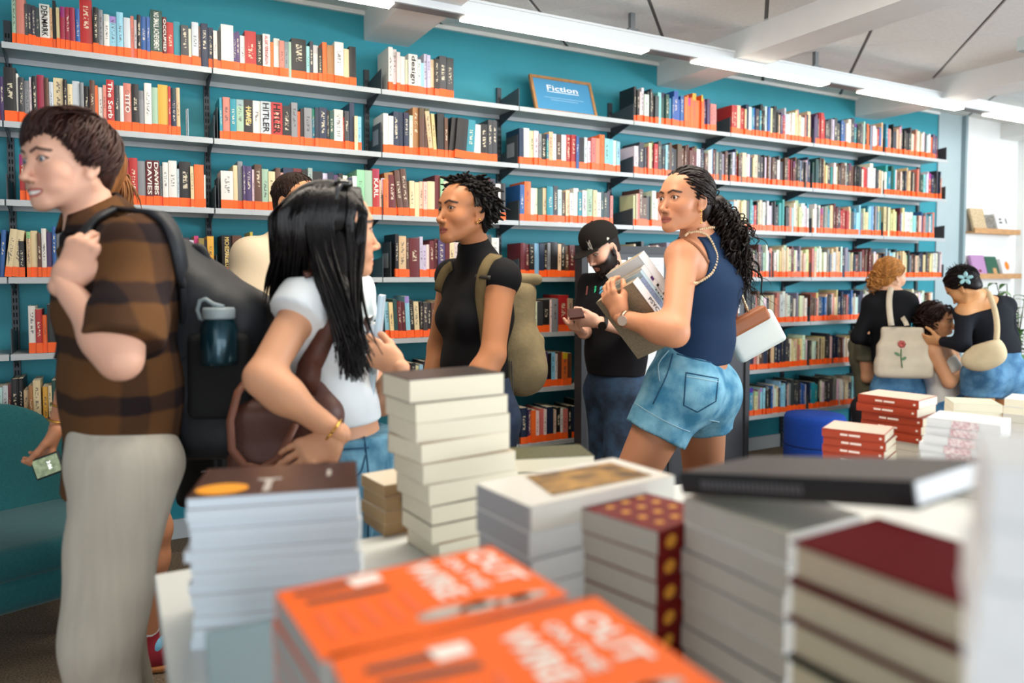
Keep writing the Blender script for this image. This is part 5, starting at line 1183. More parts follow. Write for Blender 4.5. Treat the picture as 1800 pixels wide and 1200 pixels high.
# ---- curly-haired woman in navy top and denim shorts
def curly_woman():
    J = joints(neck=(1230, 420, 2.52), chest=(1240, 505, 2.52), waist=(1233, 595, 2.53), pelvis=(1212, 668, 2.54), sh_l=(1200, 452, 2.40), sh_r=(1283, 447, 2.70),
               el_l=(1186, 585, 2.19), wr_l=(1092, 558, 2.325), el_r=(1275, 580, 2.82), wr_r=(1180, 590, 2.80), hip_l=(1190, 685, 2.46), hip_r=(1232, 685, 2.63))
    J['kn_l'] = P(1092, 885, 2.42); J['kn_r'] = P(1238, 900, 2.70); J['an_l'] = V(J['kn_l'][0] + 0.03, J['kn_l'][1] + 0.06, 0.09); J['an_r'] = V(J['kn_r'][0] + 0.10, J['kn_r'][1] + 0.02, 0.09)
    p = Person('woman with long curly ponytail in navy sleeveless top and denim shorts', J, SK['tan'])
    H = add_head(p, P(1204, 351, 2.44), camdir(-0.84, 0.0, -0.54), scale=0.92, fem=True, brow=HAIRC['dark'], gaze=(0.0, 1, 0.02), lip=lin('a0564a'), smile=0.2)
    w = dict(hip=(0.165, 0.118), waist=(0.118, 0.088), chest=(0.140, 0.096))
    ls, lh, lw = lat_of(J); up = nrm(J['neck'] - J['chest']); fh = nrm(np.cross(V(0, 0, 1), lh))
    sk = [p.neck_prim] + torso(J, w, 0, True, 0.85) + limb(J['sh_l'], J['el_l'], J['wr_l'], 0.050, 0.041, 0.026, bulge=0.042) + limb(J['sh_r'], J['el_r'], J['wr_r'], 0.050, 0.040, 0.026)
    for q in 'lr': sk += [cone(J['hip_' + q], J['kn_' + q], 0.094, 0.062, 0.04), cone(J['kn_' + q], J['an_' + q], 0.060, 0.036, 0.03)]
    v, f = surface(sk, 0.008, smooth=2); p.parts.append((v, f, p.skin)); ssn = Snap(v, f)
    d = camdir(-0.42, 0.82, 0.36); v, f = hand_mesh(J['wr_l'], d, camdir(0.72, 0.30, 0.62), 'L', curl=(0.35, 0.7, 0.5), thumb=(0.35, 0.8, -0.4), h=0.0028); p.add(v, f)
    v, f = hand_mesh(J['wr_r'], camdir(-0.95, -0.1, -0.2), camdir(0, 0.9, -0.4), 'R', curl=(0.5, 0.6, 0.4), h=0.0035); p.add(v, f)
    # navy top
    top = torso(J, w, 0.009, True, 0.92)
    top += [ell(J['sh_l'] + nrm(J['sh_l'] - J['neck']) * 0.012, (0.088, 0.088, 0.102), 0.008, True), ell(J['sh_r'] + nrm(J['sh_r'] - J['neck']) * 0.012, (0.092, 0.092, 0.105), 0.008, True)]
    nk = J['neck'] + up * 0.040
    tv, tf = surface(top, 0.0055, clips=[(nk, nrm(up)), (J['pelvis'] + V(0, 0, 0.060), (0, 0, -1))], disp=folds(14, 0.003, 36, aniso=(0.7, 0.7, 1)))
    p.child('navy_top', tv, tf, M('navy_rib_knit', '18304f', 0.8, bump=0.3, bscale=450, stretch=(3, 3, 0.15), spec=0.2)); sn = Snap(tv, tf)
    trim = M('cream_crochet', 'dcc09a', 0.8)
    # crochet scallops follow the arm opening and the neck edge of the top
    for pts in ([(1205, 418), (1214, 409), (1228, 408), (1243, 418), (1253, 438), (1257, 458), (1249, 480), (1233, 492), (1217, 499)], [(1228, 402), (1244, 401), (1262, 404)]):
        mb = MB()
        for q in ssn.line(smooth_px(pts, 5), 0.008, 3.2): mb.ball(q, 0.0046, 6)
        if mb.v: p.child('crochet_trim', np.array(mb.v), mb.f, trim)
    a = ssn.line(smooth_px([(1204, 420), (1222, 432), (1236, 448), (1247, 466)]), 0.002)
    if len(a) > 3: v, f = strap_mesh(a, 0.010, 0.003, camdir(0, 0.3, -1)); p.child('bra_strap', v, f, M('strap_tan', '8a5636', 0.7))
    # shorts
    sh = [econe(J['pelvis'] - V(0, 0, 0.03), J['pelvis'] + V(0, 0, 0.125), lh, (0.178, 0.135), (0.128, 0.100), 0.05)]
    for s_, q in ((-1, 'l'), (1, 'r')):
        e = J['hip_' + q] + (J['kn_' + q] - J['hip_' + q]) * (0.40 if q == 'l' else 0.30)
        sh += [cone(J['hip_' + q], e, 0.108, 0.108, 0.05, flat=True), ell(J['hip_' + q] - fh * 0.055 + V(0, 0, 0.0), (0.088, 0.085, 0.092), 0.06)]
    jv, jf = surface(sh, 0.006, clips=[(J['pelvis'] + V(0, 0, 0.128), (0, 0, 1))], disp=folds(21, 0.003, 45)); p.child('denim_shorts', jv, jf, M('acid_wash_denim', '3f86ab', 0.85, var=0.5, vscale=16, bump=0.4, bscale=350, hexb='86bfd6')); js = Snap(jv, jf)
    st = M('denim_stitch_pale', 'a9cbd8', 0.8); sd = M('denim_seam_dark', '1f4f70', 0.85)
    for nm, pts, m, r in (('pocket', [(1206, 655), (1262, 665), (1258, 705), (1226, 724), (1202, 712), (1206, 655)], sd, 0.0022), ('pocket_edge', [(1205, 661), (1262, 671)], st, 0.0018), ('waistband_seam', [(1190, 622), (1225, 632), (1275, 642)], sd, 0.0022), ('side_seam', [(1183, 622), (1172, 660), (1148, 710)], sd, 0.0022), ('front_pocket_piping', [(1176, 616), (1158, 640), (1160, 670)], st, 0.002), ('hem_stitch', [(1116, 708), (1150, 730), (1190, 750), (1212, 758)], st, 0.0016), ('hem_stitch', [(1246, 738), (1264, 741)], st, 0.0016), ('belt_loop', [(1253, 606), (1251, 630)], sd, 0.004)):
        a = js.line(smooth_px(pts, 3) if len(pts) > 2 and nm != 'pocket' else pts, 0.001)
        if len(a) > 2: mb = MB().tube(a, r, 5); p.child(nm, np.array(mb.v), mb.f, m)
    shoes(p, J, camdir(-1, 0, 0.1), M('shoe_white', 'd0cec8', 0.5), M('sole_white', 'd8d6d0', 0.6))
    # hair: slicked back, then a mass of curls
    hm = hair_mat('dark_curly_hair', '1a0f0c', 0.42)
    v, f = hair_cap(0.005, 0.002); parts = [(to_world(v, H), f, (0, 0, 0))]
    pa, ra = flow_strands(420, (0, 0.93, 0.36), 3, lift=(0.006, 0.011), over=0.0, shift=0.004, maxlen=0.16, rad=0.0034, wob=0.001)
    v, f = tubes(pa, ra, 5); parts.append((to_world(v, H), f, (0, 0, 0)))
    tie = to_world(V(0, -0.112, -0.012), H); bk = nrm(-H[0][:, 1]); zc = np.dot(tie - CAM, FWD)
    def fall(s, r, n):
        ex, ey = r.normal() * 22, r.uniform(-80, 62); e = P(1304 + ex * (0.6 + 0.4 * (ey + 70) / 130), 488 + ey, zc + 0.03 + r.normal() * 0.035)
        m1 = tie + bk * r.uniform(0.03, 0.09) + V(0, 0, r.uniform(-0.02, 0.045)) + r.normal(size=3) * 0.015; m2 = P(1283 + r.normal() * 20, 402 + r.normal() * 18, zc + 0.02 + r.normal() * 0.04)
        return bez(s, m1, m2, e, n)
    pa, ra = curls([tie + np.random.RandomState(i).normal(size=3) * 0.010 for i in range(300)], fall, 7, n=60, amp=0.0095, turns=8, rad=0.0034)
    v, f = tubes(pa, ra, 4); parts.append((v, f, (0, 0, 0)))
    v, f = surface([cone(tie, tie + bk * 0.05, 0.024, 0.026, 0.03), cone(tie + bk * 0.05, P(1286, 420, zc + 0.03), 0.026, 0.026, 0.04), cone(P(1286, 420, zc + 0.03), P(1303, 480, zc + 0.04), 0.026, 0.015, 0.04)], 0.008); parts.append((v, f, (0, 0, 0)))
    v, f, _ = join(parts); p.child('curly_hair', v, f, hm)
    mb = MB(); q = to_world(V(-0.081, 0.004, -0.045), H)
    for i in range(7): mb.ball(q + V(0, 0, -0.0065 * i), 0.0036 if i in (0, 6) else 0.0024, 7)
    p.child('drop_earring', np.array(mb.v), mb.f, gold_m)
    # watch
    wd = nrm(J['wr_l'] - J['el_l']); wc = J['wr_l'] - wd * 0.02
    ring = [wc + (nrm(np.cross(wd, V(0, 0, 1))) * math.cos(a) + nrm(np.cross(wd, np.cross(wd, V(0, 0, 1)))) * math.sin(a)) * 0.0285 for a in np.linspace(0, 2 * math.pi, 21)]
    v, f = strap_mesh(ring, 0.014, 0.003, [nrm(x - wc) for x in ring]); p.child('watch_band', v, f, M('watch_rose_gold', 'c9a58c', 0.3, metal=0.9))
    fc = wc + nrm(camdir(-0.5, -0.1, -0.85)) * 0.030; u = nrm(camdir(-0.5, -0.1, -0.85)); a1 = nrm(np.cross(u, V(0, 0, 1))); a2 = np.cross(u, a1)
    mb = MB(); vv_ = [fc + (a1 * math.cos(t) + a2 * math.sin(t)) * 0.016 + u * o for o in (0, 0.006) for t in np.linspace(0, 2 * math.pi, 20, endpoint=False)]
    mb._add(vv_, [tuple(range(19, -1, -1)), tuple(range(20, 40))] + [(i, (i + 1) % 20, 20 + (i + 1) % 20, 20 + i) for i in range(20)]); p.child('watch_case', np.array(mb.v), mb.f, M('watch_face', 'd8c6b6', 0.25, metal=0.6), smooth=False)
    p.finish()
    # the books she carries
    ez = camdir(0.60, -0.79, 0.05); ey = camdir(-0.62, -0.30, 0.70); ey = nrm(ey - ez * ey.dot(ez)); ex = nrm(np.cross(ey, ez)); 
    if np.dot(ex, camdir(0.7, 0.6, 0)) < 0: sgn = -1
    else: sgn = 1
    th = ex * sgn; org = P(1112, 496, 2.30)
    bw = cover_mat('cover_white_matte', 'dfe0e2', 0.5)
    specs = [('white psychology textbook with black spine lettering carried against her side', cover_mat('cover_taupe_back', '8d7f68', 0.5, var=0.2, vscale=30), 0.036, 0.175, 0.235, 0.0), ('blue floral-patterned book in the stack held by the curly-haired woman', cover_mat('cover_blue_floral', '24476b', 0.4, var=0.7, vscale=45, hexb='a9b8d6'), 0.026, 0.15, 0.21, 0.012), ('slim pale blue book in the stack held by the curly-haired woman', cover_mat('cover_pale_blue', 'b9d2de', 0.4), 0.016, 0.15, 0.22, -0.006), ('white book with purple square in the stack held by the curly-haired woman', bw, 0.026, 0.15, 0.21, -0.012), ('thick white box-like book on top of the carried stack', cover_mat('cover_white', 'dfe3e6', 0.35), 0.040, 0.16, 0.20, -0.045)]
    o_ = org.copy(); texts = ['PSYCHOLOGY', None, 'THE NEW', 'LE', None]
    for (lb, mt, t_, dp, hh, sl), tx in zip(specs, texts):
        cpos = o_ + th * t_ / 2 + ez * sl
        # keep a right-handed frame for the book mesh
        exx = np.cross(ey, ez)
        bo = place_book('W', t_ * 0.97, dp, hh, cpos, exx, ey, ez, soft=True, cover=mt, pages=M('paper_brownish', '9a8a72', 0.9, var=0.2, vscale=60), label=lb, group='books carried by the curly-haired woman')
        if t_ == 0.036:
            mb = MB().box(-0.5, 0.5, -0.006, 0.0, 0, 1); sp_ = mb.build('spine_panel', bw, bo)
        if tx:
            to = text_obj('spine_title', tx, spine_black, hh * (0.62 if len(tx) > 4 else 0.3), t_ * 0.5, 0.01); basis(to, cpos - ey * 0.0020 + ez * hh * (0.62 if len(tx) > 4 else 0.5), ez, np.cross(-ey, ez), -ey)
            mw = to.matrix_world.copy(); to.parent = bo; to.matrix_parent_inverse = bo.matrix_world.inverted(); to.matrix_world = mw
        if lb.startswith('white book with purple'):
            mb = MB()._add([cpos - ey * 0.001 + ez * (hh * a) + exx * (t_ * b) for a, b in ((0.2, -0.25), (0.27, -0.25), (0.27, 0.25), (0.2, 0.25))], [(0, 1, 2, 3)]); q_ = mb.build('purple_square', M('print_purple', '4a2560', 0.5)); q_.parent = bo; q_.matrix_parent_inverse = bo.matrix_world.inverted()
        o_ = o_ + th * t_
    # white shoulder bag with tan flap on a chain
    c = P(1327, 590, 2.74); X = camdir(0.88, 0.46, 0.10); Y = camdir(-0.46, 0.88, 0.05)
    t = Thing('shoulder_bag', 'white leather shoulder bag with tan flap hanging behind the curly-haired woman', 'bag', c - V(0, 0, 0.1))
    v, f = surface([rbox(c, (0.098, 0.066, 0.026), X, Y, 0.014, 0.02)], 0.005, smooth=1); t.part('bag_body', v, f, M('white_leather', 'd9dfda', 0.4, bump=0.1, bscale=200))
    v, f = surface([rbox(c + Y * 0.060 - X * 0.010, (0.092, 0.030, 0.033), X, Y, 0.016, 0.02)], 0.005, smooth=1); t.part('flap', v, f, M('tan_leather', '9a5a34', 0.45, bump=0.1, bscale=200))
    mb = MB(); a, b = c + Y * 0.085 + X * 0.02, P(1296, 500, 2.72)
    for i in range(16): mb.ball(a + (b - a) * i / 15.0, (0.0055, 0.0055, 0.008), 7)
    t.part('chain', mb.v, mb.f, M('chain_pale_gold', 'c9b89a', 0.3, metal=0.8))
curly_woman()

# ---- young man in brown plaid shirt with black backpack
def plaid_mat():
    m = bpy.data.materials.new('brown_plaid_flannel'); m.use_nodes = True; t = NT(m); b = m.node_tree.nodes['Principled BSDF']; b.inputs['Roughness'].default_value = 0.95; b.inputs['Specular IOR Level'].default_value = 0.15
    tc = t.add('ShaderNodeTexCoord'); sp = t.add('ShaderNodeSeparateXYZ'); t.link(tc.outputs['Object'], sp.inputs[0])
    def mth(op, a, b_=None):
        n = t.add('ShaderNodeMath', operation=op)
        for i, x in enumerate((a, b_)):
            if x is None: continue
            if isinstance(x, (int, float)): n.inputs[i].default_value = x
            else: t.link(x, n.inputs[i])
        return n.outputs[0]
    def bands(src, per, off, wid, soft):
        fr = mth('FRACT', mth('DIVIDE', mth('ADD', src, off), per)); d = mth('ABSOLUTE', mth('SUBTRACT', fr, 0.5)); mr = t.add('ShaderNodeMapRange'); mr.interpolation_type = 'SMOOTHSTEP'
        mr.inputs[1].default_value = wid + soft; mr.inputs[2].default_value = wid; t.link(d, mr.inputs[0]); return mr.outputs[0]
    nz = t.add('ShaderNodeTexNoise'); nz.inputs['Scale'].default_value = 9.0; t.link(tc.outputs['Object'], nz.inputs['Vector']); wob = mth('MULTIPLY', mth('SUBTRACT', nz.outputs[0], 0.5), 0.03)
    hz = bands(mth('ADD', sp.outputs[2], wob), 0.125, 0.022, 0.13, 0.09); vt = bands(mth('ADD', mth('ADD', sp.outputs[0], mth('MULTIPLY', sp.outputs[1], 0.7)), wob), 0.15, 0.03, 0.16, 0.09)
    f = mth('MINIMUM', mth('ADD', mth('MULTIPLY', hz, 0.72), mth('MULTIPLY', vt, 0.45)), 0.95)
    n2 = t.add('ShaderNodeTexNoise'); n2.inputs['Scale'].default_value = 260.0; t.link(tc.outputs['Object'], n2.inputs['Vector'])
    mx = t.add('ShaderNodeMix', data_type='RGBA'); mx.inputs[6].default_value = (*lin('644429'), 1); mx.inputs[7].default_value = (*lin('221c20'), 1); t.link(f, mx.inputs[0])
    m2 = t.add('ShaderNodeMix', data_type='RGBA', blend_type='MULTIPLY'); m2.inputs[0].default_value = 0.5; t.link(mx.outputs[2], m2.inputs[6]); t.link(n2.outputs[1], m2.inputs[7])
    hs = t.add('ShaderNodeBrightContrast'); hs.inputs[1].default_value = 0.0; t.link(m2.outputs[2], hs.inputs[0]); t.link(mx.outputs[2], b.inputs['Base Color'])
    bp = t.add('ShaderNodeBump'); bp.inputs['Strength'].default_value = 0.35; bp.inputs['Distance'].default_value = 0.002; t.link(n2.outputs[0], bp.inputs['Height']); t.link(bp.outputs[0], b.inputs['Normal'])
    return m
def young_man():
    J = joints(neck=(170, 400, 1.78), chest=(208, 515, 1.78), waist=(215, 680, 1.78), pelvis=(212, 800, 1.77), sh_l=(248, 440, 1.62), sh_r=(158, 425, 1.96),
               el_l=(212, 632, 1.49), wr_l=(112, 498, 1.53), el_r=(160, 600, 2.02), wr_r=(190, 740, 1.98), hip_l=(222, 820, 1.68), hip_r=(205, 815, 1.86))
    J['kn_l'] = P(178, 1120, 1.62); J['kn_r'] = P(190, 1080, 1.86); J['an_l'] = V(J['kn_l'][0] + 0.02, J['kn_l'][1] + 0.03, 0.10); J['an_r'] = V(J['kn_r'][0] + 0.04, J['kn_r'][1], 0.10)
    p = Person('smiling young man in brown plaid shirt wearing a black backpack', J, SK['fair'])
    fwd = vdir(126, -0.84, -0.10, -0.53); up = vdir(126, -0.14, 1, -0.05)
    H = add_head(p, P(120, 284, 1.74), fwd, up, scale=0.96, fem=False, brow=HAIRC['brown'], gaze=(-0.1, 1, -0.12), iris=(0.10, 0.13, 0.16), smile=1.0, teeth=True, lip=lin('b4685c'), jaw=1.0)
    w = dict(hip=(0.16, 0.115), waist=(0.145, 0.105), chest=(0.165, 0.115))
    sk = [p.neck_prim] + torso(J, w) + limb(J['sh_l'], J['el_l'], J['wr_l'], 0.050, 0.040, 0.0255, bulge=0.040) + limb(J['sh_r'], J['el_r'], J['wr_r'], 0.052, 0.042, 0.03) + legs_skin(J)
    p.body(sk, 0.008)
    v, f = hand_mesh(J['wr_l'], vdir(120, 0.42, 0.88, 0.05), vdir(120, 0.55, -0.30, 0.78), 'L', curls_=[(0.85, 0.5, 0.4), (0.75, 0.6, 0.4), (0.7, 0.7, 0.4), (0.7, 0.8, 0.4)], thumb=(0.62, 0.75, -0.20), tcurl=0.15, scale=1.08); p.add(v, f)
    v, f = hand_mesh(J['wr_r'], camdir(0, -1, 0), camdir(1, 0, 0), 'R', h=0.004); p.add(v, f)
    # shirt
    ls, lh, lw = lat_of(J); up2 = nrm(J['neck'] - J['chest'])
    ww = dict(hip=(0.185, 0.118), waist=(0.175, 0.108), chest=(0.180, 0.114))
    J2 = dict(J); J2['pelvis'] = P(215, 855, 1.77)
    sh = torso(J2, ww, 0.012, k=0.06); ce = J['sh_l'] + (J['el_l'] - J['sh_l']) * 0.86
    sh += [cone(J['sh_l'] + V(0, 0, -0.005), ce, 0.070, 0.074, 0.05, flat=True), cone(ce - (J['el_l'] - J['sh_l']) * 0.22, ce, 0.080, 0.079, 0.008, flat=True), cone(J['sh_r'], J['el_r'], 0.065, 0.066, 0.04)]
    hem = P(215, 850, 1.77)
    sv, sf = surface(sh, 0.006, clips=[(hem, nrm(V(0, 0, -1) + 0.10 * RIGHT)), (J['neck'] + up2 * 0.030, nrm(up2 + nrm(np.cross(up2, ls)) * 0.35))], disp=folds(31, 0.006, 20, 7, (1, 1, 0.6)))
    p.child('plaid_shirt', sv, sf, plaid_mat()); sn = Snap(sv, sf)
    # collar
    nk = J['neck'] + up2 * 0.01; fsd = nrm(np.cross(up2, ls)); ring = []; nn = []
    for a in np.linspace(0.55, 2 * math.pi - 0.55, 22):
        d = fsd * math.cos(a) + ls * math.sin(a); ring.append(nk + d * 0.079 + up2 * (0.026 - 0.018 * math.cos(a))); nn.append(nrm(d * 0.8 + up2 * 0.6))
    v, f = strap_mesh(ring, 0.052, 0.007, nn); p.child('shirt_collar', v, f, p.kids[-1][3])
    q = sn(237, 782, 0.002)
    if q is not None: mb = MB()._add([q + RIGHT * a + UP * b for a, b in ((-0.0035, -0.012), (0.0035, -0.012), (0.0035, 0.012), (-0.0035, 0.012))], [(0, 1, 2, 3)]); p.child('hem_tag', np.array(mb.v), mb.f, M('tag_white', 'd8d8d4', 0.6), smooth=False)
    # trousers
    tr = [econe(J['pelvis'] - V(0, 0, 0.02), J['pelvis'] + V(0, 0, 0.10), lh, (0.172, 0.118), (0.162, 0.110), 0.05)]
    for q in 'lr': tr += [econe(J['hip_' + q], J['kn_' + q], lh, (0.105, 0.112), (0.080, 0.080), 0.06), cone(J['kn_' + q], J['an_' + q] + V(0, 0, -0.04), 0.078, 0.072, 0.04, flat=True)]
    v, f = surface(tr, 0.008, disp=folds(37, 0.010, 20, 6, (0.8, 0.8, 1.0))); p.child('trousers', v, f, M('stone_corduroy', 'cbc3b4', 0.95, var=0.06, vscale=12, bump=0.3, bscale=300, stretch=(4, 4, 0.2), spec=0.15))
    shoes(p, J, camdir(-1, 0, -0.4), M('shoe_dark_suede', '3a332c', 0.8), M('sole_white', 'd8d6d0', 0.6), 0.28)
    # hair
    hm = hair_mat('brown_hair', '38201a', 0.42); v, f = hair_cap(0.011, -0.002, nape=-0.075); parts = [(to_world(v, H), f, (0, 0, 0))]
    pa, ra = flow_strands(760, (0.12, -0.42, 0.9), 9, lift=(0.009, 0.022), over=lambda q: 0.040 if q[0] > -0.015 and q[2] > 0.03 else (0.018 if q[2] > 0.05 else 0.008), shift=0.0, maxlen=0.17, rad=0.0034, swirl=-0.35, wob=0.0010, nape=-0.080, fall=0.25)
    rb = np.random.RandomState(77)
    for i in range(150):      # fringe swept across the forehead
        u_ = rb.uniform(0, 1); e = V(0.062 - 0.115 * u_, 0.088 - 0.03 * (2 * u_ - 0.9) ** 2 + rb.normal() * 0.003, 0.026 + 0.040 * u_ - 0.022 * max(0, u_ - 0.75) * 4 + rb.normal() * 0.005)
        s0 = V(-0.03 + rb.normal() * 0.022 - 0.02 * u_, -0.005 + rb.normal() * 0.02, 0.118 - abs(rb.normal()) * 0.006); m1 = V(s0[0] * 0.8, 0.055, 0.128 + rb.normal() * 0.004); m2 = V(e[0] * 0.7, 0.094, 0.098 + rb.normal() * 0.004)
        pa.append(bez(s0, m1, m2, e, 14)); ra.append(0.0036 * np.clip((1 - np.linspace(0, 1, 14)) * 4, 0.2, 1))
    v, f = tubes(pa, ra, 5); parts.append((to_world(v, H), f, (0, 0, 0))); v, f, _ = join(parts); p.child('hair', v, f, hm)
    p.finish()
    # backpack
    fs = nrm(np.cross(nrm(J['neck'] - J['pelvis']), ls)); bk = -fs; u3 = nrm(J['neck'] - J['pelvis'])
    bkm = M('black_nylon', '20242a', 0.6, var=0.15, vscale=10, bump=0.8, bscale=18, spec=0.4); mesh_m = M('black_mesh_pocket', '101214', 0.8, bump=0.6, bscale=420)
    c = P(392, 615, 1.93); t = Thing('black_backpack', 'black nylon backpack with steel water bottle worn by the plaid-shirted man', 'backpack', c - V(0, 0, 0.3))
    dpt = camdir(1, 0, 0.1); wdt = camdir(-0.1, 0, 1)
    v, f = surface([rbox(c + V(0, 0, 0.0), (0.112, 0.15, 0.155), dpt, wdt, 0.06, 0.05), econe(P(318, 452, 1.92), P(450, 568, 1.93), wdt, (0.12, 0.045), (0.13, 0.055), 0.06), rbox(P(350, 540, 1.92), (0.06, 0.13, 0.09), dpt, wdt, 0.05, 0.06), rbox(c - V(0, 0, 0.17) - dpt * 0.01, (0.10, 0.145, 0.10), dpt, wdt, 0.06, 0.05)], 0.008, disp=folds(41, 0.009, 22, 7, (1, 1, 0.7))); t.part('main_bag', v, f, bkm); bsn = Snap(v, f)
    v, f = surface([rbox(P(385, 660, 1.775), (0.075, 0.022, 0.105), camdir(1, 0, 0.05), wdt, 0.02, 0.03)], 0.007, disp=folds(43, 0.004, 30)); t.part('side_pocket', v, f, mesh_m)
    a = bsn.line([(305, 640), (345, 620), (400, 605), (450, 600)], 0.004)
    if len(a) > 3: mb = MB().tube(a, 0.003, 5); t.part('elastic_cord', mb.v, mb.f, bkm)
    # strap over the near shoulder
    a = sn.line(smooth_px([(152, 428), (160, 405), (174, 389), (200, 375), (240, 371)]), 0.010)
    b = sn.line(smooth_px([(240, 371), (270, 381), (292, 401), (306, 440), (313, 500), (316, 560)]), 0.010)
    if len(a) > 3 and len(b) > 3:
        pts = a + b[1:]; c0 = (J['sh_l'] + J['neck']) / 2 - V(0, 0, 0.12)
        v, f = strap_mesh(pts, 0.034, 0.010, [nrm(x - c0) for x in pts]); t.part('shoulder_strap', v, f, bkm)
    mb = MB().tube([tuple(x) for x in bez(P(335, 455, 1.9), P(338, 425, 1.9), P(362, 425, 1.9), P(366, 475, 1.92), 10)], 0.012, 8); t.part('grab_loop', mb.v, mb.f, bkm)
    mb = MB().tube([tuple(x) for x in bez(P(108, 582, 1.75), P(102, 600, 1.75), P(104, 615, 1.75), P(98, 630, 1.75), 6)], 0.006, 6); t.part('loose_strap', mb.v, mb.f, bkm)
    # bottle
    bc = P(386, 640, 1.74); bt = Thing('water_bottle', 'dark teal steel water bottle with grey loop lid in the backpack pocket', 'bottle', bc)
    mb = MB().lathe([(0.040, 0.0), (0.042, 0.01), (0.042, 0.085), (0.036, 0.10), (0.034, 0.108)], bc, 28); bt.part('bottle_body', mb.v, mb.f, M('teal_steel', '123844', 0.25, metal=0.5, coat=0.3))
    mb = MB().lathe([(0.036, 0.108), (0.037, 0.112), (0.037, 0.130), (0.034, 0.134)], bc, 28); bt.part('lid', mb.v, mb.f, M('lid_grey', '8d9ba0', 0.4))
    mb = MB().tube([tuple(bc + V(0, 0, 0.134) + RIGHT * x + UP * y) for x, y in ((0.012, 0.002), (-0.012, 0.008), (-0.030, 0.020), (-0.044, 0.016), (-0.050, -0.006), (-0.044, -0.026), (-0.030, -0.030), (0.0, -0.028))], 0.005, 8); bt.part('carry_loop', mb.v, mb.f, M('lid_grey', '8d9ba0', 0.4))
    return J
JM = young_man()

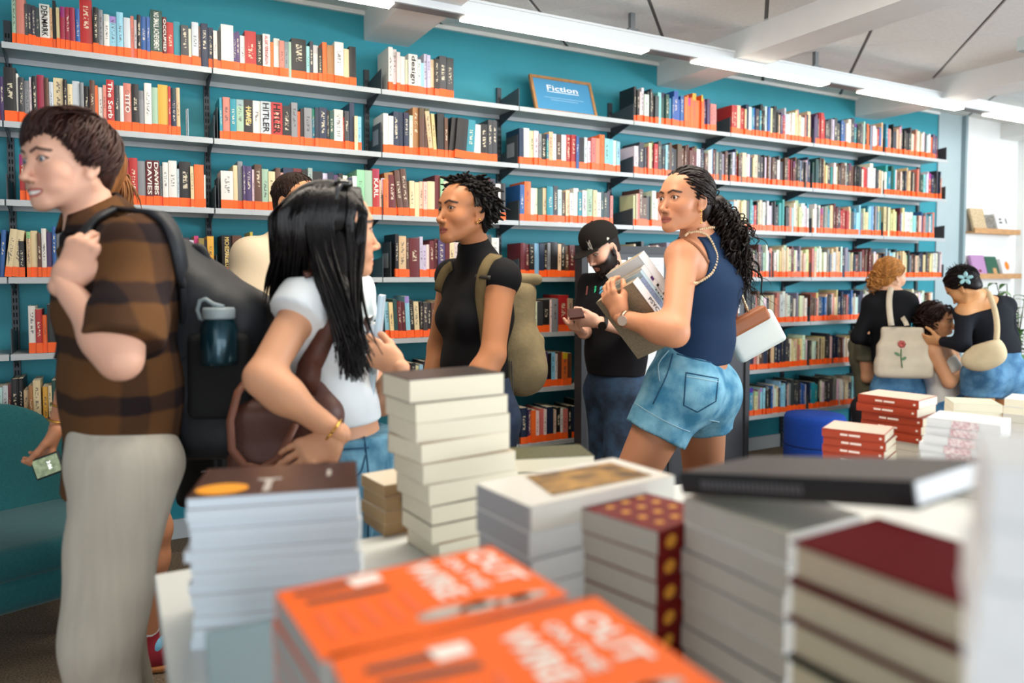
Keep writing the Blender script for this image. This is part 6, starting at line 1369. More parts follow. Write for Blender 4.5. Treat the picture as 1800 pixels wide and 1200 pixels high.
# ---- woman behind him: ponytail, phone, red trainer
def hidden_woman():
    J = joints(neck=(175, 395, 2.36), chest=(190, 500, 2.36), waist=(195, 610, 2.36), pelvis=(195, 690, 2.36), sh_l=(205, 425, 2.22), sh_r=(150, 425, 2.52), el_l=(140, 600, 2.14), wr_l=(103, 742, 2.12), el_r=(170, 590, 2.5), wr_r=(180, 690, 2.5), hip_l=(215, 710, 2.30), hip_r=(190, 710, 2.45))
    J['kn_l'] = P(268, 930, 2.42); J['kn_r'] = P(225, 920, 2.55); J['an_l'] = P(256, 1125, 2.44); J['an_l'][2] = 0.12; J['an_r'] = V(J['kn_r'][0], J['kn_r'][1], 0.1)
    p = Person('mostly hidden person with ponytail and red trainers holding a phone', J, SK['tan'])
    H = add_head(p, P(160, 305, 2.34), camdir(-0.9, -0.05, 0.4), fem=True, h=0.005)
    w = dict(hip=(0.16, 0.11), waist=(0.118, 0.088), chest=(0.138, 0.096)); ls, lh, lw = lat_of(J)
    p.body([p.neck_prim] + torso(J, w, 0, True, 0.8) + limb(J['sh_l'], J['el_l'], J['wr_l'], 0.047, 0.039, 0.025) + limb(J['sh_r'], J['el_r'], J['wr_r'], 0.047, 0.039, 0.025) + legs_skin(J, (0.085, 0.058, 0.040)), 0.009)
    v, f = hand_mesh(J['wr_l'], camdir(-0.25, -0.95, -0.1), camdir(-0.75, 0.1, -0.6), 'L', curl=(0.5, 0.8, 0.5), thumb=(0.3, 0.85, -0.4)); p.add(v, f)
    v, f = hand_mesh(J['wr_r'], camdir(0, -1, 0), camdir(1, 0, 0), 'R', h=0.004); p.add(v, f)
    v, f = surface(torso(J, w, 0.012, True, 0.85), 0.009, clips=[(J['neck'], (0, 0, 1)), (J['pelvis'], (0, 0, -1))]); p.child('dark_top', v, f, M('dark_grey_jersey', '2a2a2e', 0.85))
    v, f = surface([econe(J['pelvis'] - V(0, 0, 0.04), J['pelvis'] + V(0, 0, 0.06), lh, (0.175, 0.125), (0.15, 0.11), 0.05)] + [cone(J['hip_' + q], J['hip_' + q] + (J['kn_' + q] - J['hip_' + q]) * 0.35, 0.10, 0.10, 0.04, flat=True) for q in 'lr'], 0.009); p.child('shorts', v, f, M('black_shorts', '1a1a1d', 0.85))
    a = J['an_l']
    v, f = surface([cone(a + V(0, 0, -0.06), a + V(0, 0, 0.045), 0.040, 0.043, 0.02, flat=True)], 0.006); p.child('sock', v, f, M('white_ribbed_sock', 'd8dce0', 0.9, bump=0.4, bscale=300, stretch=(4, 4, 0.1)))
    shoes(p, J, camdir(-1, 0, -0.1), M('red_suede', '8f2030', 0.75), M('gum_sole', 'b0703f', 0.6))
    hb = np.array([a[0], a[1], 0.075]) + camdir(1, 0, 0.1) * 0.045
    v, f = surface([ell(hb, (0.024, 0.034, 0.035), 0.02, X=camdir(1, 0, 0.1), Y=camdir(0, 0, 1))], 0.006); p.child('heel_tab', v, f, M('heel_light_blue', '6fb4d6', 0.6))
    hm = hair_mat('auburn_hair', '8a5a34', 0.45); v, f = hair_cap(0.010, 0.0, 0.006); parts = [(to_world(v, H), f, (0, 0, 0))]
    r = np.random.RandomState(2); tie = P(205, 308, 2.36); pa, ra = [], []
    for i in range(90):
        e = P(226 + r.normal() * 7, 362 + r.normal() * 9, 2.38 + r.normal() * 0.02); pa.append(bez(tie + r.normal(size=3) * 0.008, tie + camdir(0.6, 0.1, 0.2) * 0.03 + r.normal(size=3) * 0.008, e + V(0, 0, 0.05), e, 10)); ra.append(0.0035 * np.clip((1 - np.linspace(0, 1, 10)) * 4, 0.2, 1))
    v, f = tubes(pa, ra, 4); parts.append((v, f, (0, 0, 0))); v, f, _ = join(parts); p.child('ponytail_hair', v, f, hm)
    d = nrm(J['wr_l'] - J['el_l']); x = nrm(np.cross(d, V(0, 0, 1))); y = np.cross(d, x)
    for o_ in (0.006, 0.05):
        cc = J['wr_l'] - d * o_; mb = MB().tube([tuple(cc + (x * math.cos(a_) + y * math.sin(a_)) * (0.030 + 0.002 * o_ * 10)) for a_ in np.linspace(0, 2 * math.pi, 18)], 0.003, 6); p.child('bracelet', np.array(mb.v), mb.f, gold_m)
    p.finish()
    # phone
    c = P(84, 818, 2.06); X = camdir(0.94, 0.34, 0.1); Y = camdir(-0.34, 0.94, 0.05)
    t = Thing('smartphone', 'smartphone with lit lock screen held beside the teal chair', 'phone', c - V(0, 0, 0.05)); Z = np.cross(X, Y)
    def plate(hx, hy, z0, z1):
        v = [c + X * a * hx + Y * b * hy + Z * z for z in (z0, z1) for a, b in ((-1, -1), (1, -1), (1, 1), (-1, 1))]; return v, [(3, 2, 1, 0), (4, 5, 6, 7), (0, 1, 5, 4), (1, 2, 6, 5), (2, 3, 7, 6), (3, 0, 4, 7)]
    sg_ = 1.0 if np.dot(Z, camdir(0, 0, -1)) > 0 else -1.0
    v, f = plate(0.040, 0.030, -0.004, 0.004); o = t.part('case', v, f, M('phone_case_dark', '23302e', 0.4), False); bevel(o, 0.003)
    v, f = plate(0.035, 0.025, sg_ * 0.0042, sg_ * 0.0048); t.part('screen', v, f, M('phone_screen', '9fb08a', 0.15, var=0.6, vscale=60, hexb='28321f', emit='b8c8a0', estr=0.25), False)
    to = text_obj('lettering', '3:06', M('screen_white', 'ffffff', 0.5, emit='ffffff', estr=0.7), 0.024, 0.011, 0.03); basis(to, c + Z * sg_ * 0.0055 + X * 0.008, Y * -1, X * sg_, Z * sg_); mw = to.matrix_world.copy(); to.parent = t.o; to.matrix_parent_inverse = Matrix.Translation(t.b.tolist()).inverted(); to.matrix_world = mw
    # dark printed bag below the backpack
    c = P(358, 812, 2.12); t = Thing('printed_bag', 'black bag with white lettering hanging below the black backpack', 'bag', c - V(0, 0, 0.15))
    v, f = surface([rbox(c, (0.075, 0.05, 0.13), camdir(1, 0, 0), camdir(0, 0, 1), 0.03, 0.03)], 0.008, disp=folds(51, 0.008, 26)); t.part('bag_body', v, f, M('black_plastic', '141416', 0.4, bump=0.3, bscale=40)); bs = Snap(v, f)
    for px, py, s_, w_ in ((334, 777, 'SN', 0.026), (363, 826, '.co.uk', 0.032), (398, 800, 'TE', 0.016)):
        q = bs(px, py, 0.004)
        if q is None: continue
        to = text_obj('lettering', s_, M('print_white_bag', 'd8d8da', 0.5), w_, 0.013 if w_ < 0.03 else 0.008, 0.02); basis(to, q, camdir(1, 0.15, 0), camdir(-0.15, 1, 0), camdir(0, 0, -1)); mw = to.matrix_world.copy(); to.parent = t.o; to.matrix_parent_inverse = Matrix.Translation(t.b.tolist()).inverted(); to.matrix_world = mw
hidden_woman()

# ---- man in beige tee behind the dark-haired woman
def beige_man():
    J = joints(neck=(510, 418, 3.10), chest=(500, 530, 3.10), waist=(505, 640, 3.10), pelvis=(510, 720, 3.10), sh_l=(556, 452, 3.26), sh_r=(442, 450, 2.98), el_l=(580, 580, 3.3), wr_l=(600, 650, 3.2), el_r=(415, 575, 2.92), wr_r=(440, 680, 2.9), hip_l=(525, 740, 3.18), hip_r=(490, 740, 3.02))
    J['kn_l'] = P(525, 920, 3.2); J['kn_r'] = P(490, 920, 3.04)
    for q in 'lr': J['an_' + q] = V(J['kn_' + q][0], J['kn_' + q][1], 0.1)
    p = Person('man in beige t-shirt mostly hidden behind the dark-haired woman', J, lin('d09468'))
    H = add_head(p, P(522, 354, 3.06), vdir(522, 0.70, -0.15, -0.62), fem=False, h=0.0034, brow=HAIRC['dark'])
    w = dict(hip=(0.16, 0.115), waist=(0.15, 0.11), chest=(0.17, 0.115)); ls, lh, lw = lat_of(J)
    p.body([p.neck_prim] + torso(J, w) + limb(J['sh_l'], J['el_l'], J['wr_l'], 0.052, 0.042, 0.03) + limb(J['sh_r'], J['el_r'], J['wr_r'], 0.052, 0.042, 0.03) + legs_skin(J))
    for q, sd in (('l', 'L'), ('r', 'R')): v, f = hand_mesh(J['wr_' + q], camdir(0.2, -1, 0), camdir(0.5, 0, 0.8), sd, h=0.004); p.add(v, f)
    v, f = surface(torso(J, w, 0.018) + [cone(J['sh_' + q], J['sh_' + q] + (J['el_' + q] - J['sh_' + q]) * 0.75, 0.068, 0.078, 0.04, flat=True) for q in 'lr'], 0.008, clips=[(J['neck'] + V(0, 0, 0.012), nrm(V(0, 0, 1) + 0.5 * nrm(np.cross(V(0, 0, 1), ls)))), (J['pelvis'] - V(0, 0, 0.02), (0, 0, -1))], disp=folds(61, 0.006, 24)); p.child('beige_tee', v, f, M('beige_cotton', 'd6c3a6', 0.95, bump=0.2, bscale=300, spec=0.15))
    je = [econe(J['pelvis'] - V(0, 0, 0.03), J['pelvis'] + V(0, 0, 0.08), lh, (0.17, 0.125), (0.16, 0.12), 0.05)]
    for q in 'lr': je += [cone(J['hip_' + q], J['kn_' + q], 0.10, 0.08, 0.05), cone(J['kn_' + q], J['an_' + q], 0.08, 0.07, 0.04)]
    v, f = surface(je, 0.010); p.child('trousers', v, f, M('charcoal_trousers', '2c2d31', 0.9))
    shoes(p, J, camdir(1, 0, 0), M('shoe_black', '18181a', 0.5), M('sole_white', 'd8d6d0', 0.6), 0.28)
    hm = hair_mat('short_dark_hair', '2a1a12', 0.6); v, f = hair_cap(0.005, -0.024, nape=-0.06); parts = [(to_world(v, H), f, (0, 0, 0))]
    pa, ra = flow_strands(260, (0, -0.4, 0.9), 4, lift=(0.006, 0.010), over=0.004, shift=-0.02, maxlen=0.03, rad=0.003); v, f = tubes(pa, ra, 4); parts.append((to_world(v, H), f, (0, 0, 0))); v, f, _ = join(parts); p.child('short_hair', v, f, hm)
    p.finish()
beige_man()

# ---- dark-haired woman in white tee with brown bag
def dark_haired_woman():
    J = joints(neck=(570, 494, 1.92), chest=(576, 600, 1.92), waist=(592, 712, 1.92), pelvis=(604, 812, 1.93), sh_r=(538, 532, 1.78), sh_l=(612, 512, 2.10),
               el_r=(460, 664, 1.64), wr_r=(594, 764, 1.66), el_l=(668, 705, 2.08), wr_l=(701, 646, 1.87), hip_r=(584, 830, 1.85), hip_l=(622, 825, 2.01))
    J['kn_r'] = P(598, 1100, 1.88); J['kn_l'] = P(636, 1080, 2.05)
    for q in 'lr': J['an_' + q] = V(J['kn_' + q][0], J['kn_' + q][1] + 0.03, 0.1)
    p = Person('woman with long straight black hair in white t-shirt and jeans', J, SK['mid'])
    H = add_head(p, P(588, 402, 1.86), vdir(586, 0.97, -0.02, 0.24), fem=True, scale=1.0, brow=HAIRC['black'], smile=0.9, teeth=True, gaze=(0.0, 1, 0.0), ears=False)
    w = dict(hip=(0.158, 0.112), waist=(0.112, 0.082), chest=(0.135, 0.088)); ls, lh, lw = lat_of(J); fs = nrm(np.cross(V(0, 0, 1), ls))
    sk = [p.neck_prim] + torso(J, w, 0, True, 0.8) + limb(J['sh_r'], J['el_r'], J['wr_r'], 0.047, 0.038, 0.026, bulge=0.040) + limb(J['sh_l'], J['el_l'], J['wr_l'], 0.048, 0.040, 0.026) + legs_skin(J)
    v, f = surface(sk, 0.0075); p.parts.append((v, f, p.skin))
    v, f = hand_mesh(J['wr_r'], vdir(560, -0.86, -0.42, -0.20), vdir(560, -0.15, -0.45, 0.85), 'R', curls_=[(0.25, 0.25, 0.2), (0.3, 0.3, 0.2), (0.35, 0.35, 0.2), (0.4, 0.35, 0.2)], thumb=(0.75, 0.55, -0.3), spread=0.10); p.add(v, f)
    v, f = hand_mesh(J['wr_l'], vdir(670, -0.70, 0.42, 0.10), vdir(670, -0.15, -0.05, 1.0), 'L', curls_=[(0.35, 1.0, 0.7), (0.4, 1.05, 0.7), (0.45, 1.1, 0.7), (0.5, 1.1, 0.7)], thumb=(0.55, 0.8, -0.30), scale=0.95); p.add(v, f)
    # tee
    tee = torso(J, w, 0.010, True, 0.86) + [cone(J['sh_r'] - V(0, 0, 0.0), J['sh_r'] + (J['el_r'] - J['sh_r']) * 0.20, 0.058, 0.066, 0.04, flat=True), cone(J['sh_l'], J['sh_l'] + (J['el_l'] - J['sh_l']) * 0.3, 0.058, 0.064, 0.04, flat=True)]
    up2 = nrm(J['neck'] - J['chest'])
    tv, tf = surface(tee, 0.006, clips=[(J['neck'] + up2 * 0.012, up2), (P(630, 738, 1.92), (0, 0, -1))], disp=folds(71, 0.004, 32, 6, (0.6, 0.6, 1))); p.child('white_tee', tv, tf, M('white_rib_cotton', 'dfe6ea', 0.9, bump=0.2, bscale=400, stretch=(4, 4, 0.2), spec=0.2)); sn = Snap(tv, tf)
    je = [econe(J['pelvis'] - V(0, 0, 0.03), P(622, 762, 1.93), lh, (0.172, 0.128), (0.135, 0.105), 0.05)]
    for q in 'lr': je += [cone(J['hip_' + q], J['kn_' + q], 0.102, 0.082, 0.05), cone(J['kn_' + q], J['an_' + q], 0.080, 0.075, 0.04)]
    jv, jf = surface(je, 0.007, clips=[(P(622, 757, 1.93), (0, 0, 1))], disp=folds(73, 0.004, 34)); p.child('jeans', jv, jf, M('mid_denim', '3f7696', 0.85, var=0.35, vscale=18, bump=0.35, bscale=400, hexb='6ea3bd')); js = Snap(jv, jf)
    sd = M('denim_seam_dark', '1f4f70', 0.85)
    for pts, r_ in (([(590, 790), (624, 788), (648, 786)], 0.0022), ([(590, 815), (608, 838), (632, 832), (642, 800)], 0.002), ([(640, 765), (648, 850), (646, 960)], 0.002)):
        a = js.line(smooth_px(pts, 4), 0.001)
        if len(a) > 2: mb = MB().tube(a, r_, 5); p.child('seam', np.array(mb.v), mb.f, sd)
    shoes(p, J, camdir(1, 0, 0.3), M('shoe_white', 'd0cec8', 0.5), M('sole_white', 'd8d6d0', 0.6))
    # long straight hair
    hm = hair_mat('black_straight_hair', '0a080a', 0.30); v, f = hair_cap(0.008, 0.016); parts = [(to_world(v, H), f, (0, 0, 0))]
    r = np.random.RandomState(8); pa, ra = [], []
    for i in range(790):
        near = r.rand() < 0.8; sx = 1.0 if near else -1.0; y0 = r.uniform(-0.105, 0.072); th0 = r.uniform(0.0, 0.5); pts = []
        for th in np.linspace(th0, 1.75, 9):
            n = V(sx * math.sin(th), 0, math.cos(th)); yy = (y0 + 0.018) / 0.094; s_ = math.sqrt(max(0.02, 1 - min(0.98, yy * yy))); q = V(CRC[0] + sx * math.sin(th) * (CRR[0] + 0.012) * max(s_, 0.74 * min(1.0, th / 0.8)), y0 - (0.025 if y0 < 0.02 else 0.006) * th, CRC[2] + math.cos(th) * (CRR[2] + 0.006) * s_)
            pts.append(q)
        if i >= 680: near = True; y0 = 0.05; pts = list(bez(V(0.012, 0.040 + r.normal() * 0.008, 0.104), V(0.046, 0.050 + r.normal() * 0.004, 0.088), V(0.073 + r.normal() * 0.002, 0.056 + r.normal() * 0.004, 0.03), V(0.074, 0.040 + r.normal() * 0.004, -0.05), 9))
        wp = to_world(np.array(pts), H); e0 = wp[-1]; front = y0 > -0.045 and near
        zc = np.dot(e0 - CAM, FWD)
        if front:
            e = P(r.normal(626, 13), r.uniform(600, 672), 1.72 + r.normal() * 0.012); m1 = e0 + V(0, 0, -0.10); m2 = P(r.normal(598, 13), 545, 1.70 + r.normal() * 0.01)
        else:
            t_ = (y0 + 0.105) / 0.1; ex_ = 482 + 75 * t_ + r.normal() * 12; e = P(ex_, r.uniform(505, 560), 1.92 + r.normal() * 0.03 - 0.05 * t_); m1 = e0 + V(0, 0, -0.07); m2 = P(ex_ + 4, 470, zc + 0.02)
        b_ = bez(e0, m1, m2, e, 14); path = np.concatenate([wp[:-1], b_]); t = np.linspace(0, 1, len(path)); pa.append(path); ra.append(0.0042 * r.uniform(0.7, 1.2) * np.clip((1 - t) * 6, 0.25, 1))
    v, f = tubes(pa, ra, 5); parts.append((v, f, (0, 0, 0)))
    z0 = 1.88
    v, f = surface([cone(to_world(V(0.0, -0.055, -0.02), H), P(540, 470, 1.90), 0.062, 0.060, 0.04), cone(P(540, 470, 1.90), P(515, 530, 1.94), 0.055, 0.035, 0.04), cone(to_world(V(0.055, -0.005, -0.03), H), P(598, 520, 1.755), 0.030, 0.030, 0.03), cone(P(598, 520, 1.755), P(622, 610, 1.735), 0.028, 0.024, 0.03)], 0.008); parts.append((v, f, (0, 0, 0)))
    v, f, _ = join(parts); p.child('long_hair', v, f, hm)
    # claw clip / sunglasses on top of the head
    g = M('sunglass_black', '0b0b0c', 0.15, coat=0.5); a = to_world(V(0.045, 0.01, 0.112), H); b = to_world(V(-0.045, 0.01, 0.112), H); mb = MB()
    mb.tube([a, (a + b) / 2 + V(0, 0, 0.012), b], 0.006, 8); mb.ball(a + V(0, 0, -0.004), (0.024, 0.018, 0.012), 12); mb.ball(b + V(0, 0, -0.004), (0.024, 0.018, 0.012), 12); p.child('sunglasses', np.array(mb.v), mb.f, g)
    tp = [to_world(V(0.050 + 0.030 * math.sin(q_), 0.008 - 0.03 * q_, 0.112 - 0.05 * q_ ** 1.5), H) for q_ in np.linspace(0, 1.0, 7)]; v, f = strap_mesh(tp, 0.012, 0.004, camdir(0, 0.3, -1)); p.child('sunglasses_arm', v, f, M('sunglass_grey', '34363a', 0.2, coat=0.4))
    wd = nrm(J['wr_r'] - J['el_r']); x = nrm(np.cross(wd, V(0, 0, 1))); y = np.cross(wd, x); cc = J['wr_r'] - wd * 0.015
    mb = MB().tube([tuple(cc + (x * math.cos(a_) + y * math.sin(a_)) * 0.031) for a_ in np.linspace(0, 2 * math.pi, 22)], 0.0028, 6); p.child('bangle', np.array(mb.v), mb.f, gold_m)
    p.finish()
    # brown tote bag under her arm
    br = M('brown_leather', '5a352b', 0.5, var=0.15, vscale=8, bump=0.15, bscale=220, spec=0.45); brl = M('brown_leather_edge', '7a4a36', 0.5, spec=0.45)
    c = P(508, 765, 1.80); t = Thing('leather_tote', 'brown leather shoulder tote carried by the woman in the white tee', 'bag', c - V(0, 0, 0.2))
    v, f = surface([rbox(c, (0.135, 0.055, 0.095), camdir(1, -0.02, 0.08), camdir(-0.08, 0, 1), 0.045, 0.04), rbox(P(540, 700, 1.81), (0.055, 0.045, 0.055), camdir(1, 0.2, 0.05), camdir(-0.05, 0, 1), 0.03, 0.06), rbox(c - V(0, 0, 0.10), (0.14, 0.06, 0.08), camdir(1, 0, 0.08), camdir(-0.08, 0, 1), 0.04, 0.03)], 0.007, disp=folds(81, 0.006, 20)); t.part('bag_body', v, f, br)
    a = sn.line(smooth_px([(546, 640), (566, 600), (580, 560), (587, 525), (580, 500), (560, 485), (535, 488)], 6), 0.008)
    if len(a) > 4:
        low = [P(535, 690, 1.76), P(541, 665, 1.75)]; pts = low + a; n = len(pts); wds = np.interp(np.linspace(0, 1, n), [0, 0.25, 0.6, 1], [0.060, 0.045, 0.022, 0.018]); c0 = J['chest']
        v, f = strap_mesh(pts, wds, 0.008, [nrm(x - c0) for x in pts]); t.part('shoulder_strap', v, f, br)
    lp = [P(444, 655, 1.80), P(418, 690, 1.72), P(405, 740, 1.71), P(408, 790, 1.70), P(430, 818, 1.70), P(458, 824, 1.70), P(488, 805, 1.70), P(508, 770, 1.71), P(520, 745, 1.73)]
    q3 = []
    for i in range(len(lp) - 1):
        for s_ in range(4): q3.append(lp[i] + (lp[i + 1] - lp[i]) * s_ / 4)
    q3.append(lp[-1]); v, f = strap_mesh(q3, 0.016, 0.010, camdir(0.1, 0.1, -1)); t.part('handle_loop', v, f, brl)
    # books held upright in her left hand
    ez = vdir(650, 0.10, 0.99, 0.0); ey = vdir(650, 0.06, -0.03, 0.99); ey = nrm(ey - ez * ey.dot(ez)); exx = np.cross(ey, ez)
    for (px, py, hh, th, cm, lb) in ((651, 712, 0.285, 0.014, cover_mat('cover_pale_blue_gloss', 'c4dbe8', 0.3), 'tall pale blue paperback held upright, outer one in the woman\'s hand'), (642, 706, 0.20, 0.013, cover_mat('cover_white_blue', 'd0dee8', 0.35), 'shorter white paperback held upright against the pale blue one'), (633, 690, 0.195, 0.014, cover_mat('cover_dark_brown', '43291f', 0.4), 'dark brown book held closest to the woman\'s chest')):
        place_book('W', th, 0.16, hh, P(px, py, 1.90), exx, ey, ez, soft=True, cover=cm, pages=pages_white, label=lb, group='books held by the dark-haired woman')
dark_haired_woman()

# ---- bearded man in black cap looking at his phone
def cap_man():
    J = joints(neck=(1078, 482, 3.920), chest=(1080, 545, 3.920), waist=(1082, 620, 3.920), pelvis=(1082, 672, 3.920), sh_l=(1118, 503, 3.820), sh_r=(1042, 500, 4.060), el_l=(1135, 585, 3.700), wr_l=(1052, 566, 3.620), el_r=(1030, 580, 4.000), wr_r=(1025, 585, 3.740), hip_l=(1100, 690, 3.850), hip_r=(1062, 690, 4.000))
    J['kn_l'] = P(1085, 820, 3.780); J['kn_r'] = P(1065, 815, 3.980)
    for q in 'lr': J['an_' + q] = V(J['kn_' + q][0] + 0.02, J['kn_' + q][1] + 0.05, 0.1)
    p = Person('bearded man in black cap and black t-shirt looking at his phone', J, SK['fair'])
    fwd = vdir(1050, -0.66, -0.50, -0.62)
    H = add_head(p, P(1058, 436, 3.880), fwd, vdir(1050, -0.35, 0.9, -0.2), fem=False, scale=1.0, brow=HAIRC['dark'], beard=1.0, gaze=(0, 1, -0.5), h=0.0026)
    w = dict(hip=(0.16, 0.115), waist=(0.16, 0.12), chest=(0.18, 0.12)); ls, lh, lw = lat_of(J)
    p.body([p.neck_prim] + torso(J, w) + limb(J['sh_l'], J['el_l'], J['wr_l'], 0.054, 0.046, 0.031, bulge=0.05) + limb(J['sh_r'], J['el_r'], J['wr_r'], 0.054, 0.046, 0.031) + legs_skin(J))
    v, f = hand_mesh(J['wr_l'], vdir(1040, -0.97, 0.10, -0.1), vdir(1040, -0.1, 0.55, 0.8), 'L', curls_=[(0.5, 0.8, 0.4), (0.6, 0.8, 0.4), (0.65, 0.85, 0.4), (0.7, 0.85, 0.4)], thumb=(0.45, 0.85, -0.2), scale=1.05, h=0.003); p.add(v, f)
    v, f = hand_mesh(J['wr_r'], vdir(1030, -0.4, 0.3, -0.8), vdir(1030, 0, 0.9, -0.2), 'R', curl=(0.5, 0.7, 0.4), h=0.004); p.add(v, f)
    up2 = nrm(J['neck'] - J['chest'])
    tv, tf = surface(torso(J, w, 0.018) + [cone(J['sh_' + q], J['sh_' + q] + (J['el_' + q] - J['sh_' + q]) * 0.78, 0.070, 0.082, 0.05, flat=True) for q in 'lr'], 0.009, clips=[(J['neck'] + up2 * 0.012, up2), (P(1082, 657, 3.920), (0, 0, -1))], disp=folds(91, 0.008, 22)); p.child('black_tee', tv, tf, M('black_cotton', '17161a', 0.9, bump=0.15, bscale=200, spec=0.2)); sn = Snap(tv, tf)
    cols = {'a': M('print_red_grey', '9a5a55', 0.6), 'b': M('print_green', '2fc48c', 0.5), 'c': M('print_cyan', '5aa6c4', 0.5)}
    for px, s_, m_, ww_ in ((1035, 'L', 'a', 0.022), (1047, 'i', 'b', 0.010), (1060, 'a', 'c', 0.034)):
        q = sn(px, 511, 0.004)
        if q is None: continue
        to = text_obj('shirt_print', s_, cols[m_], ww_, 0.048, 0.03); basis(to, q, vdir(1050, 0.96, 0.06, -0.25), vdir(1050, 0.1, 1, 0), vdir(1050, -0.2, 0.0, -1)); me = to.data; co = np.array([to.matrix_world @ x.co for x in me.vertices]); fcs = [tuple(pp.vertices) for pp in me.polygons]; bpy.data.objects.remove(to); p.child('shirt_print', co, fcs, cols[m_], smooth=False)
    je = [econe(J['pelvis'] - V(0, 0, 0.03), J['pelvis'] + V(0, 0, 0.08), lh, (0.175, 0.13), (0.165, 0.125), 0.05)]
    for q in 'lr': je += [cone(J['hip_' + q], J['kn_' + q], 0.108, 0.082, 0.05), cone(J['kn_' + q], J['an_' + q], 0.08, 0.068, 0.04)]
    v, f = surface(je, 0.009, disp=folds(93, 0.008, 24)); p.child('jeans', v, f, M('indigo_denim', '182436', 0.85, var=0.4, vscale=12, bump=0.3, bscale=300, hexb='2b4460'))
    shoes(p, J, vdir(1050, -0.8, 0, -0.6), M('shoe_black', '18181a', 0.5), M('sole_white', 'd8d6d0', 0.6), 0.28)
    # beard with volume
    r = np.random.RandomState(3); pa, ra = [], []
    while len(pa) < 300:
        x = r.uniform(-0.058, 0.058); z = r.uniform(-0.115, -0.045); t = abs(x) / 0.058; y = 0.094 - 0.105 * t ** 1.7 - 0.1 * max(0, -0.09 - z)
        if z > -0.062 and t < 0.42: continue
        if abs(z + 0.077) < 0.008 and t < 0.36: continue
        b = V(x, y - 0.006, z); d = nrm(V(x * 3, 0.35, -1.0) + r.normal(size=3) * 0.25); L = r.uniform(0.018, 0.032) * (1.2 - t * 0.6)
        pa.append(b + d * L * np.linspace(0, 1, 5)[:, None]); ra.append(0.0035 * np.array([1, 1, 0.9, 0.7, 0.2]))
    v, f = tubes(pa, ra, 4); hm = hair_mat('dark_beard', '1a100d', 0.6); p.child('beard', to_world(v, H), f, hm)
    v, f = hair_cap(0.003, -0.004, 0.005, nape=-0.055); p.child('short_hair', to_world(v, H), f, hm)
    p.finish()
    # cap
    cm = M('black_cap_wool', '1b1714', 0.85, bump=0.1, bscale=300, spec=0.2); wt = M('embroidery_white', 'e6e4dc', 0.7)
    hc = to_world(V(0, -0.012, 0.055), H); t = Thing('baseball_cap', 'black flat-brim baseball cap with white monogram on the bearded man', 'cap', hc)
    def dsp(X, Y, Z, D): return np.maximum(D, 0.030 - Z)
    v, f = surface([ell((0, -0.014, 0.048), (0.090, 0.110, 0.098), 0.03), ell((0, 0.03, 0.075), (0.070, 0.062, 0.068), 0.04)], 0.005, disp=dsp, smooth=2); wv = to_world(v, H); t.part('crown', wv, f, cm); cs = Snap(wv, f)
    def dsb(X, Y, Z, D): return np.maximum(np.maximum(D, np.abs(Z - 0.040 + 1.1 * X * X + 0.10 * (Y - 0.08)) - 0.0028), 0.06 - Y)
    v, f = surface([ell((0, 0.085, 0.04), (0.082, 0.100, 0.05), 0.02)], 0.0032, disp=dsb, smooth=1); t.part('brim', to_world(v, H), f, cm)
    mb = MB().ball(to_world(V(0, -0.014, 0.147), H), 0.007, 8); t.part('top_button', mb.v, mb.f, cm)
    # monogram of interlocked letters, and a small side mark
    q = cs(1036, 431, 0.003)
    if q is not None:
        n_ = nrm(H[0][:, 1] * 0.9 + H[0][:, 2] * 0.1); rx = nrm(np.cross(H[0][:, 2], n_)); uy = np.cross(n_, rx)
        for ch, dx, dy, sc in (('N', 0.0, -0.004, 1.0), ('Y', 0.0, 0.004, 1.0)):
            to = text_obj('monogram', ch, wt, 0.034 if ch == 'N' else 0.040, 0.042 if ch == 'N' else 0.046, 0.01); basis(to, q + rx * dx + uy * dy, rx, uy, n_); mw = to.matrix_world.copy(); to.parent = t.o; to.matrix_parent_inverse = Matrix.Translation(t.b.tolist()).inverted(); to.matrix_world = mw
    q = cs(1068, 419, 0.003)
    if q is not None:
        mb = MB()._add([q + vdir(1068, a, b, 0) * s_ for a, b, s_ in ((-1, 0.4, 0.009), (-0.2, -1, 0.010), (1, 0.1, 0.008), (0.0, 0.8, 0.006))], [(0, 1, 2, 3)]); t.part('side_mark', mb.v, mb.f, wt, False)
    # phone and watch
    c = P(1012, 551, 3.540); X = vdir(1012, 0.95, 0.1, 0.2); Y = vdir(1012, -0.1, 0.25, 0.95); Z = np.cross(X, Y); t = Thing('smartphone', 'dark smartphone in the hand of the bearded man', 'phone', c - V(0, 0, 0.01))
    v = [c + X * a * 0.036 + Y * b * 0.07 + Z * z for z in (-0.005, 0.005) for a, b in ((-1, -1), (1, -1), (1, 1), (-1, 1))]; t.part('phone_body', v, [(3, 2, 1, 0), (4, 5, 6, 7), (0, 1, 5, 4), (1, 2, 6, 5), (2, 3, 7, 6), (3, 0, 4, 7)], M('phone_dark_red', '3a1512', 0.3), False)
    wd = nrm(J['wr_l'] - J['el_l']); x = nrm(np.cross(wd, V(0, 0, 1))); y = np.cross(wd, x); cc = J['wr_l'] - wd * 0.025; ring = [cc + (x * math.cos(a_) + y * math.sin(a_)) * 0.034 for a_ in np.linspace(0, 2 * math.pi, 22)]
    t = Thing('wristwatch', 'black-strapped wristwatch on the bearded man\'s wrist', 'watch', cc); v, f = strap_mesh(ring, 0.020, 0.004, [nrm(q - cc) for q in ring]); t.part('strap', v, f, M('watch_strap_black', '141210', 0.6))
    u = nrm(vdir(1055, -0.1, -0.3, -1)); fc = cc + u * 0.034; a1 = nrm(np.cross(u, V(0, 0, 1))); a2 = np.cross(u, a1); vv_ = [fc + (a1 * math.cos(q) + a2 * math.sin(q)) * 0.021 + u * o for o in (0, 0.009) for q in np.linspace(0, 2 * math.pi, 20, endpoint=False)]
